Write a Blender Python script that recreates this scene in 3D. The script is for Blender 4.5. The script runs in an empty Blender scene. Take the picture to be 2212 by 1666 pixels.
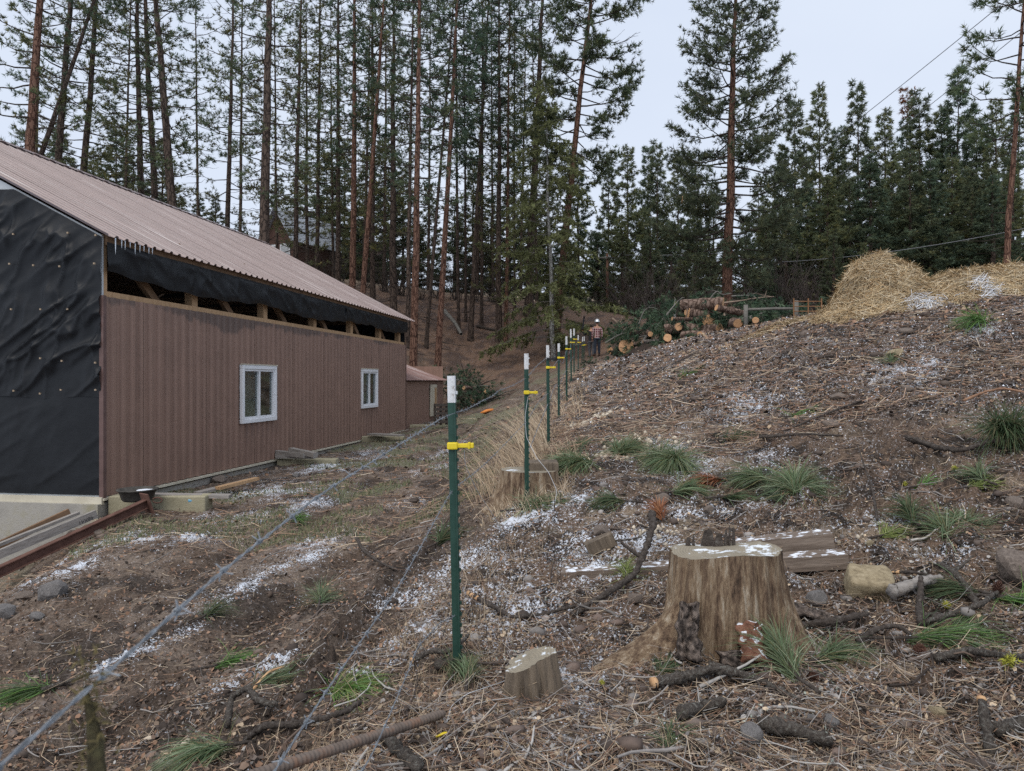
import bpy, bmesh, math, random
import numpy as np
from mathutils import Vector, Matrix
R = math.radians
scene = bpy.context.scene
COL = scene.collection

# ------------------------------------------------------------------ camera, sky, sun, exposure
EYE = 1.6                       # lens height above the ground under the photographer
FPX, CX, HY = 1598.0, 1106.0, 822.0   # focal length, centre column and horizon row of a 2212 px wide picture
cam = bpy.data.cameras.new('camera')
cam.sensor_width = 36.0
cam.lens = FPX / 2212 * 36.0
cam.shift_y = -11 / 2212
cam.clip_start, cam.clip_end = 0.05, 2000
cam.dof.use_dof = True
cam.dof.focus_distance = 6.0
cam.dof.aperture_fstop = 10.0
cam_ob = bpy.data.objects.new('camera', cam); COL.objects.link(cam_ob)
cam_ob.location = (0, 0, EYE); cam_ob.rotation_euler = (R(90), 0, 0)
scene.camera = cam_ob

SUN_EL, SUN_AZ = R(55), R(205)
world = bpy.data.worlds.new('World'); scene.world = world; world.use_nodes = True
wn, wl = world.node_tree.nodes, world.node_tree.links
wn.clear()
w_out = wn.new('ShaderNodeOutputWorld'); w_bg = wn.new('ShaderNodeBackground')
w_sky = wn.new('ShaderNodeTexSky'); w_sky.sky_type = 'NISHITA'; w_sky.sun_disc = False
w_sky.sun_elevation, w_sky.sun_rotation = SUN_EL, SUN_AZ
w_sky.air_density, w_sky.dust_density, w_sky.ozone_density = 1.0, 4.0, 1.0
w_tc = wn.new('ShaderNodeTexCoord'); w_noise = wn.new('ShaderNodeTexNoise')
w_noise.inputs['Scale'].default_value = 1.6; w_noise.inputs['Detail'].default_value = 4
w_map = wn.new('ShaderNodeMapping'); w_map.inputs['Scale'].default_value = (1, 1, 2.2)
w_ramp = wn.new('ShaderNodeValToRGB')
w_ramp.color_ramp.elements[0].position, w_ramp.color_ramp.elements[1].position = 0.3, 0.72
w_ramp.color_ramp.elements[0].color = (0.505, 0.567, 0.685, 1); w_ramp.color_ramp.elements[1].color = (0.577, 0.634, 0.733, 1)
w_scale = wn.new('ShaderNodeVectorMath'); w_scale.operation = 'SCALE'; w_scale.inputs['Scale'].default_value = 10.0
w_mix = wn.new('ShaderNodeMix'); w_mix.data_type = 'RGBA'; w_mix.inputs['Factor'].default_value = 0.94
wl.new(w_tc.outputs['Generated'], w_map.inputs['Vector']); wl.new(w_map.outputs['Vector'], w_noise.inputs['Vector'])
wl.new(w_noise.outputs['Fac'], w_ramp.inputs['Fac']); wl.new(w_ramp.outputs['Color'], w_scale.inputs[0])
wl.new(w_sky.outputs['Color'], w_mix.inputs['A']); wl.new(w_scale.outputs['Vector'], w_mix.inputs['B'])
wl.new(w_mix.outputs['Result'], w_bg.inputs['Color']); w_bg.inputs['Strength'].default_value = 0.1
wl.new(w_bg.outputs['Background'], w_out.inputs['Surface'])

sun = bpy.data.lights.new('sun', 'SUN'); sun.energy = 1.5; sun.angle = R(50); sun.color = (1.0, 0.92, 0.82)
sun_ob = bpy.data.objects.new('sun', sun); COL.objects.link(sun_ob)
sun_ob.rotation_euler = (R(90) - SUN_EL, 0, -SUN_AZ + R(180)) 
scene.view_settings.view_transform = 'Standard'; scene.view_settings.look = 'None'
scene.view_settings.exposure = 0.46; scene.view_settings.gamma = 1.0; scene.view_settings.use_curve_mapping = False
scene.cycles.max_bounces = 5; scene.cycles.diffuse_bounces = 3; scene.cycles.glossy_bounces = 2
scene.cycles.transmission_bounces = 3; scene.cycles.transparent_max_bounces = 6
scene.cycles.use_denoising = False; scene.cycles.denoiser = 'OPENIMAGEDENOISE'; scene.cycles.denoising_prefilter = 'ACCURATE'

rng = np.random.default_rng(7)
random.seed(7)

# ------------------------------------------------------------------ helpers: objects
def tag(o, label=None, cat=None, group=None, kind=None):
    if label: o['label'] = label
    if cat: o['category'] = cat
    if group: o['group'] = group
    if kind: o['kind'] = kind
    return o

def empty(name, loc=(0, 0, 0), rot=(0, 0, 0)):
    o = bpy.data.objects.new(name, None); COL.objects.link(o)
    o.location = loc; o.rotation_euler = rot; o.empty_display_size = 0.2
    return o

def link(name, me, mat=None, parent=None, loc=None, rot=None):
    o = bpy.data.objects.new(name, me); COL.objects.link(o)
    if mat is not None and len(me.materials) == 0: me.materials.append(mat)
    if parent is not None: o.parent = parent
    if loc is not None: o.location = loc
    if rot is not None: o.rotation_euler = rot
    return o

def np_mesh(name, v, quads=None, tris=None, col=None, smooth=False, attrs=None):
    """mesh from numpy arrays; col = per-vertex colour attribute 'col'"""
    me = bpy.data.meshes.new(name)
    v = np.asarray(v, np.float32).reshape(-1, 3)
    nq = 0 if quads is None else len(quads); nt = 0 if tris is None else len(tris)
    me.vertices.add(len(v)); me.vertices.foreach_set('co', v.ravel())
    loops = []
    if nq: loops.append(np.asarray(quads, np.int32).ravel())
    if nt: loops.append(np.asarray(tris, np.int32).ravel())
    loops = np.concatenate(loops)
    me.loops.add(len(loops)); me.loops.foreach_set('vertex_index', loops)
    me.polygons.add(nq + nt)
    starts = np.concatenate([np.arange(nq) * 4, nq * 4 + np.arange(nt) * 3]).astype(np.int32)
    me.polygons.foreach_set('loop_start', starts)
    if smooth: me.polygons.foreach_set('use_smooth', np.ones(nq + nt, bool))
    if col is not None:
        a = me.color_attributes.new('col', 'FLOAT_COLOR', 'POINT')
        c = np.ones((len(v), 4), np.float32); c[:, :3] = col
        a.data.foreach_set('color', c.ravel())
    for k, arr in (attrs or {}).items():
        a = me.attributes.new(k, 'FLOAT', 'POINT'); a.data.foreach_set('value', np.asarray(arr, np.float32))
    me.update(calc_edges=True)
    return me

class MB:
    """collects simple shapes, builds ONE mesh"""
    def __init__(s): s.v = []; s.f = []; s.n = 0
    def add(s, v, f):
        s.v.extend([tuple(p) for p in v]); s.f.extend([tuple(i + s.n for i in q) for q in f]); s.n = len(s.v); return s
    def box(s, c, d, rot=None):
        x, y, z = d[0] / 2, d[1] / 2, d[2] / 2
        p = [Vector((a, b, e)) for a in (-x, x) for b in (-y, y) for e in (-z, z)]
        if rot is not None: p = [rot @ q for q in p]
        c = Vector(c)
        return s.add([q + c for q in p], [(0, 1, 3, 2), (4, 6, 7, 5), (0, 4, 5, 1), (2, 3, 7, 6), (0, 2, 6, 4), (1, 5, 7, 3)])
    def bar(s, a, b, w, h, up=(0, 0, 1)):
        a, b = Vector(a), Vector(b); d = (b - a); L = d.length; d.normalize()
        u = Vector(up); sd = d.cross(u)
        if sd.length < 1e-4: sd = d.cross(Vector((1, 0, 0)))
        sd.normalize(); u = sd.cross(d)
        m = Matrix((sd, d, u)).transposed()
        return s.box((a + b) / 2, (w, L, h), m)
    def tube(s, pts, rad, n=8, cap=True):
        v, q = tube_arrays(pts, rad, n)
        f = [tuple(r) for r in q]
        if cap:
            f.append(tuple(range(n - 1, -1, -1))); m = len(v) - n; f.append(tuple(range(m, m + n)))
        return s.add(v.tolist(), f)
    def build(s, name, mat, parent=None, smooth=False, bevel=0, loc=None, rot=None):
        me = bpy.data.meshes.new(name); me.from_pydata(s.v, [], s.f)
        if smooth: me.polygons.foreach_set('use_smooth', [True] * len(me.polygons))
        me.update()
        o = link(name, me, mat, parent, loc, rot)
        if bevel:
            b = o.modifiers.new('bevel', 'BEVEL'); b.width = bevel; b.segments = 2; b.limit_method = 'ANGLE'
        return o

def tube_arrays(pts, rad, n=8):
    p = np.asarray(pts, float); m = len(p)
    r = np.asarray(rad, float) * np.ones(m)
    d = np.gradient(p, axis=0); d /= np.linalg.norm(d, axis=1, keepdims=True) + 1e-12
    ref = np.array([0, 0, 1.0]) if abs(d[:, 2]).mean() < 0.8 else np.array([1.0, 0, 0])
    a = np.cross(d, ref); a /= np.linalg.norm(a, axis=1, keepdims=True) + 1e-12
    b = np.cross(a, d)
    th = np.linspace(0, 2 * np.pi, n, endpoint=False)
    v = p[:, None] + r[:, None, None] * (np.cos(th)[None, :, None] * a[:, None] + np.sin(th)[None, :, None] * b[:, None])
    i = np.arange(m - 1)[:, None] * n; j = np.arange(n)[None]; j2 = (j + 1) % n
    q = np.stack([i + j, i + j2, i + n + j2, i + n + j], -1).reshape(-1, 4)
    return v.reshape(-1, 3), q

class NB:
    """collects numpy tubes into one mesh"""
    def __init__(s): s.v = []; s.q = []; s.c = []; s.n = 0
    def tube(s, pts, rad, n=6, col=None):
        v, q = tube_arrays(pts, rad, n)
        s.v.append(v); s.q.append(q + s.n); s.n += len(v)
        if col is not None: s.c.append(np.tile(np.asarray(col, float), (len(v), 1)))
    def mesh(s, name, smooth=True):
        return np_mesh(name, np.concatenate(s.v), np.concatenate(s.q), col=np.concatenate(s.c) if s.c else None, smooth=smooth)

# ------------------------------------------------------------------ helpers: noise
def _h(i, j, seed):
    n = (i.astype(np.int64) * 374761393 + j.astype(np.int64) * 668265263 + seed * 1442695041) & 0xffffffff
    n = ((n ^ (n >> 13)) * 1274126177) & 0xffffffff
    n = (n ^ (n >> 16)) & 0xffffff
    return n / float(0xffffff)
def vnoise(x, y, seed=0):
    x = np.asarray(x, float); y = np.asarray(y, float)
    i, j = np.floor(x), np.floor(y); fx, fy = x - i, y - j
    fx = fx * fx * (3 - 2 * fx); fy = fy * fy * (3 - 2 * fy)
    i = i.astype(np.int64); j = j.astype(np.int64)
    return (_h(i, j, seed) * (1 - fx) + _h(i + 1, j, seed) * fx) * (1 - fy) + (_h(i, j + 1, seed) * (1 - fx) + _h(i + 1, j + 1, seed) * fx) * fy
def fbm(x, y, seed=0, octv=4, gain=0.5):
    a, s, t = 1.0, 0.0, 0.0
    for k in range(octv):
        c, sn = math.cos(k * 1.1), math.sin(k * 1.1)
        s = s + a * vnoise((x * c - y * sn) * 2 ** k + 17.3 * k, (x * sn + y * c) * 2 ** k - 9.1 * k, seed + k); t += a; a *= gain
    return s / t
def sstep(a, b, x):
    t = np.clip((x - a) / (b - a), 0, 1); return t * t * (3 - 2 * t)

# ------------------------------------------------------------------ helpers: materials
MATS = {}
def new_mat(name):
    m = bpy.data.materials.new(name); m.use_nodes = True
    nt = m.node_tree; b = nt.nodes['Principled BSDF']
    return m, nt.nodes, nt.links, b
def ramp(nodes, stops):
    r = nodes.new('ShaderNodeValToRGB'); e = r.color_ramp.elements
    while len(e) < len(stops): e.new(0.5)
    for el, (p, c) in zip(e, stops): el.position = p; el.color = (*c, 1) if len(c) == 3 else c
    return r
def noise_node(nodes, links, scale, detail=5, rough=0.6, vec=None, stretch=None, coord='Object'):
    n = nodes.new('ShaderNodeTexNoise'); n.inputs['Scale'].default_value = scale
    n.inputs['Detail'].default_value = detail; n.inputs['Roughness'].default_value = rough
    tc = nodes.new('ShaderNodeTexCoord'); src = tc.outputs[coord]
    if stretch:
        mp = nodes.new('ShaderNodeMapping'); mp.inputs['Scale'].default_value = stretch
        links.new(src, mp.inputs['Vector']); src = mp.outputs['Vector']
    links.new(src, n.inputs['Vector']); return n
def mk(name, stops, scale=8, rough=0.8, bump=0.0, stretch=None, metal=0.0, detail=6, nrough=0.62, bscale=None, snow=0.0, spec=0.3, coord='Object', bdist=0.02, rvar=0.0):
    m, N, L, b = new_mat(name)
    n = noise_node(N, L, scale, detail, nrough, stretch=stretch, coord=coord)
    r = ramp(N, stops); L.new(n.outputs['Fac'], r.inputs['Fac'])
    out = r.outputs['Color']
    if snow:
        g = N.new('ShaderNodeNewGeometry'); sx = N.new('ShaderNodeSeparateXYZ'); L.new(g.outputs['Normal'], sx.inputs[0])
        n2 = noise_node(N, L, 14, 4, 0.6, coord='Object')
        ma = N.new('ShaderNodeMath'); ma.operation = 'MULTIPLY_ADD'; L.new(n2.outputs['Fac'], ma.inputs[0]); ma.inputs[1].default_value = 1.2; L.new(sx.outputs['Z'], ma.inputs[2])
        r2 = ramp(N, [(0.0, (0, 0, 0)), (1.0, (1, 1, 1))]); mr = N.new('ShaderNodeMapRange')
        L.new(ma.outputs[0], mr.inputs['Value']); mr.inputs['From Min'].default_value = 2.0 - snow; mr.inputs['From Max'].default_value = 2.08 - snow
        mx = N.new('ShaderNodeMix'); mx.data_type = 'RGBA'; L.new(mr.outputs[0], mx.inputs['Factor']); L.new(out, mx.inputs['A']); mx.inputs['B'].default_value = (0.76, 0.80, 0.86, 1)
        out = mx.outputs['Result']
    L.new(out, b.inputs['Base Color'])
    b.inputs['Roughness'].default_value = rough; b.inputs['Metallic'].default_value = metal; b.inputs['Specular IOR Level'].default_value = spec
    if rvar:
        mr = N.new('ShaderNodeMapRange'); L.new(n.outputs['Fac'], mr.inputs['Value']); mr.inputs['To Min'].default_value = rough - rvar; mr.inputs['To Max'].default_value = rough + rvar
        L.new(mr.outputs[0], b.inputs['Roughness'])
    if bump:
        n3 = noise_node(N, L, bscale or scale * 2, 6, 0.65, stretch=stretch, coord=coord)
        bp = N.new('ShaderNodeBump'); bp.inputs['Strength'].default_value = bump; bp.inputs['Distance'].default_value = bdist
        L.new(n3.outputs['Fac'], bp.inputs['Height']); L.new(bp.outputs['Normal'], b.inputs['Normal'])
    MATS[name] = m
    return m
def attr_mat(name, rough=0.85, var=0.25, vscale=30, spec=0.2, sheen=0.0, trans=0.0):
    """colour from the mesh's own 'col' attribute with a little grain"""
    m, N, L, b = new_mat(name)
    a = N.new('ShaderNodeAttribute'); a.attribute_name = 'col'
    n = noise_node(N, L, vscale, 3, 0.6)
    mr = N.new('ShaderNodeMapRange'); L.new(n.outputs['Fac'], mr.inputs['Value']); mr.inputs['From Min'].default_value = 0.3; mr.inputs['From Max'].default_value = 0.7
    mr.inputs['To Min'].default_value = 1 - var; mr.inputs['To Max'].default_value = 1 + var
    mul = N.new('ShaderNodeVectorMath'); mul.operation = 'SCALE'; L.new(a.outputs['Color'], mul.inputs[0]); L.new(mr.outputs[0], mul.inputs['Scale'])
    L.new(mul.outputs['Vector'], b.inputs['Base Color'])
    b.inputs['Roughness'].default_value = rough; b.inputs['Specular IOR Level'].default_value = spec
    if trans:
        t = N.new('ShaderNodeBsdfTranslucent'); L.new(mul.outputs['Vector'], t.inputs['Color'])
        mx = N.new('ShaderNodeMixShader'); mx.inputs['Fac'].default_value = trans
        L.new(b.outputs['BSDF'], mx.inputs[1]); L.new(t.outputs['BSDF'], mx.inputs[2])
        L.new(mx.outputs[0], N['Material Output'].inputs['Surface'])
    MATS[name] = m
    return m

M_STRAND = attr_mat('plant_strand', 0.85, 0.15, 40)
M_NEEDLE = attr_mat('pine_needle', 0.6, 0.25, 1.2, spec=0.3, trans=0.35)
M_TWIG = mk('grey_twig_bark', [(0.3, (0.035, 0.028, 0.024)), (0.55, (0.085, 0.07, 0.06)), (0.75, (0.17, 0.16, 0.145))], 40, 0.95, 0.9, bscale=90)
M_LICHEN_TWIG = mk('lichened_bark', [(0.35, (0.045, 0.038, 0.033)), (0.55, (0.11, 0.094, 0.08)), (0.64, (0.2, 0.205, 0.185)), (0.8, (0.33, 0.35, 0.32))], 75, 0.95, 1.0, bscale=90, nrough=0.72)
M_FRESH = mk('fresh_cut_wood', [(0.3, (0.42, 0.24, 0.12)), (0.7, (0.62, 0.40, 0.22))], 18, 0.8, 0.2)
M_STEELWIRE = mk('galvanised_wire', [(0.3, (0.16, 0.18, 0.2)), (0.7, (0.36, 0.39, 0.42))], 60, 0.55, 0.3, metal=0.6)
# ------------------------------------------------------------------ terrain heights
# e = height relative to the lens; control points (X, Y, e)
D = Vector((math.sin(math.atan((1347 - CX) / FPX)), math.cos(math.atan((1347 - CX) / FPX)), 0))   # direction of the barn's long wall
LFT = Vector((-D.y, D.x, 0))                                                                        # across the barn, away from the track
BX, BY = -6.18, 11.15                                                                               # barn's near corner
def wall_s(px):
    t = (px - CX) / FPX; return (t * BY - BX) / (D.x - t * D.y)
def pp(px, py, Y):
    return ((px - CX) / FPX * Y, Y, (HY - py) / FPX * Y)
FENCE = [(-1.0, -0.36), (0.5, -0.346), (3.7, -0.305), (7.0, 0.136), (10.1, 0.49), (13.6, 0.86), (16.8, 1.24), (19.6, 1.56), (23, 1.91), (27, 2.41), (34, 3.27), (45, 4.6)]
def fence_x(Y): return np.interp(Y, [a for a, b in FENCE], [b for a, b in FENCE])
CP = [(fence_x(Y), Y, e) for Y, e in [(0.5, -1.54), (1.8, -1.5), (3.7, -1.43), (7, -1.14), (10.1, -0.92), (13.6, -0.70), (16.8, -0.49), (19.6, -0.04), (23, 0.2), (27, 0.32), (34, 0.85), (40, 1.4)]]
CP += [(-6.0, 11.0, -2.02), (-4.7, 10.7, -2.0), (-5.2, 13, -1.97), (-4.9, 16.4, -1.9), (-4.5, 21.5, -1.82), (-3.7, 26.5, -1.76), (-2.7, 33, -1.62),
       (-7.5, 14, -2.0), (-12, 20, -2.0), (-10, 27, -1.7), (-16, 14, -2.4),
       (-5.3, 9.3, -2.05), (-6.4, 9.7, -2.7), (-7.6, 10.2, -3.2), (-10, 10.5, -3.3), (-5.3, 7.6, -2.2), (-6.6, 7.4, -2.8), (-8.5, 8, -3.2), (-4.4, 6, -2.08), (-5.6, 5.2, -2.35),
       (-2.5, 3.6, -1.88), (-4.0, 3.2, -2.05), (-1.2, 2.6, -1.66), (-1.2, 0.8, -1.66), (-3, 1, -1.9), (-2.2, 7, -1.84), (-1.1, 5, -1.68), (-0.9, 8, -1.62), (-1.0, 10.5, -1.66), (-0.25, 10.5, -1.42), (-2.6, 11, -1.86),
       (-3, 15, -1.84), (-0.9, 14.5, -1.55), (-0.1, 14.5, -1.25), (-1.2, 18.5, -1.58), (-2.6, 22, -1.68), (-0.4, 22, -1.2), (-1.4, 30, -1.2), (0.6, 30, -0.5), (-1.6, 36, -0.85), (0.8, 37, 0.3)]
# far bank and the ground beyond
CP += [pp(1000, 800, 40), pp(940, 795, 39), pp(880, 790, 38), pp(1190, 778, 41), pp(1250, 745, 42), pp(1000, 655, 52), pp(1150, 657, 52), pp(1300, 670, 52), pp(880, 655, 50), pp(1000, 735, 45), pp(1150, 725, 45.5), pp(1350, 692, 55),
       pp(800, 640, 50), pp(700, 600, 70), pp(500, 585, 70), pp(200, 600, 60), pp(0, 620, 50), pp(-300, 640, 45), pp(300, 700, 40), pp(950, 640, 75), pp(1300, 660, 85), (-30, 25, 0.5), (-20, 32, 2.0),
       pp(1450, 705, 40), pp(1400, 688, 60), pp(1600, 672, 60), pp(1800, 660, 60), pp(2000, 655, 60), pp(2200, 640, 60), pp(2500, 640, 60), pp(2170, 645, 40), pp(1900, 690, 25), pp(2212, 650, 22), pp(1700, 705, 35)]
# bench and embankment on the right
CP += [(1.1, 3.7, -1.36), (2.0, 3.0, -1.32), (2.8, 4.0, -1.17), (4.15, 6, -0.66), (5.5, 8, 0.0), (6.7, 9.7, 0.74), (7.75, 11.3, 1.28), (9.5, 12.5, 1.4), (0.9, 1.6, -1.46), (2.5, 1.2, -1.38), (4.5, 3.5, -0.9),
       (1.5, 6, -1.08), (2.6, 6.2, -0.92), (2.2, 8.6, -0.72), (3.4, 8.8, -0.42), (2.3, 12, -0.2), (3.6, 12, 0.35), (5.2, 12, 0.92), (6.4, 13.6, 1.26), (7.5, 14, 1.36), (2.8, 15.5, 0.0), (4.6, 16.5, 0.85), (6.1, 18.3, 1.36),
       (3.3, 19.5, 0.52), (5.0, 21, 1.05), (6.0, 24, 1.42), (4.0, 24, 0.85), (4.6, 29, 0.95), (4.26, 37, 1.18), (4.0, 33, 0.85), (3.6, 30, 0.6), (3.1, 27, 0.42), (7, 27, 1.6), (8.5, 30.5, 2.0), (6.2, 31, 1.55), (10.5, 18, 1.7), (9, 23, 1.75), (5.4, 37.5, 1.4), (8.5, 38, 2.6)]
CP += [(300, 300, 30), (-300, 300, 34), (0, 400, 40), (120, 120, 17), (-120, 120, 17), (0, 140, 16), (60, 20, 4), (-60, 15, 0), (25, 8, 2.5), (15, 4, 1.0), (-20, 5, -3.4)]
CP = np.array(CP, float)
def warp(X, Y):
    return np.stack([3.0 * X / (np.abs(Y) + 2.0), 2.0 * np.log(np.abs(Y) + 2.0)], -1)
def _phi(r): return r * r * np.log(r + 1e-9)
_q = warp(CP[:, 0], CP[:, 1]); _n = len(_q)
_A = np.zeros((_n + 3, _n + 3)); _A[:_n, :_n] = _phi(np.linalg.norm(_q[:, None] - _q[None], axis=-1)) + np.eye(_n) * 0.004
_A[:_n, _n] = 1; _A[:_n, _n + 1:] = _q; _A[_n, :_n] = 1; _A[_n + 1:, :_n] = _q.T
_W = np.linalg.solve(_A, np.concatenate([CP[:, 2], np.zeros(3)]))
def base_e(X, Y):
    q = warp(np.ravel(X), np.ravel(Y)); out = np.empty(len(q))
    for k in range(0, len(q), 40000):
        c = q[k:k + 40000]
        out[k:k + 40000] = _phi(np.linalg.norm(c[:, None] - _q[None], axis=-1)) @ _W[:_n] + _W[_n] + c @ _W[_n + 1:]
    return out.reshape(np.shape(X))

# grid: columns of constant X/Y, rows of constant ln Y, so the relief is finest close by
T_IN = np.linspace(-0.74, 0.74, 620)
T_ALL = np.concatenate([np.linspace(-1.6, -0.75, 40), T_IN, np.linspace(0.75, 1.6, 40)])
LY = np.concatenate([np.linspace(math.log(0.7), math.log(2.2), 40, endpoint=False), np.linspace(math.log(2.2), math.log(60), 500, endpoint=False), np.linspace(math.log(60), math.log(500), 50)])
GT, GL = np.meshgrid(T_ALL, LY)
GY = np.exp(GL); GX = GT * GY
# coarse evaluation of the smooth surface, then bilinear upsample
_lt, _ll = np.linspace(-1.6, 1.6, 220), np.linspace(LY[0], LY[-1], 240)
_ct, _cl = np.meshgrid(_lt, _ll)
_ce = base_e(_ct * np.exp(_cl), np.exp(_cl))
def bil(T, L, t, l, Z):
    i = np.clip(np.searchsorted(t, T) - 1, 0, len(t) - 2); j = np.clip(np.searchsorted(l, L) - 1, 0, len(l) - 2)
    a = np.clip((T - t[i]) / (t[i + 1] - t[i]), 0, 1); b = np.clip((L - l[j]) / (l[j + 1] - l[j]), 0, 1)
    return (Z[j, i] * (1 - a) + Z[j, i + 1] * a) * (1 - b) + (Z[j + 1, i] * (1 - a) + Z[j + 1, i + 1] * a) * b
def smooth_e(X, Y):
    Y = np.maximum(Y, 0.7); return bil(X / Y, np.log(Y), _lt, _ll, _ce)
GE = smooth_e(GX, GY)
_scan = np.exp(np.linspace(math.log(1.2), math.log(120), 3000))
def hit(px, py, f=smooth_e):
    """where the line of sight through a picture point meets the ground"""
    X = (px - CX) / FPX * _scan; ray = (HY - py) / FPX * _scan
    g = f(X, _scan); k = np.argmax(g >= ray)
    if g[k] < ray[k]: k = len(_scan) - 1
    return X[k], _scan[k], g[k]

def track_u(X, Y): return X - (fence_x(Y) - 2.6)        # distance across the vehicle track
fx = fence_x(GY)
u = GX - fx
yard = sstep(0.0, -0.7, u) * sstep(42, 30, GY)          # cleared dirt between fence and barn
bank = sstep(-0.3, 0.9, -0.75 * (GX - 0.8) * -0.69 + 0.72 * (GY - 10.2) - 0.0) * sstep(0.1, 0.6, u) * sstep(40, 30, GY)
bank = sstep(0.0, 1.2, 0.69 * (GX - 0.8) + 0.72 * (GY - 10.2)) * sstep(0.0, 0.5, u) * sstep(40, 30, GY)
farb = sstep(33, 38, GY)
near_r = np.clip(1 - yard - bank - farb, 0, 1)
# relief
c1 = fbm(GX * 1.1, GY * 1.1, 11, 4); c2 = fbm(GX * 5, GY * 5, 21, 4, 0.6); c3 = fbm(GX * 17, GY * 17, 31, 3, 0.6)
clod = np.abs(fbm(GX * 8, GY * 8, 41, 4, 0.6) - 0.5) * 2
fade = sstep(60, 20, GY)
rel = (c1 - 0.5) * 0.16 * (1 - 0.5 * yard) + (c2 - 0.5) * 0.13 * (1 - 0.55 * yard) * (0.6 + 0.7 * near_r + 0.35 * bank) + (c3 - 0.5) * 0.075 * fade
rel += near_r * (clod - 0.25) * 0.13 * sstep(0.45, 0.6, vnoise(GX * 0.9 + 4, GY * 0.9, 51))
# tyre ruts in the yard
tu = track_u(GX, GY)
rut = np.exp(-((tu + 0.75) / 0.22) ** 2) + np.exp(-((tu - 0.75) / 0.22) ** 2)
rel -= yard * rut * 0.11 * (0.6 + 0.8 * vnoise(GX * 2, GY * 2, 61))
tread = (np.sin((GY + 0.35 * np.abs(tu)) * 2 * np.pi / 0.16) > 0.2)
rel += yard * rut * tread * 0.018 * (GY < 24) * sstep(0.4, 0.6, vnoise(GX * .8, GY * .6, 63))
# clumpy turned soil along the foot of the fence line in the yard
berm = np.exp(-((u + 0.85 + 0.35 * (vnoise(GY * 1.3, GY * 0 + 3, 66) - 0.5)) / 0.28) ** 2) * sstep(10, 7, GY)
rel += berm * (0.05 + 0.22 * (clod - 0.3))
rel *= np.where(GY > 60, 3.0, 1.0) * sstep(0.7, 1.6, GY)
GZ = GE + rel + EYE

def blob(px, py, rx, ry, X=None, Y=None, ang=0.0):
    x0, y0, _ = hit(px, py); return x0, y0, rx, ry, ang
# snow cover: places where a thin fall still lies
SNOW = [(230, 1175, 0.9, 0.7, 0.2), (200, 1185, 0.9, 0.65, 0.2), (130, 1235, 0.5, 0.4, 0), (300, 1165, 0.5, 0.35, 0), (380, 1375, 0.16, 0.42, 0.35), (470, 1310, 0.2, 0.4, 0.3), (560, 1265, 0.22, 0.55, 0.3), (640, 1215, 0.3, 0.6, 0.3), (700, 1165, 0.3, 0.6, 0.25),
        (250, 1430, 0.1, 0.25, 0.3), (880, 1080, 0.3, 0.45, 0.2), (960, 975, 0.55, 1.9, 0.1), (930, 1010, 0.5, 1.0, 0.1), (660, 1090, 0.4, 0.9, 0.2), (520, 1120, 0.7, 0.7, 0), (600, 1060, 0.9, 0.9, 0), (700, 1010, 0.9, 1.2, 0), (800, 980, 0.8, 1.4, 0), (430, 1160, 0.5, 0.5, 0),
        (1330, 1180, 0.5, 0.35, 0), (1500, 1110, 0.6, 0.18, -0.1), (1600, 1090, 0.5, 0.15, 0), (1330, 1215, 0.5, 0.25, 0), (1260, 1235, 0.35, 0.2, 0), (1420, 1090, 0.6, 0.2, 0), (1720, 1250, 0.14, 0.22, 0), (1715, 1380, 0.12, 0.16, 0), (1430, 1410, 0.12, 0.1, 0),
        (1150, 1270, 0.4, 0.35, 0), (1230, 1290, 0.4, 0.3, 0), (1240, 1350, 0.3, 0.25, 0), (1060, 1330, 0.35, 0.3, 0), (1200, 1420, 0.3, 0.2, 0), (1270, 1440, 0.25, 0.15, 0), (1290, 1530, 0.3, 0.2, 0), (1480, 1600, 0.3, 0.15, 0), (1250, 1620, 0.35, 0.15, 0), (1400, 1500, 0.3, 0.15, 0),
        (930, 1350, 0.25, 0.25, 0), (880, 1290, 0.3, 0.3, 0), (830, 1400, 0.2, 0.2, 0), (780, 1480, 0.2, 0.2, 0), (1500, 1480, 0.35, 0.2, 0), (1640, 1640, 0.3, 0.12, 0), (1780, 1450, 0.25, 0.12, 0), (1350, 1310, 0.2, 0.15, 0),
        (1000, 1210, 0.5, 0.4, 0), (1100, 1130, 0.5, 0.4, 0), (1220, 1080, 0.4, 0.35, 0), (1440, 970, 0.5, 0.5, 0), (1330, 985, 0.4, 0.4, 0), (1550, 1000, 0.6, 0.4, 0), (600, 1440, 0.15, 0.2, 0.3), (500, 1480, 0.15, 0.2, 0.3), (1620, 880, 0.5, 0.4, 0), (1950, 800, 0.5, 0.4, 0), (2100, 720, 0.4, 0.3, 0), (2050, 1180, .4, .2, 0), (1900, 1120, .5, .15, 0)]
snow = np.zeros_like(GX)
for px, py, rx, ry, an in SNOW:
    x0, y0, _ = hit(px, py); dx, dy = GX - x0, GY - y0
    ca, sa = math.cos(an), math.sin(an)
    snow = np.maximum(snow, (1.5 if px < 310 and py < 1250 else 1.25 if px < 760 else 0.85) * np.exp(-((dx * ca - dy * sa) / rx) ** 2 - ((dx * sa + dy * ca) / ry) ** 2))
snow_n = fbm(GX * 3.3, GY * 2.2, 71, 4, 0.6)
cover = 0.34 * snow + 0.085 * near_r + 0.16 * bank + 0.0 * yard + (snow_n - 0.5) * 0.9 * (0.35 + snow)
cover = np.clip(cover - farb * 0.5, 0, 1)
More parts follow.
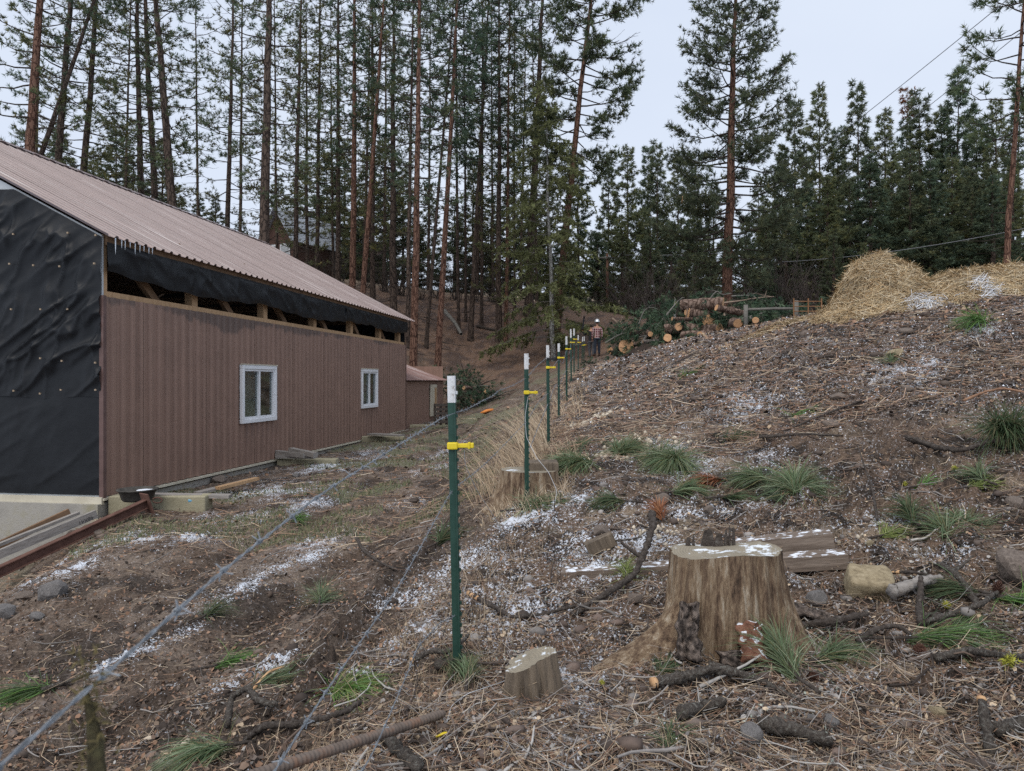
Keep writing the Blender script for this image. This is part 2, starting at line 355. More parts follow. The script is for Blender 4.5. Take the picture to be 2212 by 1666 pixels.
# colour
mud = np.array([0.135, 0.098, 0.074]); mud2 = np.array([0.24, 0.19, 0.152]); dark = np.array([0.05, 0.04, 0.034]); needle = np.array([0.175, 0.125, 0.092]); tan = np.array([0.40, 0.32, 0.235]); chip = np.array([0.15, 0.115, 0.092]); grass = np.array([0.17, 0.175, 0.11]); rust = np.array([0.21, 0.135, 0.095])
def lerp(a, b, t): return a * (1 - t[..., None]) + b * t[..., None]
k1 = fbm(GX * 0.8, GY * 0.8, 81, 4); k2 = fbm(GX * 6, GY * 6, 91, 4, 0.65); k3 = fbm(GX * 2.3, GY * 2.3, 95, 4)
cy = lerp(np.broadcast_to(mud, GX.shape + (3,)), mud2, sstep(0.38, 0.62, k2 * 0.6 + k1 * 0.4)); cy = lerp(cy, dark, sstep(0.56, 0.68, k3) * 0.8)
cy = lerp(cy, mud * 0.6, np.clip(rut, 0, 1) * 0.6 * sstep(0.35, 0.6, k3)); cy = lerp(cy, grass, sstep(0.5, 0.62, k1) * sstep(9, 13, GY) * 0.75); cy = lerp(cy, dark * 1.2, np.clip(berm, 0, 1) * 0.75)
cn = lerp(np.broadcast_to(needle, GX.shape + (3,)), dark, sstep(0.44, 0.58, k2)); cn = lerp(cn, tan, sstep(0.56, 0.7, k3) * 0.5); cn = lerp(cn, mud, sstep(0.5, 0.65, k1) * 0.6)
k2 = k2 + 0.0; cb = lerp(np.broadcast_to(chip, GX.shape + (3,)), dark, sstep(0.45, 0.62, k2)); cb = lerp(cb, needle, sstep(0.55, 0.7, k3) * 0.6)
cf = lerp(np.broadcast_to(rust, GX.shape + (3,)), np.array([0.11, 0.075, 0.06]), sstep(0.42, 0.62, fbm(GX * 1.6, GY * 1.6, 99, 5, 0.65))); cf = lerp(cf, tan * 0.8, sstep(52, 60, GY) * 0.7)
wsum = (yard + bank + farb + near_r)[..., None] + 1e-6
gcol = (cy * yard[..., None] + cn * near_r[..., None] + cb * bank[..., None] + cf * farb[..., None]) / wsum
nr_, nc_ = GX.shape
ii = np.arange(nr_ - 1)[:, None] * nc_ + np.arange(nc_ - 1)[None]
gq = np.stack([ii, ii + 1, ii + nc_ + 1, ii + nc_], -1).reshape(-1, 4)
gme = np_mesh('ground', np.stack([GX, GY, GZ], -1), gq, col=gcol.reshape(-1, 3), smooth=True, attrs={'snow': cover.ravel()})
m, N, L, b = new_mat('ground_soil')
a = N.new('ShaderNodeAttribute'); a.attribute_name = 'col'
sa_ = N.new('ShaderNodeAttribute'); sa_.attribute_name = 'snow'
n1 = noise_node(N, L, 55, 6, 0.7); n2 = noise_node(N, L, 13, 5, 0.65); n3 = noise_node(N, L, 160, 3, 0.6)
mr = N.new('ShaderNodeMapRange'); L.new(n1.outputs['Fac'], mr.inputs['Value']); mr.inputs['From Min'].default_value = 0.3; mr.inputs['From Max'].default_value = 0.7; mr.inputs['To Min'].default_value = 0.3; mr.inputs['To Max'].default_value = 1.45
mul = N.new('ShaderNodeVectorMath'); mul.operation = 'SCALE'; L.new(a.outputs['Color'], mul.inputs[0]); L.new(mr.outputs[0], mul.inputs['Scale'])
ad = N.new('ShaderNodeMath'); ad.operation = 'MULTIPLY_ADD'; L.new(n1.outputs['Fac'], ad.inputs[0]); ad.inputs[1].default_value = 3.0; L.new(n2.outputs['Fac'], ad.inputs[2])
sb = N.new('ShaderNodeMath'); sb.operation = 'ADD'; L.new(ad.outputs[0], sb.inputs[0]); L.new(sa_.outputs['Fac'], sb.inputs[1])
ms = N.new('ShaderNodeMapRange'); L.new(sb.outputs[0], ms.inputs['Value']); ms.inputs['From Min'].default_value = 2.40; ms.inputs['From Max'].default_value = 2.54
mx = N.new('ShaderNodeMix'); mx.data_type = 'RGBA'; L.new(ms.outputs[0], mx.inputs['Factor']); L.new(mul.outputs['Vector'], mx.inputs['A']); mx.inputs['B'].default_value = (0.74, 0.79, 0.87, 1)
L.new(mx.outputs['Result'], b.inputs['Base Color']); b.inputs['Roughness'].default_value = 0.95; b.inputs['Specular IOR Level'].default_value = 0.15
bp = N.new('ShaderNodeBump'); bp.inputs['Strength'].default_value = 0.9; bp.inputs['Distance'].default_value = 0.025; L.new(n1.outputs['Fac'], bp.inputs['Height']); L.new(bp.outputs['Normal'], b.inputs['Normal'])
M_GROUND = m
ground = tag(link('ground', gme, M_GROUND), 'brown soil, needle litter and thin snow on sloping ground', 'ground', kind='structure')
def gz(X, Y):
    X = np.asarray(X, float); Y = np.maximum(np.asarray(Y, float), 0.71)
    return bil(X / Y, np.log(Y), T_ALL, LY, GZ)
def cover_at(X, Y): return bil(X / Y, np.log(Y), T_ALL, LY, cover)
def region_at(X, Y):
    return bil(X / Y, np.log(Y), T_ALL, LY, yard), bil(X / Y, np.log(Y), T_ALL, LY, bank), bil(X / Y, np.log(Y), T_ALL, LY, farb)
def gp(px, py, lift=0.0):
    """world point on the finished ground seen at a picture point"""
    x, y, _ = hit(px, py, lambda X, Y: gz(X, Y) - EYE)
    return Vector((x, y, float(gz(x, y)) + lift))
# ------------------------------------------------------------------ barn
SILL, WTOP, EAVE, RIDGE = EYE - 1.78, EYE + 1.27, EYE + 2.19, EYE + 5.14
BL, HALF = 15.62, 5.68
def mk_metal(name, c, rough, streak, snow=0, stain=False, offset=False):
    m, N, L, b = new_mat(name)
    n = noise_node(N, L, 1.0, 5, 0.6, stretch=streak); n2 = noise_node(N, L, 2.2, 4, 0.6)
    r = ramp(N, [(0.3, tuple(x * 0.72 for x in c)), (0.5, c), (0.75, tuple(min(1, x * 1.22) for x in c))])
    ad = N.new('ShaderNodeMath'); ad.operation = 'MULTIPLY_ADD'; L.new(n.outputs['Fac'], ad.inputs[0]); ad.inputs[1].default_value = 0.6
    ml = N.new('ShaderNodeMath'); ml.operation = 'MULTIPLY'; L.new(n2.outputs['Fac'], ml.inputs[0]); ml.inputs[1].default_value = 0.4; L.new(ml.outputs[0], ad.inputs[2])
    L.new(ad.outputs[0], r.inputs['Fac']); out = r.outputs['Color']
    if snow:   # frost and old white weathering in stripes down the sheet
        n3 = noise_node(N, L, 1.0, 4, 0.7, stretch=(16, 0.35, 1)); mr = N.new('ShaderNodeMapRange'); L.new(n3.outputs['Fac'], mr.inputs['Value']); mr.inputs['From Min'].default_value = 0.55; mr.inputs['From Max'].default_value = 0.68; mr.inputs['To Max'].default_value = snow
        mx = N.new('ShaderNodeMix'); mx.data_type = 'RGBA'; L.new(mr.outputs[0], mx.inputs['Factor']); L.new(out, mx.inputs['A']); mx.inputs['B'].default_value = (0.6, 0.56, 0.55, 1); out = mx.outputs['Result']
    if stain:  # dark damp blotches hanging from the top edge of the siding
        tc = N.new('ShaderNodeTexCoord'); sp = N.new('ShaderNodeSeparateXYZ'); L.new(tc.outputs['Object'], sp.inputs[0])
        n5 = noise_node(N, L, 1.0, 5, 0.7, stretch=(3.2, 3.2, 0.8)); n6 = noise_node(N, L, 1.0, 2, 0.5, stretch=(0.45, 0.45, 0.1))
        a5 = N.new('ShaderNodeMath'); a5.operation = 'MULTIPLY_ADD'; L.new(n5.outputs['Fac'], a5.inputs[0]); a5.inputs[1].default_value = 0.55; L.new(n6.outputs['Fac'], a5.inputs[2])
        m5 = N.new('ShaderNodeMapRange'); L.new(sp.outputs['Z'], m5.inputs['Value']); m5.inputs['From Min'].default_value = WTOP - 0.55; m5.inputs['From Max'].default_value = WTOP - 0.05; m5.inputs['To Min'].default_value = -0.45; m5.inputs['To Max'].default_value = 0.12
        a6 = N.new('ShaderNodeMath'); a6.operation = 'ADD'; L.new(a5.outputs[0], a6.inputs[0]); L.new(m5.outputs[0], a6.inputs[1])
        m6 = N.new('ShaderNodeMapRange'); L.new(a6.outputs[0], m6.inputs['Value']); m6.inputs['From Min'].default_value = 0.80; m6.inputs['From Max'].default_value = 0.88; m6.inputs['To Max'].default_value = 0.65
        mx = N.new('ShaderNodeMix'); mx.data_type = 'RGBA'; L.new(m6.outputs[0], mx.inputs['Factor']); L.new(out, mx.inputs['A']); mx.inputs['B'].default_value = (0.075, 0.06, 0.055, 1); out = mx.outputs['Result']
    L.new(out, b.inputs['Base Color']); b.inputs['Roughness'].default_value = rough; b.inputs['Specular IOR Level'].default_value = 0.5
    if offset:  # each sheet weathers differently
        oi = N.new('ShaderNodeObjectInfo')
        for nd in [x for x in N if x.bl_idname == 'ShaderNodeTexNoise']:
            lk = nd.inputs['Vector'].links[0]; src = lk.from_socket; L.remove(lk); av = N.new('ShaderNodeVectorMath'); av.operation = 'MULTIPLY_ADD'; L.new(oi.outputs['Location'], av.inputs[0]); av.inputs[1].default_value = (3.1, 3.1, 3.1); L.new(src, av.inputs[2]); L.new(av.outputs['Vector'], nd.inputs['Vector'])
    return m
M_WALL = mk_metal('brown_painted_steel', (0.25, 0.158, 0.122), 0.5, (9, 9, 0.25), stain=True)
M_ROOF = mk_metal('mauve_roof_steel', (0.225, 0.165, 0.16), 0.3, (9, 0.25, 0.3), snow=0.45, offset=True)
M_SHEDROOF = mk_metal('weathered_roof_steel', (0.24, 0.14, 0.12), 0.6, (7, 0.3, 0.3), snow=0.7, offset=True)
M_TRIMB = mk('brown_trim', [(0.3, (0.10, 0.062, 0.055)), (0.7, (0.16, 0.10, 0.09))], 6, 0.5)
M_CREAM = mk('cream_flashing', [(0.3, (0.50, 0.46, 0.36)), (0.7, (0.62, 0.58, 0.47))], 4, 0.5)
M_CONC = mk('concrete', [(0.3, (0.27, 0.26, 0.235)), (0.55, (0.36, 0.345, 0.31)), (0.75, (0.30, 0.28, 0.19))], 2.6, 0.9, 0.4, bscale=40)
M_CONCY = mk('mossy_concrete', [(0.3, (0.24, 0.22, 0.15)), (0.55, (0.36, 0.33, 0.23)), (0.75, (0.20, 0.19, 0.10))], 3.5, 0.9, 0.4, bscale=40)
M_LUMBER = mk('new_lumber', [(0.3, (0.33, 0.20, 0.105)), (0.55, (0.44, 0.29, 0.165)), (0.75, (0.30, 0.17, 0.09))], 3, 0.75, 0.1, stretch=(6, 6, 1))
M_OLDWOOD = mk('grey_weathered_board', [(0.3, (0.17, 0.155, 0.14)), (0.55, (0.30, 0.28, 0.26)), (0.75, (0.20, 0.16, 0.125))], 3, 0.85, 0.4, stretch=(1.5, 9, 9), bscale=6)
M_TIMBER_IN = mk('barn_timber', [(0.3, (0.14, 0.085, 0.05)), (0.7, (0.24, 0.15, 0.09))], 3, 0.8, 0.1)
M_BLACK = mk('black_plastic_sheet', [(0.3, (0.006, 0.007, 0.009)), (0.7, (0.012, 0.014, 0.017))], 2, 0.48, 0.2, bscale=9, spec=0.28, bdist=0.03)
M_GREYPANEL = mk('pale_gable_panel', [(0.3, (0.40, 0.43, 0.45)), (0.7, (0.5, 0.53, 0.55))], 2, 0.6)
M_VINYL = mk('white_vinyl', [(0.3, (0.70, 0.72, 0.75)), (0.7, (0.80, 0.82, 0.85))], 5, 0.4)
M_RUSTPIPE = mk('rusty_pipe', [(0.3, (0.11, 0.055, 0.035)), (0.7, (0.20, 0.11, 0.075))], 9, 0.8, 0.2)
M_ICE = mk('icicle_ice', [(0.3, (0.6, 0.66, 0.72)), (0.7, (0.75, 0.8, 0.85))], 9, 0.15)
M_SCREW = mk('dark_screw_head', [(0.3, (0.05, 0.03, 0.028)), (0.7, (0.08, 0.05, 0.045))], 9, 0.6)
M_BUTTON = mk('tan_cap_nail', [(0.3, (0.27, 0.2, 0.13)), (0.7, (0.36, 0.28, 0.2))], 9, 0.6)
m, N, L, b = new_mat('window_glass'); N.remove(b)
gl = N.new('ShaderNodeBsdfGlossy'); gl.inputs['Roughness'].default_value = 0.03; gl.inputs['Color'].default_value = (0.9, 0.93, 0.95, 1)
tr = N.new('ShaderNodeBsdfTransparent'); tr.inputs['Color'].default_value = (0.75, 0.8, 0.78, 1); mxs = N.new('ShaderNodeMixShader'); mxs.inputs['Fac'].default_value = 0.16
L.new(tr.outputs[0], mxs.inputs[1]); L.new(gl.outputs[0], mxs.inputs[2]); L.new(mxs.outputs[0], N['Material Output'].inputs['Surface']); M_GLASS = m
M_BLIND = mk('grey_blind', [(0.3, (0.16, 0.16, 0.165)), (0.7, (0.22, 0.22, 0.225))], 4, 0.9, stretch=(1, 1, 12))

# local frame of the barn: x = along the wall away from the camera, y = across (away from the track), z up
barn = empty('pole_barn', (BX, BY, 0)); tag(barn, 'long brown metal-sided barn with black plastic on its open gable', 'barn')
barn.rotation_euler = (0, 0, math.atan2(D.y, D.x))
# (x axis = D, y axis = LFT)
PW, RIB = 0.9144, 0.2286
def profile(x0, x1, amp=0.042):
    """rib profile points (x, depth) between x0 and x1: broad flats with small trapezoid ribs"""
    pts = set()
    k0, k1 = math.floor(x0 / RIB) - 1, math.ceil(x1 / RIB) + 1
    raw = []
    for k in range(k0, k1 + 1):
        c = k * RIB
        for dx, h in ((-0.050, 0), (-0.026, 1), (0.026, 1), (0.050, 0)): raw.append((c + dx, h * amp))
    xs = [p[0] for p in raw]; hs = [p[1] for p in raw]
    out = [(x0, float(np.interp(x0, xs, hs)))] + [p for p in raw if x0 < p[0] < x1] + [(x1, float(np.interp(x1, xs, hs)))]
    return out
WINS = [(wall_s(516), wall_s(591), (788, 916), 516), (wall_s(777), wall_s(811.5), (797, 883), 777)]
WIN = []
for s0, s1, (ya, yb), px in WINS:
    Yw = BY + D.y * s0
    WIN.append((s0, s1, EYE + (HY - yb) / FPX * Yw, EYE + (HY - ya) / FPX * Yw))
npan = int(math.ceil(BL / PW))
for k in range(npan):
    x0, x1 = k * PW + 0.001, min((k + 1) * PW, BL) - 0.001
    pr = profile(x0, x1); mb = MB(); mb2 = MB()
    for (xa, ha), (xb, hb) in zip(pr[:-1], pr[1:]):
        xm = (xa + xb) / 2; spans = [(SILL + 0.02, WTOP)]
        for s0, s1, z0, z1 in WIN:
            if s0 + 0.05 < xm < s1 - 0.05: spans = [(SILL + 0.02, z0 + 0.05), (z1 - 0.05, WTOP)]
        for si_, (za, zb) in enumerate(spans):
            off = -0.004 * (k % 2)
            (mb2 if si_ and x0 > min(w_[0] for w_ in WIN if abs(w_[0] - x0) < 2) else mb).add([(xa, -ha + off, za), (xb, -hb + off, za), (xb, -hb + off, zb), (xa, -ha + off, zb)], [(0, 1, 2, 3)])
    mb.build('wall_panel', M_WALL, barn)
    if mb2.v: mb2.build('wall_panel', M_WALL, barn)
# screws: too small to pick apart
mb = MB()
for z in (SILL + 0.12, SILL + 0.85, SILL + 1.62, SILL + 2.35, WTOP - 0.06):
    for k in range(int(BL / RIB)):
        x = k * RIB + 0.06
        if any(s0 - 0.05 < x < s1 + 0.05 and z0 < z < z1 for s0, s1, z0, z1 in WIN): continue
        mb.box((x, -0.008, z + random.uniform(-.01, .01)), (0.016, 0.012, 0.016))
o = mb.build('screws', M_SCREW, barn); o['kind'] = 'stuff'
MB().box((-0.01, -0.022, (SILL + WTOP) / 2 + 0.01), (0.07, 0.07, WTOP - SILL)).build('corner_trim', M_TRIMB, barn)
MB().box((BL + 0.01, -0.012, (SILL + WTOP) / 2 + 0.01), (0.07, 0.07, WTOP - SILL)).build('corner_trim', M_TRIMB, barn)
MB().box((BL / 2, -0.03, SILL - 0.01), (BL + 0.1, 0.09, 0.035)).build('base_flashing', M_CREAM, barn)
MB().box((-0.045, 2.0, SILL - 0.03), (0.06, 4.1, 0.11)).build('base_flashing', M_CREAM, barn)
MB().box((-0.02, -0.04 + 5.7, SILL - 0.9), (0.25, 11.4, 1.66)).build('foundation', M_CONC, barn)
MB().box((BL / 2 + 0.1, 0.09, SILL - 0.55), (BL - 0.05, 0.2, 0.98)).build('foundation', M_CONC, barn)
MB().box((BL / 2, 0.05, WTOP + 0.045), (BL, 0.09, 0.085)).build('cap_board', M_LUMBER, barn)
MB().box((0.085, 0.06, (WTOP + EAVE) / 2 + 0.03), (0.09, 0.09, EAVE - WTOP - 0.02)).build('corner_stud', M_LUMBER, barn)
# wing footings standing out from the wall
# posts and trusses in the open strip under the eaves
post_px = [430, 581, 687, 766, 827, 868]
for px in post_px:
    s = wall_s(px)
    MB().box((s, 0.16, (WTOP + EAVE) / 2 + 0.04), (0.18, 0.16, EAVE - WTOP + 0.05)).build('timber_post', M_LUMBER, barn, bevel=0.01)
    MB().box((s - 0.11, 0.13, (WTOP + EAVE) / 2 + 0.22), (0.05, 0.2, 0.5)).build('post_bracket', M_LUMBER, barn, bevel=0.008)
for s in np.arange(0.6, BL, 2.45):
    z0 = EAVE - 0.1
    t_ = MB().bar((s, 0.2, z0), (s, 2 * HALF - 0.2, z0), 0.06, 0.2); t_.build('truss_chord', M_TIMBER_IN, barn)
    for j in range(4):
        y0 = 1.2 + j * 1.1; MB().bar((s, y0, z0), (s, y0 + 0.55 * (1 if j % 2 else -1), z0 + (y0 / HALF) * 2.4), 0.05, 0.12).build('truss_web', M_TIMBER_IN, barn)
    MB().bar((s + 0.1, 0.2, z0 - 0.05), (s + 1.0, 0.2, z0 - 0.75), 0.08, 0.14).build('knee_brace', M_TIMBER_IN, barn)
MB().box((BL / 2, 0.12, EAVE - 0.11), (BL, 0.08, 0.24)).build('eave_beam', M_TIMBER_IN, barn)
MB().box((BL / 2, 2 * HALF, (SILL + EAVE) / 2 - 0.55), (BL, 0.1, EAVE - SILL - 0.9)).build('back_wall', M_TIMBER_IN, barn)
MB().box((BL / 2, HALF, SILL - 0.05), (BL - 0.1, 2 * HALF - .1, 0.06)).build('barn_floor', M_CONC, barn)
# roof
OV = 0.16; slope = (RIDGE - EAVE) / HALF
ang = math.atan(slope); LEN = (HALF + OV) / math.cos(ang)
npr = int(math.ceil((BL + 0.25) / PW))
def roof_panel_mesh():
    pr = profile(0, PW, 0.036); mb = MB()
    n = 2
    for (xa, ha), (xb, hb) in zip(pr[:-1], pr[1:]):
        mb.add([(xa, 0, ha), (xb, 0, hb), (xb, LEN, hb), (xa, LEN, ha)], [(0, 1, 2, 3)])
    me = bpy.data.meshes.new('roof_panel'); me.from_pydata(mb.v, [], mb.f); me.materials.append(M_ROOF); me.update(); return me
rme = roof_panel_mesh()
for k in range(npr):
    o = link('roof_panel', rme, None, barn, (-0.12 + k * PW, -OV, EAVE - OV * slope + 0.05 + 0.003 * (k % 2)), (ang, 0, 0))
    o = link('roof_panel', rme, None, barn, (-0.12 + (k + 1) * PW, 2 * HALF + OV, EAVE - OV * slope + 0.05 + 0.003 * (k % 2)), (ang, 0, math.pi))
mb = MB()
for sgn in (-1, 1):
    mb.bar((BL / 2 - 0.1 + 0.1, HALF + sgn * 0.13, RIDGE + 0.045), (BL / 2 + 0.1, HALF + sgn * 0.13, RIDGE + 0.045), 0.1, 0.1) if False else None
rc = MB(); 
rc.add([(-0.14, HALF - 0.2, RIDGE + 0.01), (-0.14, HALF, RIDGE + 0.125), (-0.14, HALF + 0.2, RIDGE + 0.01), (npr * PW - 0.1, HALF - 0.2, RIDGE + 0.01), (npr * PW - 0.1, HALF, RIDGE + 0.125), (npr * PW - 0.1, HALF + 0.2, RIDGE + 0.01)], [(0, 3, 4, 1), (1, 4, 5, 2), (0, 1, 2), (3, 5, 4)])
rc.build('ridge_cap', M_ROOF, barn)
for k in range(int(npr * PW / RIB)):
    if k % 2 == 0: MB().box((-0.05 + k * RIB, HALF - 0.2, RIDGE + 0.0), (0.12, 0.05, 0.04)).build('ridge_notch_shade', M_SCREW, barn)  # dark blocks stand in for the shadowed notches below the ridge cap
mb = MB()
for j in range(9):
    y = 0.05 + j * 0.66
    for k in range(int((BL + 0.2) / RIB)):
        mb.box((-0.12 + k * RIB + 0.06, y, EAVE + y * slope + 0.062), (0.018, 0.018, 0.014))
o = mb.build('roof_screws', M_SCREW, barn); o['kind'] = 'stuff'
MB().box((BL / 2 + 0.04, -0.03, EAVE - 0.06), (BL - 0.02, 0.04, 0.16)).build('fascia_board', M_TIMBER_IN, barn)
# gable framing and far gable
def gable(x, name, mat, zb, inset=0.0, ztop=0.0):
    mb = MB(); w = HALF
    pts = [(0.0, zb), (2 * w, zb), (2 * w, EAVE), (w, RIDGE), (0.0, EAVE)]
    a = [(x, p[0], p[1] + (ztop if i > 1 else 0)) for i, p in enumerate(pts)]; b_ = [(x + 0.04, p[0], p[1] + (ztop if i > 1 else 0)) for i, p in enumerate(pts)]
    mb.add(a + b_, [(4, 3, 2, 1, 0), (5, 6, 7, 8, 9)] + [(i, (i + 1) % 5, (i + 1) % 5 + 5, i + 5) for i in range(5)])
    return mb.build(name, mat, barn)
gable(-0.005, 'gable_board', M_GREYPANEL, SILL + 0.02)
gable(BL - 0.05, 'far_gable_board', M_BLACK, SILL + 0.02)
# black plastic: gable sheets as wrinkled cloth, x = depth toward camera (negative)
def sheet(name, y0, y1, zlo, zhi, ny, nz, amp, seed, fan=None, along=False, sag=None):
    yy, tt = np.meshgrid(np.linspace(y0, y1, ny), np.linspace(0, 1, nz))
    zl = zlo(yy); zh = zhi(yy); zz = zl + (zh - zl) * tt
    # long pulled folds running down toward the corner, plus cross creases
    pu, pv = yy * 0.83 - zz * 0.55, yy * 0.55 + zz * 0.83
    w = (np.abs(fbm(pu * 0.55 + 0.25 * vnoise(yy * 2, zz * 2, seed), pv * 2.4, seed, 3, 0.5) - 0.5) * -2.0 + 1) ** 5
    w2 = (np.abs(fbm(yy * 2.6 + zz * 0.9, zz * 1.0 - yy * 0.35, seed + 5, 3, 0.5) - 0.5) * -2.0 + 1) ** 6
    d = amp * (0.65 * w + 0.4 * w2)
    edge = np.minimum(np.minimum(tt, 1 - tt) * 6, 1)
    d = d * (0.3 + 0.7 * edge) + 0.006
    i = np.arange(nz - 1)[:, None] * ny + np.arange(ny - 1)[None]
    q = np.stack([i, i + 1, i + ny + 1, i + ny], -1).reshape(-1, 4)
    if along: v = np.stack([yy, -0.06 - d, zz], -1)
    else: v = np.stack([-0.012 - d, yy, zz], -1)
    me = np_mesh(name, v, q, smooth=True)
    return link(name, me, M_BLACK, barn)
zmid = EYE - 0.2
sheet('black_sheet', -0.02, 4.2, lambda y: zmid - 0.06 + 0.02 * np.sin(y * 5), lambda y: np.minimum(EAVE + y * slope - 0.02, EYE + 2.9 + 0.02 * y), 220, 150, 0.13, 3)
sheet('black_sheet', -0.02, 4.2, lambda y: SILL + 0.05 + 0 * y, lambda y: zmid + 0 * y, 120, 60, 0.022, 9)
mb = MB()
for z in (zmid + 0.02, EYE + 0.3, EYE + 1.1, EYE + 1.75, EYE + 2.2):
    for k in range(9):
        mb.box((-0.10, 0.1 + k * 0.46 + random.uniform(-.08, .08), z + random.uniform(-.04, .04)), (0.02, 0.026, 0.026))
o = mb.build('cap_nails', M_BUTTON, barn); o['kind'] = 'stuff'
cuts = [0.0, wall_s(566), wall_s(740), wall_s(790), BL]
for k in range(4):
    a0, a1 = cuts[k] + 0.02, cuts[k + 1] + 0.05
    lo = (0.40, 0.40, 0.36, 0.33)[k]
    sheet('eave_sheet', a0, a1, lambda y, lo=lo, a0=a0, a1=a1: EAVE - 0.14 - lo - 0.08 * np.sin((y - a0) / (a1 - a0) * np.pi) * (1.3 if a1 - a0 > 3 else 0.3) + 0.015 * np.sin(y * 7), lambda y: EAVE - 0.1 + 0 * y, max(30, int((a1 - a0) * 30)), 16, 0.07, 20 + k, along=True)
for k in range(9):
    ln = random.uniform(0.08, 0.24); x = 0.1 + k * 0.115 + random.uniform(-.03, .03)
    MB().tube([(x, -OV + 0.012, EAVE - OV * slope + 0.055), (x, -OV + 0.012, EAVE - OV * slope + 0.04 - ln * 0.6), (x, -OV + 0.012, EAVE - OV * slope + 0.04 - ln)], [0.010, 0.006, 0.001], 6).build('icicle', M_ICE, barn)
# windows
for wi, (s0, s1, z0, z1) in enumerate(WIN):
    w = empty('window', (0, 0, 0)); w.parent = barn
    fr = MB(); t = 0.085; y = -0.05
    for (xa, xb, za, zb) in ((s0, s1, z0, z0 + t), (s0, s1, z1 - t, z1), (s0, s0 + t, z0 + t, z1 - t), (s1 - t, s1, z0 + t, z1 - t)):
        fr.box(((xa + xb) / 2, y, (za + zb) / 2), (xb - xa, 0.075, zb - za))
    fr.build('frame', M_VINYL, w, bevel=0.008)
    fr = MB(); t2 = 0.045; xm = (s0 + s1) / 2; y = -0.03
    for (xa, xb, za, zb) in ((s0 + t, s1 - t, z0 + t, z0 + t + t2), (s0 + t, s1 - t, z1 - t - t2, z1 - t), (s0 + t, s0 + t + t2, z0 + t + t2, z1 - t - t2), (s1 - t - t2, s1 - t, z0 + t + t2, z1 - t - t2), (xm - 0.03, xm + 0.03, z0 + t + t2, z1 - t - t2)):
        fr.box(((xa + xb) / 2, y, (za + zb) / 2), (xb - xa, 0.07, zb - za))
    fr.build('sash', M_VINYL, w, bevel=0.005)
    for xa, xb in ((s0 + t, xm), (xm, s1 - t)):
        MB().box(((xa + xb) / 2, -0.015, (z0 + z1) / 2), (xb - xa, 0.006, z1 - z0 - 2 * t)).build('pane', M_GLASS, w)
    MB().box(((s0 + xm) / 2 + 0.03, 0.05, (z0 + z1) / 2), (xm - s0 - 0.1, 0.02, z1 - z0 - 0.1)).build('blind', M_BLIND, w)
    MB().box(((s0 + s1) / 2, 0.6, (z0 + z1) / 2), (2.0, 0.02, 1.8)).build('dark_room_panel', M_BLACK, w)  # added black panel, its colour standing in for the unlit room
    MB().box(((s0 + s1) / 2, -0.07, z1 + 0.012), (s1 - s0 + 0.03, 0.05, 0.02)).build('drip_cap', M_CREAM, w)

# ------------------------------------------------------------------ low shed beyond the barn
def wl_(s, y, z=0): return Vector((BX, BY, 0)) + D * s + LFT * y + Vector((0, 0, z))
shed = empty('lean_to_shed', (BX + D.x * BL, BY + D.y * BL, 0)); shed.rotation_euler = barn.rotation_euler
tag(shed, 'low brown corrugated shed with streaked roof against the barn\'s far end', 'shed')
SL, SE = 6.1, EYE + 0.02; sz0 = EYE - 1.78
for k in range(int(math.ceil(SL / PW))):
    x0, x1 = k * PW + 0.001, min((k + 1) * PW, SL) - 0.001; pr = profile(x0, x1, 0.02); mb = MB()
    for (xa, ha), (xb, hb) in zip(pr[:-1], pr[1:]): mb.add([(xa, 0.1 - ha, sz0), (xb, 0.1 - hb, sz0), (xb, 0.1 - hb, SE - 0.06), (xa, 0.1 - ha, SE - 0.06)], [(0, 1, 2, 3)])
    mb.build('wall_panel', M_WALL, shed)
MB().box((SL - 0.02, 2.4, (sz0 + SE) / 2 + 0.3), (0.05, 4.6, SE - sz0 + 0.6)).build('end_wall', M_WALL, shed)
sme = bpy.data.meshes.new('shed_roof_panel'); mb = MB(); pr = profile(0, PW, 0.022)
for (xa, ha), (xb, hb) in zip(pr[:-1], pr[1:]): mb.add([(xa, 0, ha), (xb, 0, hb), (xb, 5.4, hb), (xa, 5.4, ha)], [(0, 1, 2, 3)])
sme.from_pydata(mb.v, [], mb.f); sme.materials.append(M_SHEDROOF); sme.update()
for k in range(7): link('roof_panel', sme, None, shed, (-0.1 + k * PW, -0.08, SE - 0.02), (math.atan(0.36), 0, 0))
s_ = wall_s(938) - BL
bd = empty('boarded_window'); bd.parent = shed
MB().box((s_, 0.03, EYE - 0.82), (1.0, 0.05, 1.3)).build('board', M_CREAM, bd)
MB().box((s_ + 0.25, 0.0, EYE - 0.75), (0.3, 0.02, 0.9)).build('plywood_patch', M_LUMBER, bd)
px_, py_ = 1.3, 2.0
pipe = MB().tube([(px_, py_, SE + 0.5), (px_, py_, EYE + 1.95)], 0.11, 12).build('stovepipe', M_RUSTPIPE, shed, smooth=False)
MB().tube([(px_, py_, EYE + 1.97), (px_, py_, EYE + 2.05), (px_, py_, EYE + 2.12)], [0.22, 0.2, 0.02], 12).build('rain_cap', M_RUSTPIPE, pipe)
MB().tube([(px_, py_, SE + 0.6), (px_, py_, SE + 0.8), (px_, py_, SE + 0.95)], [0.26, 0.2, 0.13], 12).build('flashing', M_CONC, shed)

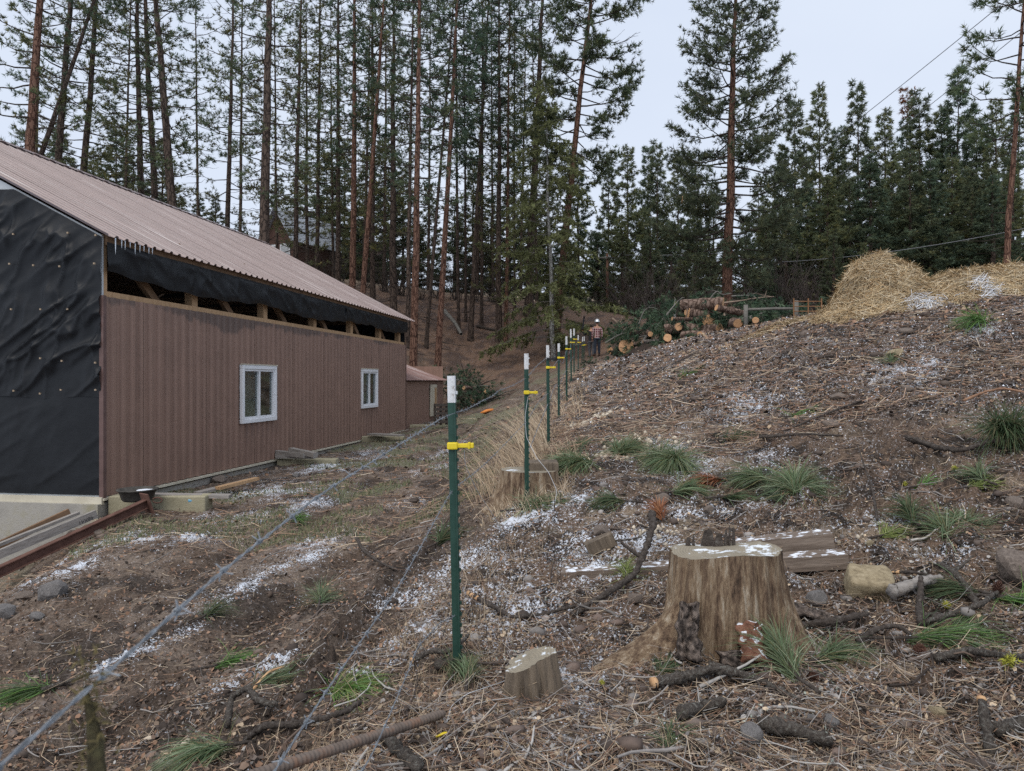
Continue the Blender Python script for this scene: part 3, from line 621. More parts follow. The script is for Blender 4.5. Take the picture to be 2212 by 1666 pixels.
# wing footings, one thing each (cast walls standing out from the barn)
for i, (px0, px1, ytop, h, lab) in enumerate([(222, 432, 1072, 0.62, 'long concrete footing below the barn corner, feed pan on top'), (590, 718, 992, 0.5, 'concrete footing under the larger window with lumber on top'), (775, 866, 943, 0.45, 'concrete footing beyond the smaller window'), (880, 958, 918, 0.4, 'farthest concrete footing in front of the shed')]):
    s = wall_s(px0); Yc = BY + D.y * s; ln = (px1 - px0) / FPX * Yc; zt = EYE + (HY - ytop) / FPX * Yc
    c = wl_(s + 0.15, -0.06) ; mb = MB()
    mb.box((ln / 2, 0, zt - h / 2), (ln, 0.3, h))
    o = mb.build('wing_footing', M_CONCY, None, bevel=0.02, loc=(c.x, c.y, 0)); tag(o, lab, 'footing', 'concrete footings along the barn')
# lumber scraps
def board(name, lab, p0, p1, w, h, mat, cat='board', group=None, up=(0, 0, 1), bevel=0.004):
    a, b_ = Vector(p0), Vector(p1); c = (a + b_) / 2; L_ = (b_ - a).length
    d = (b_ - a).normalized(); sd = d.cross(Vector(up)).normalized(); u_ = sd.cross(d)
    mb = MB(); n = 8; prof = [(-w / 2, -h / 2), (w / 2, -h / 2), (w / 2, h / 2), (-w / 2, h / 2)]
    v = []; 
    for k in range(n + 1):
        x = -L_ / 2 + L_ * k / n; jit = [random.uniform(-.02, .02) * min(w, h * 3) for _ in range(4)]
        v += [(x, q[0] + jit[i], q[1] + jit[i] * 0.5) for i, q in enumerate(prof)]
    f = [(3, 2, 1, 0), tuple(n * 4 + i for i in range(4))]
    for k in range(n):
        for i in range(4): f.append((k * 4 + i, k * 4 + (i + 1) % 4, k * 4 + 4 + (i + 1) % 4, k * 4 + 4 + i))
    mb.add(v, f); o = mb.build(name, mat, None)
    o.matrix_world = Matrix.Translation(c) @ Matrix((d, -sd, u_)).transposed().to_4x4()
    tag(o, lab, cat, group); return o
def P(px, py, Y): a = pp(px, py, Y); return Vector((a[0], a[1], a[2] + EYE))
board('weathered_board', 'long grey board lying across the first footing', P(330, 1070, 11.3), P(498, 1072, 11.4), 0.2, 0.05, M_OLDWOOD)
board('weathered_board', 'pale grey board leaning low by the first footing', P(425, 1066, 12.2), P(540, 1037, 13.1), 0.16, 0.04, M_OLDWOOD)
board('weathered_board', 'short tan board lying beside the pale one', P(470, 1055, 12.4), P(555, 1034, 13.2), 0.12, 0.05, M_LUMBER)
for k, (a, b_, lab) in enumerate([((598, 985, 16.6), (680, 986, 16.4), 'lowest scrap beam stacked on the second footing'), ((596, 978, 16.7), (660, 984, 16.3), 'middle scrap beam stacked on the second footing'), ((628, 972, 16.6), (682, 983, 16.2), 'topmost scrap beam stacked on the second footing')]):
    board('scrap_beam', lab, P(*a), P(*b_), 0.14, 0.1, M_OLDWOOD, 'beam', 'scrap beams on the footing')
board('weathered_board', 'grey plank lying behind the third footing', P(800, 938, 22), P(868, 941, 21.4), 0.3, 0.05, M_OLDWOOD)
# rusty steel beam with an end plate, planks beside it
M_RUST = mk('rusted_steel', [(0.3, (0.075, 0.035, 0.026)), (0.55, (0.13, 0.068, 0.052)), (0.75, (0.17, 0.095, 0.07))], 7, 0.75, 0.3)
beam = empty('steel_beam', (0, 0, 0)); tag(beam, 'rust-brown steel beam with end plate sloping down beside the foundation', 'beam')
b0, b1 = P(-60, 1262, 8.9), P(316, 1088, 10.55)
dB = (b1 - b0).normalized()
MB().bar(b0, b1, 0.11, 0.012).build('flange', M_RUST, beam, loc=(0, 0, 0.06)); MB().bar(b0, b1, 0.11, 0.012).build('flange', M_RUST, beam, loc=(0, 0, -0.06)); MB().bar(b0, b1, 0.012, 0.11).build('web', M_RUST, beam)
MB().bar(b1, b1 + dB * 0.02, 0.24, 0.3).build('end_plate', M_RUST, beam, bevel=0.004)
ring = [b1 + dB * 0.04 + Vector((0.12 + 0.07 * math.cos(a), 0, 0.03 + 0.04 * math.sin(a))) for a in np.linspace(0, 2 * math.pi, 13)]
MB().tube(ring, 0.01, 6, cap=False).build('lifting_ring', M_RUST, beam, smooth=True)
board('weathered_plank', 'grey plank with faint pencilled figures lying on the steel beam', P(-60, 1222, 9.0), P(208, 1110, 10.2), 0.05, 0.11, M_OLDWOOD, 'plank')
board('weathered_plank', 'thin brown plank lying nearest the concrete foundation', P(-60, 1205, 9.6), P(150, 1106, 10.5), 0.05, 0.1, MATS['barn_timber'], 'plank')
board('weathered_plank', 'long grey plank between the beam and the foundation', P(-60, 1200, 9.3), P(170, 1108, 10.4), 0.07, 0.04, M_OLDWOOD, 'plank')
# faint pencilled figures on the grey plank, upside down as it lies
plank = [o for o in bpy.data.objects if o.get('label', '').startswith('grey plank with faint')][0]
txt = bpy.data.curves.new('pencilled_figures', 'FONT'); txt.body = '48X41'; txt.size = 0.075; txt.extrude = 0.0008; txt.align_x = 'CENTER'; txt.align_y = 'CENTER'
M_PENCIL = mk('pencil_mark', [(0.3, (0.06, 0.055, 0.055)), (0.7, (0.11, 0.105, 0.1))], 30, 0.9)
tmp = bpy.data.objects.new('tmp', txt); COL.objects.link(tmp); bpy.context.view_layer.update(); tme = bpy.data.meshes.new_from_object(tmp.evaluated_get(bpy.context.evaluated_depsgraph_get())); bpy.data.objects.remove(tmp); tme.materials.clear(); tx = link('pencilled_figures', tme, M_PENCIL, plank)
tx.matrix_local = Matrix.Translation(((0.73 - 0.5) * 2.6, -0.031, -0.018)) @ Matrix.Rotation(math.pi, 4, 'Y') @ Matrix.Rotation(R(90), 4, 'X')
# feed pan
M_RUBBER = mk('grey_rubber', [(0.3, (0.035, 0.033, 0.03)), (0.6, (0.075, 0.07, 0.062)), (0.8, (0.14, 0.125, 0.105))], 9, 0.8, 0.2)
pan = empty('feed_pan', P(297, 1083, 10.9)); tag(pan, 'round grey rubber feed pan sitting on the footing at the barn corner', 'pan')
prf = [(0.0, 0.012), (0.19, 0.012), (0.215, 0.04), (0.255, 0.165), (0.285, 0.17), (0.285, 0.185), (0.25, 0.185), (0.2, 0.06), (0.18, 0.04), (0.0, 0.035)]
mb = MB(); n = 28; v = []; f = []
for k in range(n):
    a = 2 * math.pi * k / n; v += [(r * math.cos(a), r * math.sin(a), z) for r, z in prf]
for k in range(n):
    for j in range(len(prf) - 1):
        a, b_ = k * len(prf) + j, ((k + 1) % n) * len(prf) + j; f.append((a, b_, b_ + 1, a + 1))
mb.add(v, f).build('basin', M_RUBBER, pan, smooth=True)
M_SNOW = mk('snow', [(0.3, (0.68, 0.73, 0.80)), (0.7, (0.80, 0.84, 0.89))], 10, 0.9, 0.3)
mb = MB(); nn = 14; mb.add([(0.10 + 0.11 * math.cos(2 * math.pi * k / nn) * (0.8 + 0.4 * random.random()), 0.02 + 0.12 * math.sin(2 * math.pi * k / nn), 0.16 if k % 2 else 0.165) for k in range(nn)] + [(0.1, 0.02, 0.18)], [(k, (k + 1) % nn, nn) for k in range(nn)]); mb.build('snow_in_pan', M_SNOW, pan, smooth=True)
# drink bottle
M_BLUE = mk('blue_plastic', [(0.3, (0.10, 0.32, 0.5)), (0.7, (0.25, 0.5, 0.65))], 9, 0.2); M_ORANGE = mk('orange_plastic', [(0.3, (0.6, 0.2, 0.04)), (0.7, (0.7, 0.26, 0.06))], 9, 0.4)
bt = empty('drink_bottle', P(424, 1081, 11.2)); tag(bt, 'blue plastic drink bottle with orange cap lying on the footing end', 'bottle'); bt.rotation_euler = (0, R(90), R(10))
MB().tube([(0, 0, -0.11), (0, 0, -0.1), (0, 0, 0.0), (0, 0, 0.05), (0, 0, 0.09), (0, 0, 0.11)], [0.03, 0.036, 0.036, 0.036, 0.016, 0.015], 12).build('body', M_BLUE, bt, smooth=True)
MB().tube([(0, 0, 0.108), (0, 0, 0.135)], 0.019, 12).build('cap', M_ORANGE, bt)
# pallet leaning by the shed
pal = empty('wooden_pallet', P(952, 918, 24.5)); tag(pal, 'dark wooden pallet standing on edge by the shed', 'pallet'); pal.rotation_euler = (0, 0, R(35))
for k in range(5): MB().box((0, -0.06, 0.1 + k * 0.14), (0.5, 0.025, 0.09)).build('slat', M_TWIG, pal)
for x in (-0.22, 0, 0.22): MB().box((x, 0, 0.35), (0.05, 0.09, 0.7)).build('stringer', M_TWIG, pal)
# ------------------------------------------------------------------ trees
M_BARK = None
def bark_mat(name, lo, mid, hi, zs=1.0):
    m, N, L, b = new_mat(name)
    vo = N.new('ShaderNodeTexVoronoi'); vo.feature = 'DISTANCE_TO_EDGE'; vo.inputs['Scale'].default_value = 7
    tc = N.new('ShaderNodeTexCoord'); mp = N.new('ShaderNodeMapping'); mp.inputs['Scale'].default_value = (1, 1, 0.28 * zs); L.new(tc.outputs['Object'], mp.inputs['Vector'])
    nz = noise_node(N, L, 3, 4, 0.6); av = N.new('ShaderNodeVectorMath'); av.operation = 'MULTIPLY_ADD'; L.new(nz.outputs['Color'], av.inputs[0]); av.inputs[1].default_value = (0.25, 0.25, 0.25); L.new(mp.outputs['Vector'], av.inputs[2])
    L.new(av.outputs['Vector'], vo.inputs['Vector'])
    n2 = noise_node(N, L, 22, 4, 0.65); n4 = noise_node(N, L, 0.5, 3, 0.5)
    mr = N.new('ShaderNodeMapRange'); L.new(vo.outputs['Distance'], mr.inputs['Value']); mr.inputs['From Max'].default_value = 0.16
    ad = N.new('ShaderNodeMath'); ad.operation = 'MULTIPLY_ADD'; L.new(n2.outputs['Fac'], ad.inputs[0]); ad.inputs[1].default_value = 0.5
    m2 = N.new('ShaderNodeMath'); m2.operation = 'MULTIPLY'; L.new(mr.outputs[0], m2.inputs[0]); m2.inputs[1].default_value = 0.45; L.new(m2.outputs[0], ad.inputs[2])
    a3 = N.new('ShaderNodeMath'); a3.operation = 'MULTIPLY_ADD'; L.new(n4.outputs['Fac'], a3.inputs[0]); a3.inputs[1].default_value = 0.35; L.new(ad.outputs[0], a3.inputs[2])
    r = ramp(N, [(0.38, lo), (0.65, mid), (0.88, hi)]); L.new(a3.outputs[0], r.inputs['Fac']); L.new(r.outputs['Color'], b.inputs['Base Color'])
    b.inputs['Roughness'].default_value = 0.95; b.inputs['Specular IOR Level'].default_value = 0.15
    bp = N.new('ShaderNodeBump'); bp.inputs['Strength'].default_value = 0.8; bp.inputs['Distance'].default_value = 0.05; L.new(ad.outputs[0], bp.inputs['Height']); L.new(bp.outputs['Normal'], b.inputs['Normal'])
    return m
M_BARK_D = bark_mat('dark_pine_bark', (0.022, 0.016, 0.014), (0.062, 0.046, 0.038), (0.12, 0.088, 0.07))
M_BARK_R = bark_mat('red_pine_bark', (0.03, 0.017, 0.013), (0.115, 0.060, 0.043), (0.20, 0.115, 0.082))
M_BARK_G = bark_mat('grey_fir_bark', (0.10, 0.095, 0.088), (0.22, 0.215, 0.20), (0.34, 0.34, 0.32), 2.5)
M_BRANCH = mk('branch_bark', [(0.3, (0.025, 0.02, 0.017)), (0.7, (0.075, 0.06, 0.05))], 6, 0.95)
M_BRANCH_G = mk('grey_branch_bark', [(0.3, (0.10, 0.095, 0.085)), (0.7, (0.2, 0.19, 0.17))], 6, 0.95)

def needles(pos, dirs, size, K, spread, width, cols, r, curl=0.0):
    """K thin triangles fanning from each tuft"""
    n = len(pos)
    d = dirs[:, None, :] + spread * r.normal(size=(n, K, 3)); d /= np.linalg.norm(d, axis=-1, keepdims=True)
    ln = (size[:, None] * r.uniform(0.65, 1.1, (n, K)))[..., None]
    ref = r.normal(size=(n, K, 3)); sd = np.cross(d, ref); sd /= np.linalg.norm(sd, axis=-1, keepdims=True) + 1e-9
    w = width * size[:, None, None] / 0.25
    p = pos[:, None, :] + d * ln * 0.08
    tip = pos[:, None, :] + d * ln
    tip[..., 2] -= curl * ln[..., 0]
    v = np.stack([p - sd * w * 0.5, p + sd * w * 0.5, tip], 2).reshape(-1, 3)
    t = np.arange(n * K * 3).reshape(-1, 3)
    c = np.repeat(cols[:, None, :] * r.uniform(0.75, 1.25, (n, K, 1)), 3, axis=1).reshape(-1, 3)
    return v, t, c

def pine_proto(seed, H=26.0, r0=0.25, start=0.3, maxlen=3.2, shape='tall', nb=70, tuft=0.30, K=11, spread=0.62, width=0.035, green=(0.035, 0.055, 0.030), dead=10, twigs=5, droop=0.25, dens=1.0, top=None):
    r = np.random.default_rng(seed)
    # trunk
    hz = np.linspace(0, H, 22); wob = np.cumsum(r.normal(0, 0.02, (22, 2)), axis=0); wob -= wob[0]
    tp = np.column_stack([wob[:, 0], wob[:, 1], hz]); tr = r0 * (1 - 0.93 * (hz / H) ** 1.1); tr[0] *= 1.28; tr[1] *= 1.03
    tr = np.maximum(tr, 0.02)
    nb_ = NB(); nb_.tube(tp, tr, 12); trunk = nb_.mesh('trunk')
    br = NB(); P_, D_, S_, C_ = [], [], [], []
    def at(h): return np.array([np.interp(h, hz, tp[:, 0]), np.interp(h, hz, tp[:, 1]), h])
    az = r.uniform(0, 6.28)
    for k in range(nb):
        f = (k + r.uniform(0, 1)) / nb; h = H * (start + (1 - start) * f ** 0.95)
        hf = (h / H - start) / (1 - start)
        az += 2.4 + r.normal(0, 0.35)
        if shape == 'tall': L_ = maxlen * (0.55 + 0.9 * hf - 1.3 * hf ** 2.2) * r.uniform(0.55, 1.15)
        elif shape == 'cone': L_ = maxlen * (1 - hf) ** 0.72 * min(1, 0.45 + hf * 3.5) * r.uniform(0.75, 1.12)
        else: L_ = maxlen * (1 - hf) ** 1.02 * r.uniform(0.45, 1.2)
        L_ = max(L_, 0.3)
        up0 = 0.55 * hf + r.normal(0.0, 0.14) - droop * (1 - hf)
        dh = np.array([math.cos(az), math.sin(az), 0]); n = 7; tt = np.linspace(0, 1, n)
        zc = up0 * tt - 0.30 * (1 - hf * 0.6) * tt ** 1.5 * 0.9 + 0.42 * tt ** 3
        sw = r.normal(0, 0.10) * tt ** 2 * L_
        pth = at(h) + dh * (tt * L_)[:, None] + np.array([-dh[1], dh[0], 0]) * (sw + r.normal(0, 0.03, n) * L_ * tt)[:, None]; pth[:, 2] += zc * L_ + r.normal(0, 0.02, n) * L_ * tt
        rb = (0.010 + 0.013 * L_ ** 0.9) * (1 - 0.8 * tt) + 0.004
        br.tube(pth, rb, 4)
        isdead = r.random() < 0.10 and shape == 'tall'
        ntw = int(twigs * (0.6 + L_ / maxlen) * dens) + 1
        for j in range(ntw):
            q = r.uniform(0.30, 1.0) ** 0.7 if j else 1.0
            base = np.array([np.interp(q, tt, pth[:, a]) for a in range(3)])
            sgn = 1 if j % 2 else -1
            dd = dh * r.uniform(0.5, 1.0) + np.array([-dh[1], dh[0], 0]) * sgn * r.uniform(0.3, 1.0) + np.array([0, 0, r.normal(0.12, 0.28)])
            dd /= np.linalg.norm(dd); tl = L_ * r.uniform(0.12, 0.36) * (1.15 - 0.5 * q) + 0.12
            m4 = np.linspace(0, 1, 4); tw = base + dd * (m4 * tl)[:, None]; tw[:, 2] += 0.22 * tl * m4 ** 2
            br.tube(tw, 0.006 + 0.008 * (1 - m4), 3)
            if isdead: continue
            nt = max(1, int(tl / 0.18 * dens + r.random()))
            for a in range(nt):
                w = 1 - a / (nt + 0.5)
                P_.append(base + dd * tl * w + np.array([0, 0, 0.22 * tl * w * w]) + r.normal(0, 0.07, 3)); dv = dd * 0.9 + np.array([0, 0, 0.35]) + r.normal(0, 0.25, 3); D_.append(dv / np.linalg.norm(dv))
                S_.append(tuft * r.uniform(0.75, 1.2)); sh = r.uniform(0.65, 1.4); yl = max(0.0, r.normal(0.1, 0.25))
                C_.append((green[0] * sh * (1 + 0.9 * yl), green[1] * sh * (1 + 0.35 * yl), green[2] * sh * (1 - 0.15 * min(1, yl))))
    for k in range(dead):   # bare stubs and dead limbs under the crown
        h = H * r.uniform(0.06, start + 0.05); a = r.uniform(0, 6.28); L_ = r.uniform(0.3, 1.8); n = 5; tt = np.linspace(0, 1, n)
        dh = np.array([math.cos(a), math.sin(a), 0]); pth = at(h) + dh * (tt * L_)[:, None]; pth[:, 2] += (-0.25 * tt + 0.15 * tt ** 2) * L_ + r.normal(0, 0.04, n) * tt
        br.tube(pth, 0.022 * (1 - 0.75 * tt), 3)
    if top is not None:
        C_ = [((top[0] * r.uniform(.7, 1.2), top[1], top[2]) if p[2] > H * 0.86 else c) for p, c in zip(P_, C_)]
    v, t, c = needles(np.array(P_), np.array(D_), np.array(S_), K, spread, width, np.array(C_), r)
    return dict(trunk=trunk, branch=br.mesh('branches'), crown=np_mesh('crown', v, tris=t, col=c), H=H, r0=r0)

def fir_proto(seed, H=14, r0=0.16, start=0.08, maxlen=3.6, nb=95, green=(0.17, 0.185, 0.08)):
    r = np.random.default_rng(seed); hz = np.linspace(0, H, 18); wob = np.cumsum(r.normal(0, 0.03, (18, 2)), axis=0); wob -= wob[0]
    tp = np.column_stack([wob[:, 0], wob[:, 1], hz]); tr = np.maximum(r0 * (1 - 0.95 * (hz / H)), 0.012)
    nb_ = NB(); nb_.tube(tp, tr, 10); trunk = nb_.mesh('trunk'); br = NB(); P_, D_, S_, C_ = [], [], [], []
    az = 0.0
    for k in range(nb):
        f = (k + r.random()) / nb; h = H * (start + (1 - start) * f); hf = f; az += 2.4 + r.normal(0, .4)
        L_ = maxlen * (1 - hf) ** 0.7 * r.uniform(0.5, 1.15) + 0.2; dh = np.array([math.cos(az), math.sin(az), 0]); tt = np.linspace(0, 1, 7)
        pth = np.array([np.interp(h, hz, tp[:, 0]), np.interp(h, hz, tp[:, 1]), h]) + dh * (tt * L_)[:, None]; pth[:, 2] += (r.normal(0.1, 0.12) * tt - 0.28 * tt ** 2) * L_
        br.tube(pth, 0.018 * (1 - 0.8 * tt) + 0.003, 3)
        for q in np.arange(0.25, 1.0, 0.16 / max(L_, 0.5)):
            b0 = np.array([np.interp(q, tt, pth[:, a]) for a in range(3)]); sg = r.choice([-1, 1])
            dd = dh * 0.5 + sg * np.array([-dh[1], dh[0], 0]) * r.uniform(.4, 1) + np.array([0, 0, r.uniform(-0.9, -0.1)]); dd /= np.linalg.norm(dd); tl = r.uniform(0.2, 0.6)
            m3 = np.linspace(0, 1, 3); tw = b0 + dd * (m3 * tl)[:, None]; tw[:, 2] -= 0.15 * m3 ** 2; br.tube(tw, 0.005, 3)
            for w in np.arange(0.1, 1.05, 0.17):
                P_.append(b0 + dd * tl * w - np.array([0, 0, 0.15 * w * w])); D_.append(dd + r.normal(0, .3, 3)); S_.append(0.2 * r.uniform(.8, 1.3)); s = r.uniform(0.6, 1.35); C_.append((green[0] * s, green[1] * s, green[2] * s))
    v, t, c = needles(np.array(P_), np.array(D_), np.array(S_), 6, 0.9, 0.07, np.array(C_), r)
    return dict(trunk=trunk, branch=br.mesh('branches'), crown=np_mesh('crown', v, tris=t, col=c), H=H, r0=r0)

G1, G2, G3 = (0.105, 0.14, 0.082), (0.135, 0.15, 0.072), (0.088, 0.138, 0.092)
TALL = [pine_proto(101, 27, 0.26, 0.24, 3.3, 'tall', 78, tuft=0.27, green=G1, dead=26), pine_proto(102, 26, 0.25, 0.16, 2.9, 'tall', 78, tuft=0.27, green=G2, dead=24), pine_proto(103, 28, 0.27, 0.32, 3.1, 'tall', 72, tuft=0.27, green=G1, dead=30),
        pine_proto(104, 25, 0.24, 0.45, 2.7, 'tall', 60, green=G3, dead=30), pine_proto(105, 27, 0.25, 0.10, 2.8, 'tall', 86, tuft=0.27, green=G2, dead=18), pine_proto(106, 26, 0.2, 0.34, 2.2, 'tall', 64, green=G3, dead=34)]
YOUNG = [pine_proto(201, 17, 0.18, 0.05, 3.5, 'young', 95, 0.34, 12, 0.8, 0.046, (0.10, 0.145, 0.098), 2, 12, 0.12), pine_proto(202, 16, 0.17, 0.08, 3.1, 'young', 88, 0.34, 12, 0.8, 0.046, (0.118, 0.15, 0.094), 2, 12, 0.15), pine_proto(203, 18, 0.2, 0.04, 3.9, 'young', 100, 0.34, 12, 0.8, 0.046, (0.14, 0.17, 0.092), 2, 12, 0.18),
         pine_proto(204, 18, 0.19, 0.10, 2.7, 'young', 85, 0.34, 10, 0.75, 0.05, G3, 2, 8, 0.1, top=(0.22, 0.085, 0.04))]
LONE = pine_proto(301, 18.6, 0.33, 0.10, 3.5, 'cone', 140, 0.25, 11, 0.75, 0.036, (0.095, 0.122, 0.076), 8, 10, 0.25, dens=1.25)
EDGE = pine_proto(302, 18, 0.17, 0.34, 2.6, 'cone', 58, 0.34, 14, 0.6, 0.03, (0.09, 0.13, 0.07), 14, 5, 0.1)
LEANER = pine_proto(303, 29, 0.27, 0.34, 4.6, 'tall', 105, 0.31, 12, 0.65, 0.038, G1, 10, 8, 0.3, dens=1.3)
FIR = fir_proto(401)
def ORD(n): return ['first', 'second', 'third', 'fourth', 'fifth', 'sixth', 'seventh', 'eighth', 'ninth', 'tenth', 'eleventh', 'twelfth', 'thirteenth', 'fourteenth', 'fifteenth', 'sixteenth', 'seventeenth', 'eighteenth', 'nineteenth', 'twentieth', 'twenty-first', 'twenty-second', 'twenty-third', 'twenty-fourth', 'twenty-fifth', 'twenty-sixth', 'twenty-seventh', 'twenty-eighth', 'twenty-ninth', 'thirtieth'][n]
_bme = {}
def with_mat(me, mat):
    k = (me.name, mat.name)
    if k not in _bme:
        c = me if len(me.materials) == 0 else me.copy()
        c.materials.clear(); c.materials.append(mat); _bme[k] = c
    return _bme[k]
def plant(pr, X, Y, label, group, bark, dia=None, H=None, lean=0.0, rz=None, name='pine_tree', z=None, branch_mat=None, cat='tree', lean_y=0.0):
    zz = float(gz(X, Y)) - 0.15 if z is None else z
    t = empty(name, (X, Y, zz)); s = (H / pr['H']) if H else 1.0
    t.rotation_mode = 'ZYX' if False else 'XYZ'
    wide = 1.0 if dia is None or name != 'pine_tree' or dia not in (0.25, 0.3) else random.uniform(0.95, 1.3) if dia == 0.3 else random.uniform(1.2, 1.7)
    t.matrix_world = Matrix.Translation((X, Y, zz)) @ Matrix.Rotation(lean, 4, 'Y') @ Matrix.Rotation(lean_y, 4, 'X') @ Matrix.Rotation(random.uniform(0, 6.28) if rz is None else rz, 4, 'Z') @ Matrix.Diagonal((s * wide, s * wide, s, 1))
    k = (dia / (2 * pr['r0'] * s)) if dia else 1.0
    o = link('trunk', with_mat(pr['trunk'], bark), None, t); o.scale = (k, k, 1)
    link('branches', with_mat(pr['branch'], branch_mat or M_BRANCH), None, t)['kind'] = 'stuff'
    link('crown', with_mat(pr['crown'], M_NEEDLE), None, t)['kind'] = 'stuff'
    return tag(t, label, cat, group)

# trunks picked out in the photograph: (x at base, y at base, x at y=0, trunk width px, Y, prototype, bark)
TR = [(36, 318, 56, 26, 31, 0, 'R', 'red-barked pine trunk nearest the photo\'s left edge, above the roof'),
      (98, 340, 124, 20, 34, 1, 'D', 'mossy pine trunk second from the left edge above the roof'),
      (164, 360, 186, 19, 36, 4, 'D', 'slim dark pine third from the left edge above the roof'),
      (311, 430, 301, 17, 37, 0, 'D', 'leftmost of three close pines behind the roof\'s middle'),
      (342, 440, 325, 17, 40, 4, 'D', 'middle one of three close pines behind the roof\'s middle'),
      (399, 460, 366, 24, 34, 2, 'D', 'thick left-leaning pine, rightmost of three behind the roof'),
      (486, 490, 500, 13, 44, 1, 'D', 'slim pine just left of the thickest trunk'),
      (518, 500, 522, 8, 52, 5, 'D', 'very thin pine close against the thickest trunk\'s left'),
      (558, 525, 570, 28, 31, 2, 'D', 'thickest pine trunk rising behind the barn roof'),
      (636, 560, 649, 12, 46, 4, 'D', 'slim pine right of the far house gable'),
      (684, 590, 690, 10, 50, 1, 'D', 'thin pine second right of the far house'),
      (730, 615, 732, 12, 48, 0, 'D', 'dark pine left of the pair above the roof\'s lower part'),
      (760, 625, 764, 15, 44, 5, 'R', 'straight reddish pine beside the leaning pale trunk'),
      (777, 630, 826, 13, 42, 3, 'R', 'pale reddish bare trunk leaning right above the roof end'),
      (805, 640, 803, 12, 47, 4, 'D', 'dark pine just right of the pale leaning trunk\'s foot'),
      (849, 655, 852, 17, 44, 1, 'D', 'stout dark pine standing on the bank behind the eave end'),
      (880, 700, 892, 11, 41, 5, 'D', 'slender pine left of the red trunk at the barn corner'),
      (891, 795, 905, 18, 36, 2, 'R', 'red-barked pine rising right behind the barn\'s far corner'),
      (920, 745, 976, 9, 42, 3, 'D', 'thin dark pine leaning right behind the stovepipe'),
      (944, 788, 986, 15, 38, 3, 'R', 'red scaly trunk leaning right, standing just beyond the shed'),
      (991, 700, 986, 8, 46, 5, 'D', 'blackish thin pine midway between shed and fir'),
      (1006, 695, 1001, 6, 48, 5, 'D', 'thinnest dark stem beside the blackish pine'),
      (1016, 720, 1052, 12, 45, 3, 'D', 'dark pine leaning right on the needle-covered bank'),
      (1040, 700, 1043, 8, 47, 5, 'D', 'thin straight pine on the bank, left of the stout one'),
      (1078, 705, 1077, 15, 45, 4, 'D', 'stout straight pine midway along the needle bank'),
      (1092, 715, 1099, 9, 45, 5, 'R', 'thin reddish pine close right of the stout bank pine'),
      (1112, 700, 1112, 6, 50, 5, 'D', 'thin far pine left of the grey-barked fir'),
      (1142, 680, 1173, 20, 49, 0, 'D', 'big dark pine behind the grey-barked fir')]
for xb, yb, xt, w, Y, pi, bk, lab in TR:
    X = (xb - CX) / FPX * Y
    ln = math.atan((xt - xb) / yb)
    plant(TALL[pi], X, Y, lab, 'tall pines along the bank', M_BARK_R if bk == 'R' else M_BARK_D, dia=w / FPX * Y, H=random.uniform(24, 29), lean=ln)
X = (1198 - CX) / FPX * 43
plant(LEANER, X, 43, 'large red-trunked pine leaning right with crown against open sky', 'tall pines along the bank', M_BARK_R, dia=19 / FPX * 43, lean=math.atan((1272 - 1196) / 690), rz=0.6)
plant(FIR, (1196 - CX) / FPX * 40.5, 40.5, 'grey-barked fir with drooping yellow-green sprays at the fence line\'s end', None, M_BARK_G, dia=12 / FPX * 40.5, H=15.5, lean=R(-2), name='fir_tree', branch_mat=M_BRANCH_G)
plant(LONE, (1567 - CX) / FPX * 40, 40, 'lone tall cone-shaped pine standing against open sky', None, M_BARK_R, dia=24 / FPX * 40, H=22.5, lean=R(1.5), z=float(gz((1567 - CX) / FPX * 40, 40)) - 0.2)
plant(EDGE, (2168 - CX) / FPX * 36, 36, 'slim pine with loose tufts at the photo\'s right edge', None, M_BARK_R, dia=14 / FPX * 36, H=22, lean=R(4.2))
# the dense younger stand behind: (x top, y top, Y)
BACK = [(1249, 351, 62), (1314, 355, 70), (1357, 317, 66), (1399, 318, 72), (1421, 312, 70), (1464, 345, 75), (1500, 400, 70), (1540, 400, 68), (1640, 380, 66), (1690, 330, 70), (1718, 222, 64), (1771, 187, 60), (1812, 280, 62), (1855, 184, 58), (1913, 240, 57), (1960, 190, 62), (1988, 208, 60), (2036, 232, 60), (2070, 150, 58), (2110, 250, 60), (2150, 215, 56), (2200, 190, 60)]
lab_b = ['far young pine right of the leaning red-trunked pine', 'small pointed far pine in the sky gap, leftmost', 'tallest far pine in the gap left of the lone pine', 'left top of the twin-topped far pines', 'right top of the twin-topped far pines', 'low far pine just left of the lone pine\'s crown', 'far pine behind the lone pine\'s left branches', 'far pine directly behind the lone pine\'s trunk', 'far pine just right of the lone pine\'s trunk', 'far pine under the lone pine\'s right branches', 'far pine left of the twin spire pine', 'spire-topped far pine right of the lone pine', 'low far pine in the dip between two spires', 'broad-topped far pine left of the orange-topped one', 'short far pine just left of the orange-topped one', 'far pine with a dead orange top', 'dark far pine touching the orange-topped one\'s right', 'small far pine left of the tallest right-hand spire', 'tallest spire in the right-hand far stand', 'low far pine right of the tallest spire', 'far pine behind the right-edge pine\'s tufts', 'far pine cut by the photo\'s right edge']
for k, (xt, yt, Y) in enumerate(BACK):
    X = (xt - CX) / FPX * Y; zb = float(gz(X, Y)); H = (HY - yt) / FPX * Y + EYE - zb
    plant(YOUNG[3] if k == 15 else YOUNG[k % 3], X, Y, lab_b[k], 'pines of the far stand', M_BARK_D, H=max(H, 6), dia=0.3)
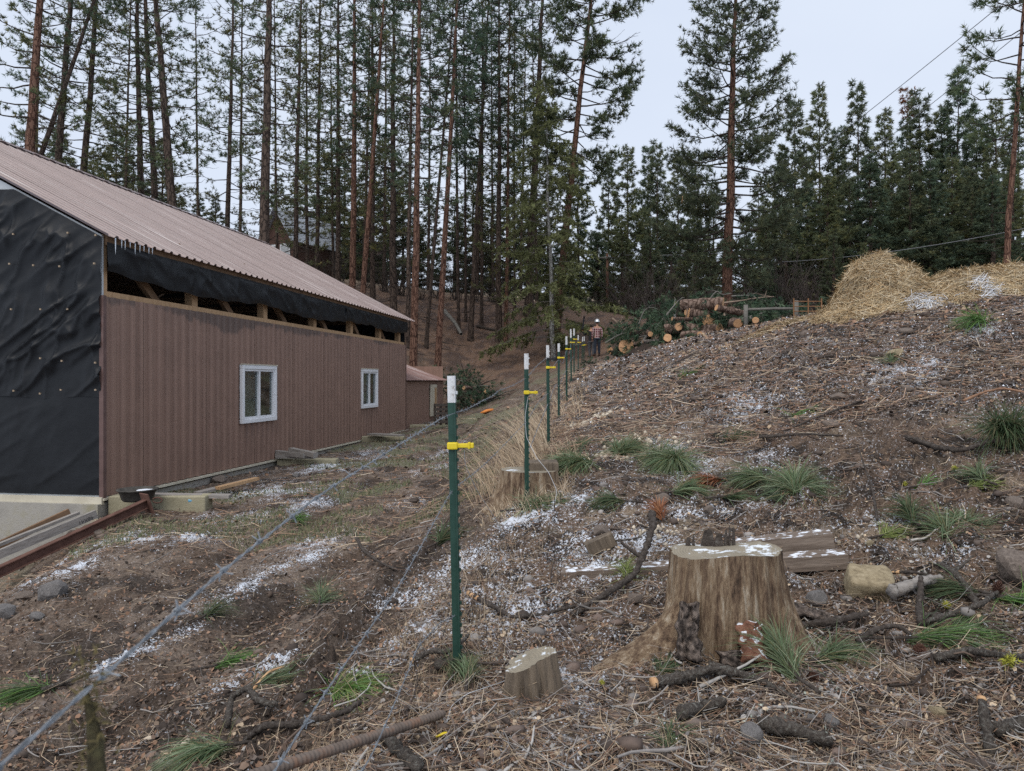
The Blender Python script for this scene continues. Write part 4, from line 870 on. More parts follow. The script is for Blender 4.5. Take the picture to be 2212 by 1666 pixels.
# lower front row closing the stand
FRONT = [(1235, 520, 58), (1290, 500, 60), (1345, 480, 58), (1405, 470, 56), (1450, 480, 58), (1505, 470, 55), (1535, 520, 52), (1610, 470, 52), (1655, 440, 54), (1700, 430, 52), (1745, 400, 54), (1790, 380, 50), (1835, 385, 52), (1880, 340, 50), (1925, 350, 52), (1965, 330, 50), (2010, 350, 50), (2055, 340, 52), (2100, 360, 50), (2145, 380, 48), (2190, 350, 52), (1800, 505, 44), (1660, 550, 46), (1865, 520, 42)]
for k, (xt, yt, Y) in enumerate(FRONT):
    X = (xt - CX) / FPX * Y; zb = float(gz(X, Y)); H = (HY - yt) / FPX * Y + EYE - zb
    o = plant(YOUNG[(k * 2 + 1) % 3], X, Y, 'x', 'pines of the stand\'s front row', M_BARK_D, H=max(H, 4), dia=0.25)
    if k < 21: o['label'] = '%s bushy pine from the left in the dark front row' % ORD(k)
    else: o['label'] = ['bright green small pine just left of the straw heap', 'low bushy pine right of the lone pine\'s foot', 'small pine directly behind the straw heap'][k - 21]
# pines filling behind the barn and the tall trunks
LEFTB = [(431, 427, 60), (464, 424, 62), (20, 330, 52), (70, 300, 56), (130, 280, 60), (205, 330, 58), (250, 280, 62), (290, 330, 58), (350, 300, 60), (520, 470, 66), (600, 380, 80), (660, 350, 78), (705, 330, 72), (745, 300, 70), (790, 330, 68), (830, 300, 66), (870, 360, 66), (925, 400, 68), (982, 428, 66), (1022, 356, 64), (1060, 430, 66), (1100, 400, 64), (1140, 420, 66), (1185, 400, 66)]
for k, (xt, yt, Y) in enumerate(LEFTB):
    X = (xt - CX) / FPX * Y; zb = float(gz(X, Y)); H = (HY - yt) / FPX * Y + EYE - zb
    o = plant(YOUNG[k % 3], X, Y, 'x', 'small pines behind the tall trunks', M_BARK_D, H=max(H, 5), dia=0.25)
    o['label'] = '%s small pine from the left glimpsed behind the tall trunks' % ORD(sorted(LEFTB).index((xt, yt, Y)))
# tall slim pines further back among the trunks
MORE = [(70, 46, 5), (265, 48, 1), (430, 56, 5), (600, 54, 4), (665, 58, 4), (720, 60, 1), (785, 60, 4), (830, 56, 1), (925, 58, 1), (1030, 60, 4), (1065, 60, 1), (1125, 60, 4), (1160, 56, 1)]
for k, (xb, Y, pi) in enumerate(MORE):
    X = (xb - CX) / FPX * Y
    plant(TALL[pi], X, Y, '%s slim back-row pine from the left among the tall trunks' % ORD(k), 'back row of tall pines', M_BARK_D, dia=random.uniform(0.2, 0.32), H=random.uniform(24, 28), lean=random.uniform(-.02, .03))
# slanting stem crossing near the left edge
plant(TALL[5], (52 - CX) / FPX * 33, 33, 'dark stem slanting right between the two leftmost pines', 'tall pines along the bank', M_BARK_D, dia=0.24, H=18, lean=R(19), z=EYE + 5.0 + 3.0)
# bare brush at the foot of the stand
def shrub_mesh(seed, H=2.2, n=26, col=None):
    r = np.random.default_rng(seed); nb_ = NB()
    for k in range(n):
        a = r.uniform(0, 6.28); ln = H * r.uniform(0.5, 1.1); out = r.uniform(0.1, 0.7); tt = np.linspace(0, 1, 5); d = np.array([math.cos(a) * out, math.sin(a) * out, 1.0])
        p = np.array([r.normal(0, .12), r.normal(0, .12), 0]) + d * (tt * ln)[:, None] + r.normal(0, 0.05, (5, 3)) * tt[:, None]
        nb_.tube(p, 0.014 * (1 - 0.8 * tt) + 0.002, 3)
        for j in range(5):
            q = r.uniform(.3, 1); b0 = p[0] + (p[-1] - p[0]) * q; dd = d * 0.7 + r.normal(0, .5, 3); m3 = np.linspace(0, 1, 3); nb_.tube(b0 + dd * (m3 * ln * 0.3)[:, None], 0.004, 3)
    return nb_.mesh('shrub')
SHR = [shrub_mesh(1), shrub_mesh(2, 2.6, 30), shrub_mesh(3, 1.6, 24)]
M_BRUSH = mk('bare_brush', [(0.3, (0.07, 0.055, 0.05)), (0.7, (0.15, 0.125, 0.115))], 6, 0.95)
M_BRUSHD = mk('dark_brush', [(0.3, (0.04, 0.033, 0.03)), (0.7, (0.08, 0.066, 0.058))], 6, 0.95)
for k, (px, Y, s, mt) in enumerate([(1375, 52, 1.5, 0), (1420, 50, 1.3, 0), (1395, 56, 1.6, 0), (1480, 52, 1.3, 0), (1520, 50, 1.2, 0), (1600, 48, 1.1, 0), (1640, 50, 1.4, 0), (1690, 46, 1.4, 0), (1730, 45, 1.5, 0), (1760, 47, 1.3, 0), (1340, 56, 1.4, 0), (1290, 55, 0.9, 0),
                                  (700, 58, 0.9, 1), (735, 56, 1.0, 1), (790, 54, 1.1, 1), (830, 53, 1.0, 1), (865, 52, 1.1, 1), (905, 52, 1.0, 1), (945, 53, 1.0, 1), (985, 53, 1.1, 1), (1025, 53, 1.0, 1), (1065, 53, 1.1, 1), (1100, 53, 0.9, 1)]):
    X = (px - CX) / FPX * Y
    t = empty('bare_shrub', (X, Y, float(gz(X, Y)) - 0.1), (0, 0, random.uniform(0, 6))); t.scale = (s * 1.3, s * 1.3, s)
    link('stems', with_mat(SHR[k % 3], (M_BRUSH, M_BRUSHD)[mt]), None, t)
    tag(t, ('%s leafless grey shrub from the left below the far stand' % ORD(sorted([1375, 1420, 1395, 1480, 1520, 1600, 1640, 1690, 1730, 1760, 1340, 1290]).index(px))) if mt == 0 else '%s dark leafless bush from the left along the bank top' % ORD(k - 12), 'shrub', 'leafless brush')
# ------------------------------------------------------------------ fence
M_POST = mk('green_post_paint', [(0.3, (0.014, 0.045, 0.033)), (0.55, (0.022, 0.062, 0.047)), (0.75, (0.035, 0.075, 0.058))], 12, 0.5, 0.1)
M_POSTW = mk('chipped_white_paint', [(0.33, (0.16, 0.09, 0.05)), (0.42, (0.55, 0.56, 0.57)), (0.7, (0.72, 0.74, 0.76))], 30, 0.6, 0.2, nrough=0.75)
M_YEL = mk('yellow_plastic', [(0.3, (0.66, 0.50, 0.02)), (0.7, (0.78, 0.62, 0.04))], 10, 0.45)
M_BLKPL = mk('black_plastic', [(0.3, (0.012, 0.012, 0.013)), (0.7, (0.03, 0.03, 0.032))], 10, 0.5)
def post_mesh(z0, z1):
    mb = MB(); h = z1 - z0; c = (z0 + z1) / 2
    mb.box((0.016, 0, c), (0.006, 0.036, h)); mb.box((-0.004, 0, c), (0.034, 0.007, h))
    z = z0 + 0.05
    while z < z1 - 0.03: mb.box((0.0235, 0, z), (0.010, 0.014, 0.016)); z += 0.055
    return mb
POSTS = [(975, 812, 988, 1425, 3.7, 'nearest green steel post, rusty white top', 870, 963), (1137, 764, 1138, 1082, 7.0, 'second green steel post from the camera', 798, 848), (1183, 746, 1185, 968, 10.1, 'third green steel post, with black and yellow clips', 776, 794), (1207, 742, 1207, 904, 13.6, 'fourth green steel post along the fence', 760, 773), (1223.5, 727, 1224, 869, 16.8, 'fifth green steel post, white tip', 745, 754), (1233, 711, 1234, 825, 19.6, 'sixth steel post, first beyond the tall grass', 730, 740), (1240, 710, 1240, 807, 23, 'seventh steel post, taller than its neighbours', 725, 733), (1249, 724, 1249, 805, 27, 'eighth steel post, close by the workers', 735, 740), (1258.5, 728, 1257, 784, 34, 'left one of the farthest pair of posts', 738, 746), (1262, 727, 1261, 785, 35, 'right one of the farthest pair of posts', 737, 745)]
PTOP = []
for i, (xt, yt, xb, yb, Y, lab, yw, yi) in enumerate(POSTS):
    X0 = (xb - CX) / FPX * Y; g = float(gz(X0, Y)); H = EYE + (HY - yt) / FPX * Y - g
    t = empty('fence_post', (X0, Y, g)); t.rotation_euler = (0, math.atan((xt - xb) / FPX * Y / H), R(random.uniform(-8, 8)))
    tag(t, lab, 'fence post', 'steel fence posts')
    wh = (yw - yt) / FPX * Y
    post_mesh(-0.3, H - wh).build('post', M_POST, t); post_mesh(H - wh, H).build('white_tip', M_POSTW, t)
    zi = H - (yi - yt) / FPX * Y
    c = empty('wire_clip', (0, 0, 0)); c.parent = t
    MB().box((0.0, 0, zi), (0.052, 0.05, 0.036)).build('collar', M_YEL, c, bevel=0.006)
    MB().box((0.055, 0, zi), (0.075, 0.022, 0.022)).build('arm', M_YEL, c, bevel=0.004); MB().box((0.083, 0, zi), (0.012, 0.034, 0.034)).build('head', M_YEL, c, bevel=0.004); MB().box((0.098, 0, zi), (0.016, 0.026, 0.026)).build('tip', M_YEL, c, bevel=0.004)
    if i == 2:
        zz = H - (775 - yt) / FPX * Y; MB().box((0.03, 0, zz), (0.09, 0.04, 0.03)).build('black_insulator', M_BLKPL, t, bevel=0.006); MB().box((0.09, 0, zz), (0.05, 0.06, 0.06)).build('black_insulator', M_BLKPL, t, bevel=0.015)
    PTOP.append((X0, Y, g, H))
def smooth_path(pts, step=0.012):
    p = np.array([tuple(q) for q in pts], float); s = np.concatenate([[0], np.cumsum(np.linalg.norm(np.diff(p, axis=0), axis=1))])
    n = max(8, int(s[-1] / step)); x = np.linspace(0, s[-1], n)
    # Catmull-like smoothing: linear resample then box filter
    q = np.stack([np.interp(x, s, p[:, a]) for a in range(3)], -1); k = max(1, int(0.06 * n / max(1, len(p) - 1) * 3))
    qq = q.copy()
    for _ in range(2):
        pad = np.pad(qq, ((k, k), (0, 0)), 'edge'); qq = np.stack([np.convolve(pad[:, a], np.ones(2 * k + 1) / (2 * k + 1), 'valid') for a in range(3)], -1)
    qq[0], qq[-1] = q[0], q[-1]
    return qq
def barbed(lab, pts, step=0.012, r=0.0010, pitch=0.07, barb=0.125, n=5, tw=0.0011, name='barbed_wire'):
    p = smooth_path(pts, step); s = np.concatenate([[0], np.cumsum(np.linalg.norm(np.diff(p, axis=0), axis=1))])
    d = np.gradient(p, axis=0); d /= np.linalg.norm(d, axis=1, keepdims=True) + 1e-9
    a = np.cross(d, [0, 0, 1.0]); a /= np.linalg.norm(a, axis=1, keepdims=True) + 1e-9; b_ = np.cross(a, d)
    t = empty(name, tuple(p[0])); tag(t, lab, 'wire', 'fence wires'); off = p[0]
    for ph in (0, math.pi):
        th = s / pitch * 2 * math.pi + ph; q = p + tw * (np.cos(th)[:, None] * a + np.sin(th)[:, None] * b_)
        nb_ = NB(); nb_.tube(q - off, r, n); link('strand', nb_.mesh('strand'), M_STEELWIRE, t)
    nb_ = NB(); x = barb * 0.5
    while x < s[-1]:
        i = int(np.searchsorted(s, x)); i = min(i, len(p) - 2); c = p[i] - off
        for k in range(2):
            u_ = a[i] * math.cos(k * 1.5 + x * 37) + b_[i] * math.sin(k * 1.5 + x * 37); w = np.cross(d[i], u_)
            cc = c + d[i] * (0.004 * k - 0.002); th = np.linspace(0, 4.2 * math.pi, 18)
            loop = cc + 0.0026 * (np.cos(th)[:, None] * u_ + np.sin(th)[:, None] * w) + d[i] * ((th / 13.2 - 0.5) * 0.007)[:, None]
            e0 = loop[0] + (u_ * 0.5 + w * -0.9) * 0.010; e1 = loop[-1] + (u_ * 0.4 + w * 0.9) * 0.010
            nb_.tube(np.vstack([e0, loop, e1]), r * 0.9, 4)
        x += barb * random.uniform(0.9, 1.1)
    o = link('barbs', nb_.mesh('barbs'), M_STEELWIRE, t); o['kind'] = 'stuff'
    return t
barbed('top barbed wire running from the bottom-left corner to the nearest post', [P(-160, 1790, 0.42), P(0, 1655, 0.5), P(180, 1500, 0.585), P(480, 1232, 0.85), P(700, 1062, 1.27), P(960, 900, 3.55), P(984, 892, 3.69)], 0.006)
barbed('second barbed wire slanting up from the bottom edge to the nearest post', [P(480, 1850, 0.86), P(600, 1650, 1.04), P(720, 1470, 1.36), P(860, 1270, 2.1), P(975, 1060, 3.7), P(1030, 1018, 4.6), P(1061, 990, 5.3), P(1138, 910, 7.0), P(1164, 867, 8.6), P(1184, 850, 10.1)], 0.012)
barbed('loose lower barbed wire near the threaded rod', [P(760, 1700, 1.55), P(800, 1640, 1.66), P(880, 1455, 2.3), P(900, 1400, 2.55), P(950, 1345, 3.2), P(984, 1330, 3.7)], 0.012)
barbed('top barbed wire from the nearest post to the third one', [P(984, 892, 3.7), P(1010, 884, 4.1), P(1050, 862, 4.9), P(1066, 856, 5.25), P(1072, 846, 5.4), P(1110, 832, 6.3), P(1136, 818, 7.0), P(1160, 790, 8.6), P(1182, 772, 10.1)], 0.016)
barbed('far fence wire linking the posts toward the workers', [P(1182, 772, 10.1), P(1190, 800, 11.5), P(1207, 775, 13.6), P(1216, 790, 15), P(1224, 752, 16.8), P(1230, 770, 18), P(1234, 735, 19.6), P(1240, 745, 23), P(1250, 745, 27), P(1259, 745, 34)], 0.05, r=0.0022, tw=0.0025, n=3, barb=0.3)
barbed('low far fence wire linking the posts in the tall grass', [P(1138, 985, 7.0), P(1160, 930, 8.5), P(1185, 870, 10.1), P(1200, 830, 12), P(1207, 835, 13.6), P(1223, 800, 16.8), P(1234, 775, 19.6), P(1240, 770, 23)], 0.05, r=0.0022, tw=0.0025, n=3, barb=0.3)
def plain_wire(lab, pts, r=0.0016):
    p = smooth_path(pts, 0.02); nb_ = NB(); nb_.tube(p, r, 5); tag(link('smooth_wire', nb_.mesh('smooth_wire'), M_WIREW), lab, 'wire', 'fence wires')
M_WIREW = mk('bright_wire', [(0.3, (0.42, 0.44, 0.46)), (0.7, (0.6, 0.62, 0.64))], 30, 0.4)
plain_wire('bright slack wire dropping from the nearest post\'s yellow clip', [P(1003, 972, 3.7), P(1003, 1000, 3.75), P(1030, 1060, 4.0), P(1070, 1120, 4.4), P(1090, 1165, 4.6)])
plain_wire('bright slack wire looping down from the second post\'s clip', [P(1142, 848, 7.0), P(1134, 900, 6.95), P(1137, 945, 6.9), P(1160, 990, 6.8), P(1185, 1020, 6.7), P(1203, 1060, 6.6), P(1198, 1092, 6.55), P(1170, 1100, 6.6)], 0.0022)
plain_wire('thin grey wire lying between the small stump and the rod', [gp(1150, 1470, 0.06), gp(1080, 1500, 0.05), gp(1010, 1525, 0.05), gp(975, 1545, 0.04), gp(965, 1575, 0.02)])
# mossy stake at the wire, very near
M_MOSS = mk('mossy_wood', [(0.3, (0.035, 0.028, 0.015)), (0.5, (0.085, 0.07, 0.035)), (0.7, (0.12, 0.11, 0.05))], 70, 1.0, 1.0, bscale=160, bdist=0.01)
st = []; y0 = 0.60
for k, q in enumerate(np.linspace(0, 1, 26)):
    st.append((-0.345 + 0.012 * math.sin(q * 9) + 0.012 * q, y0 + 0.05 * q, EYE - 0.247 - q * 1.18))
rad = [0.004 + 0.009 * min(1, k / 4) + random.uniform(-.0035, .0035) + 0.004 * k / 26 for k in range(26)]
nb_ = NB(); nb_.tube(st, rad, 14); sme_ = nb_.mesh('mossy_stake')
vv = np.empty(len(sme_.vertices) * 3, np.float32); sme_.vertices.foreach_get('co', vv); vv = vv.reshape(-1, 3); vv += rng.normal(0, 0.0012, vv.shape); sme_.vertices.foreach_set('co', vv.ravel()); sme_.update()
stake = tag(link('mossy_stake', sme_, M_MOSS), 'blurred mossy stick hanging at the near barbed wire', 'stick')
# moss whiskers
n = 900; k = rng.integers(0, 26, n); pos = np.array(st)[k] + rng.normal(0, 0.006, (n, 3)) + np.c_[np.zeros(n), np.zeros(n), rng.uniform(-.03, .03, n)]; dr = rng.normal(size=(n, 3)); dr /= np.linalg.norm(dr, axis=1, keepdims=True)
v, t_, c_ = needles(pos, dr, np.full(n, 0.011), 3, 0.5, 0.05, np.tile([0.11, 0.09, 0.04], (n, 1)), rng)
o = link('moss', np_mesh('moss', v, tris=t_, col=c_), M_STRAND, stake); o['kind'] = 'stuff'

# ------------------------------------------------------------------ threaded rod
M_ROD = mk('rusty_rod', [(0.3, (0.10, 0.075, 0.06)), (0.5, (0.15, 0.12, 0.10)), (0.66, (0.20, 0.115, 0.075)), (0.8, (0.26, 0.26, 0.26))], 14, 0.7, 0.2)
ra, rb_ = P(520, 1684, 2.25), P(958, 1542, 3.05); ra.z = max(ra.z, float(gz(ra.x, ra.y)) + 0.05)
dd = (rb_ - ra); Lr = dd.length; n = int(Lr / 0.0045); tt = np.linspace(0, 1, n)
rr = 0.0165 + 0.0028 * (np.sin(tt * Lr / 0.018 * 2 * np.pi) > 0); rr[-6:] *= np.linspace(1, 0.75, 6)
nb_ = NB(); nb_.tube(np.array(ra)[None] + tt[:, None] * np.array(dd)[None], rr, 14)
tag(link('threaded_rod', nb_.mesh('threaded_rod', smooth=False), M_ROD), 'rusty ribbed steel rod lying at the bottom edge', 'rod')

# ------------------------------------------------------------------ stumps
M_STUMP = mk('weathered_stump_wood', [(0.33, (0.035, 0.023, 0.016)), (0.44, (0.13, 0.085, 0.055)), (0.54, (0.25, 0.18, 0.115)), (0.66, (0.42, 0.36, 0.28))], 13, 0.9, 1.0, stretch=(1.5, 1.5, 0.22), bscale=34, nrough=0.78)
def top_mat(name, c, snow):
    m, N, L, b = new_mat(name)
    tc = N.new('ShaderNodeTexCoord'); wv = N.new('ShaderNodeTexWave'); wv.wave_type = 'RINGS'; wv.rings_direction = 'Z'; wv.inputs['Scale'].default_value = 22; wv.inputs['Distortion'].default_value = 3.5; wv.inputs['Detail'].default_value = 3
    L.new(tc.outputs['Object'], wv.inputs['Vector']); n1 = noise_node(N, L, 12, 5, 0.65)
    r = ramp(N, [(0.2, tuple(x * 0.6 for x in c)), (0.8, c)]); ad = N.new('ShaderNodeMath'); ad.operation = 'MULTIPLY_ADD'; L.new(wv.outputs['Fac'], ad.inputs[0]); ad.inputs[1].default_value = 0.35; L.new(n1.outputs['Fac'], ad.inputs[2]); L.new(ad.outputs[0], r.inputs['Fac'])
    n2 = noise_node(N, L, 5, 5, 0.7); mr = N.new('ShaderNodeMapRange'); L.new(n2.outputs['Fac'], mr.inputs['Value']); mr.inputs['From Min'].default_value = 1 - snow; mr.inputs['From Max'].default_value = 1.04 - snow
    mx = N.new('ShaderNodeMix'); mx.data_type = 'RGBA'; L.new(mr.outputs[0], mx.inputs['Factor']); L.new(r.outputs['Color'], mx.inputs['A']); mx.inputs['B'].default_value = (0.7, 0.75, 0.8, 1)
    L.new(mx.outputs['Result'], b.inputs['Base Color']); b.inputs['Roughness'].default_value = 0.9
    bp = N.new('ShaderNodeBump'); bp.inputs['Strength'].default_value = 0.5; bp.inputs['Distance'].default_value = 0.01; L.new(ad.outputs[0], bp.inputs['Height']); L.new(bp.outputs['Normal'], b.inputs['Normal'])
    return m
M_STOP = top_mat('sawn_stump_top', (0.27, 0.235, 0.175), 0.46)
M_SPLIT = mk('split_grey_wood', [(0.3, (0.07, 0.055, 0.042)), (0.55, (0.17, 0.135, 0.10)), (0.75, (0.25, 0.2, 0.15))], 12, 0.95, 0.9, stretch=(1.6, 1.6, 0.15), bscale=30)
def stump(name, lab, c, H, radf, mat, topm, nth=110, nz=22, tilt=0.0, seed=0, topz=None):
    """radf(theta, f) -> radius, f=0 at the ground, 1 at the cut"""
    th = np.linspace(0, 2 * np.pi, nth, endpoint=False); f = np.linspace(0, 1, nz); T, F = np.meshgrid(th, f)
    r = radf(T, F); fl = (vnoise(T * 7 + seed, F * 1.6, 5) - 0.5) * 0.034 + (vnoise(T * 26 + seed, F * 3, 6) - 0.5) * 0.016 - 0.02 * np.clip(0.14 - np.abs(vnoise(T * 11 + seed, F * 1.2, 9) - 0.5), 0, 1) / 0.14; r = r + fl * (0.5 + 0.5 * (1 - F))
    zt = 0 if topz is None else topz(T)
    z = -0.12 + (H + 0.12 + zt) * F
    X, Y_ = r * np.cos(T), r * np.sin(T)
    v = np.stack([X, Y_, z], -1).reshape(-1, 3)
    i = np.arange(nz - 1)[:, None] * nth; j = np.arange(nth)[None]; j2 = (j + 1) % nth
    q = np.stack([i + j, i + j2, i + nth + j2, i + nth + j], -1).reshape(-1, 4)
    t = empty(name, tuple(c)); tag(t, lab, 'stump')
    link('wood', np_mesh('wood', v, q, smooth=True), mat, t)
    # sawn top
    rt = r[-1]; rings = 10; vt = []; 
    for k in range(rings + 1):
        g = 1 - k / rings * 0.97; vt.append(np.stack([rt * g * np.cos(th), rt * g * np.sin(th), H + (topz(th) if topz is not None else 0 * th) * g + 0.004 * (vnoise(th * 6, th * 0 + k, 8) - 0.5)], -1))
    vt = np.concatenate(vt); i = np.arange(rings)[:, None] * nth
    q2 = np.stack([i + j, i + j2, i + nth + j2, i + nth + j], -1).reshape(-1, 4)
    o = link('sawn_top', np_mesh('sawn_top', vt, q2, smooth=False), topm, t)
    return t
c = gp(1572, 1372); c.z -= 0.02; c = Vector((1.09, 3.78, float(gz(1.09, 3.70)) + 0.0))
Hs = (EYE + (HY - 1198) / FPX * 3.6) - c.z - 0.02
def bigr(T, F):
    base = 0.265 * (1 + 0.05 * np.cos(2 * T + 0.5) + 0.03 * np.sin(3 * T + 1))
    root = np.maximum(np.cos(T - math.pi - 0.35), 0) ** 12 * 0.52 * np.maximum(1 - F * 1.5, 0) ** 2.0
    root2 = np.maximum(np.cos(T + 0.2), 0) ** 9 * 0.13 * (1 - F) ** 2 + np.maximum(np.cos(T - 2.0), 0) ** 8 * 0.1 * (1 - F) ** 2
    flare = 0.075 * (1 - F) ** 1.3 + 0.025 * (1 - F) * np.cos(5 * T + 0.8)
    return base + root + root2 + flare
big = stump('tree_stump', 'large sawn pine stump with a flared root and snow-rimmed top', c, Hs, bigr, M_STUMP, M_STOP, 240, 40, seed=3, topz=lambda T: 0.012 * np.sin(T * 3) + 0.01 * np.cos(T)); big.scale = (1, 0.72, 1)
# splinters left at the hinge of the cut
for k, (x, y, w, h) in enumerate([(-0.06, 0.16, 0.075, 0.085), (0.0, 0.17, 0.05, 0.06), (0.04, 0.175, 0.02, 0.085), (0.075, 0.15, 0.018, 0.10), (-0.17, 0.12, 0.03, 0.05), (-0.14, 0.13, 0.015, 0.06), (0.055, 0.16, 0.01, 0.11)]):
    mb = MB(); ww = w / 2; mb.add([(x - ww, y - 0.01, Hs - 0.01), (x + ww, y - 0.01, Hs - 0.01), (x + ww, y + 0.012, Hs - 0.01), (x - ww, y + 0.012, Hs - 0.01), (x - ww * 0.5, y, Hs + h * 0.9), (x + ww * 0.2, y, Hs + h), (x + ww * .7, y + 0.006, Hs + h * 0.85), (x - ww * .4, y + 0.008, Hs + h * .8)], [(0, 1, 5, 4), (1, 2, 6, 5), (2, 3, 7, 6), (3, 0, 4, 7), (4, 5, 6, 7)])
    mb.build('splinter', M_TWIG, big)
c2 = gp(1152, 1528); c2 = Vector((c2.x, c2.y + 0.1, float(gz(c2.x, c2.y)) - 0.01))
stump('tree_stump', 'small leaning grey stump with splintered sides', c2, 0.17, lambda T, F: 0.10 * (1 + 0.13 * np.cos(2 * T) + 0.1 * np.sin(3 * T + 2)) + 0.025 * (1 - F), M_SPLIT, M_STOP, 80, 12, seed=9, topz=lambda T: 0.035 * np.cos(T - 0.4)).rotation_euler = (R(-6), R(-5), 0)
c3 = Vector((0.17, 7.35, float(gz(0.17, 7.35)) - 0.02))
s3 = stump('tree_stump', 'wide pale stump cut in two steps behind the second post', c3, 0.30, lambda T, F: 0.27 * (1 + 0.08 * np.cos(2 * T + 1)) + 0.07 * (1 - F) ** 1.5 + 0.12 * np.maximum(np.cos(T - math.pi), 0) ** 6 * (1 - F) ** 2, MATS['weathered_stump_wood'], M_STOP, 90, 14, seed=14)
MB().box((0.12, 0.06, 0.335), (0.34, 0.3, 0.09)).build('raised_step', M_SPLIT, s3, bevel=0.015)
# bark pieces round the big stump
M_BARKP = mk('thick_bark', [(0.38, (0.03, 0.024, 0.021)), (0.5, (0.13, 0.105, 0.09)), (0.62, (0.27, 0.215, 0.18))], 26, 1.0, 1.0, bscale=38, bdist=0.03)
M_BARKRED = mk('red_inner_bark', [(0.3, (0.12, 0.055, 0.035)), (0.6, (0.24, 0.12, 0.08)), (0.8, (0.34, 0.2, 0.14))], 12, 0.95, 0.8, snow=0.62, bscale=40)
def slab(lab, c, w, h, th, tilt, rz, mat, seed, name='bark_slab', curve=0.25):
    n, mrow = 16, 20; r = np.random.default_rng(seed); u_, v_ = np.meshgrid(np.linspace(-1, 1, n), np.linspace(0, 1, mrow))
    edge = 1 - 0.28 * vnoise(v_ * 5 + seed, v_ * 0 + seed, 3); taper = 1 - 0.35 * v_ * vnoise(v_ * 2, v_ * 0 + 7, seed)
    x = u_ * w / 2 * edge * taper + (vnoise(v_ * 7 + seed, u_ * 2, 9) - 0.5) * w * 0.25; z = v_ * h + 0.06 * h * (vnoise(u_ * 3 + seed, v_ * 0, 4) - 0.5) * (v_ > 0.9); y = -curve * w * (1 - u_ ** 2) + (fbm(u_ * 3, v_ * 5, seed, 4, 0.65) - 0.5) * th * 3.2
    f_ = np.stack([x, y - th / 2, z], -1).reshape(-1, 3); b_ = np.stack([x, y * 0.6 + th / 2 + 0.0 * x, z], -1).reshape(-1, 3)
    i = np.arange(mrow - 1)[:, None] * n + np.arange(n - 1)[None]; q = np.stack([i, i + 1, i + n + 1, i + n], -1).reshape(-1, 4); N_ = n * mrow
    bd = [k for k in range(n)] + [k * n + n - 1 for k in range(1, mrow)] + [(mrow - 1) * n + k for k in range(n - 2, -1, -1)] + [k * n for k in range(mrow - 2, 0, -1)]
    sd = [(bd[k], bd[k] + N_, bd[(k + 1) % len(bd)] + N_, bd[(k + 1) % len(bd)]) for k in range(len(bd))]
    me = np_mesh(name, np.concatenate([f_, b_]), np.concatenate([q, q[:, ::-1] + N_, np.array(sd)]), smooth=True)
    o = link(name, me, mat, None, tuple(c)); o.rotation_euler = (tilt, 0, rz); tag(o, lab, 'bark'); return o
q = Vector((0.84, 3.52, 0)); q.z = float(gz(q.x, q.y)) + 0.02
slab('tall dark bark slab leaning on the big stump\'s face', q, 0.16, 0.26, 0.035, R(-14), R(-8), M_BARKP, 3)
q = Vector((1.04, 3.46, 0)); q.z = float(gz(q.x, q.y)) - 0.04
slab('short dark bark chunk at the big stump\'s foot', q, 0.17, 0.15, 0.04, R(-15), R(10), M_BARKP, 5)
q = gp(1630, 1442); slab('reddish bark plate dusted with snow right of the stump\'s foot', q + Vector((0, 0, 0.015)), 0.19, 0.19, 0.03, R(-52), R(-12), M_BARKRED, 8)
q = gp(1795, 1345); slab('dark curled bark strip behind the tan stone', q + Vector((0, 0, 0.01)), 0.10, 0.32, 0.02, R(-80), R(75), M_BARKP, 12)

# ------------------------------------------------------------------ timbers behind the stump
M_TIMB = mk('old_timber_snowy', [(0.3, (0.10, 0.075, 0.058)), (0.55, (0.19, 0.15, 0.12)), (0.75, (0.28, 0.23, 0.19))], 5, 0.9, 0.4, stretch=(0.6, 6, 6), snow=0.38, bscale=9)
a, b_ = gp(1215, 1243, -0.01), gp(1826, 1205, -0.01)
board('squared_timber', 'long snow-topped timber lying behind the big stump', a, b_, 0.16, 0.09, M_TIMB, 'timber')
a, b_ = gp(1585, 1190, 0.0), gp(1797, 1183, 0.045)
board('squared_timber', 'thicker timber end showing right of the stump, snow on top', a, b_, 0.17, 0.13, M_TIMB, 'timber')
a, b_ = gp(1268, 1203, 0.05), gp(1326, 1178, 0.05)
board('wood_block', 'short sawn brown block left of the big stump', a, b_, 0.10, 0.09, MATS['split_grey_wood'], 'wood block')

# ------------------------------------------------------------------ stones
M_STONE = [mk('grey_stone', [(0.3, (0.10, 0.095, 0.092)), (0.55, (0.19, 0.18, 0.175)), (0.75, (0.27, 0.255, 0.245))], 9, 0.9, 0.6, bscale=40), mk('tan_stone', [(0.3, (0.17, 0.135, 0.085)), (0.5, (0.30, 0.245, 0.155)), (0.7, (0.40, 0.335, 0.225))], 7, 0.9, 0.5, bscale=40), mk('brown_stone', [(0.3, (0.10, 0.08, 0.068)), (0.55, (0.19, 0.155, 0.13)), (0.75, (0.28, 0.235, 0.2))], 9, 0.9, 0.6, bscale=40)]
def stone_mesh(seed, flat=0.7):
    r = np.random.default_rng(seed); bm = bmesh.new(); bmesh.ops.create_icosphere(bm, subdivisions=3, radius=1.0)
    pl = [(Vector(r.normal(size=3)).normalized(), r.uniform(0.55, 0.9)) for _ in range(11)]
    for v in bm.verts:
        for nrm, d in pl:
            k = v.co.dot(nrm)
            if k > d: v.co -= nrm * (k - d) * 0.92
        v.co += Vector(r.normal(0, 0.012, 3))
    me = bpy.data.meshes.new('stone'); bm.to_mesh(me); bm.free(); return me
STM = [stone_mesh(k) for k in range(7)]
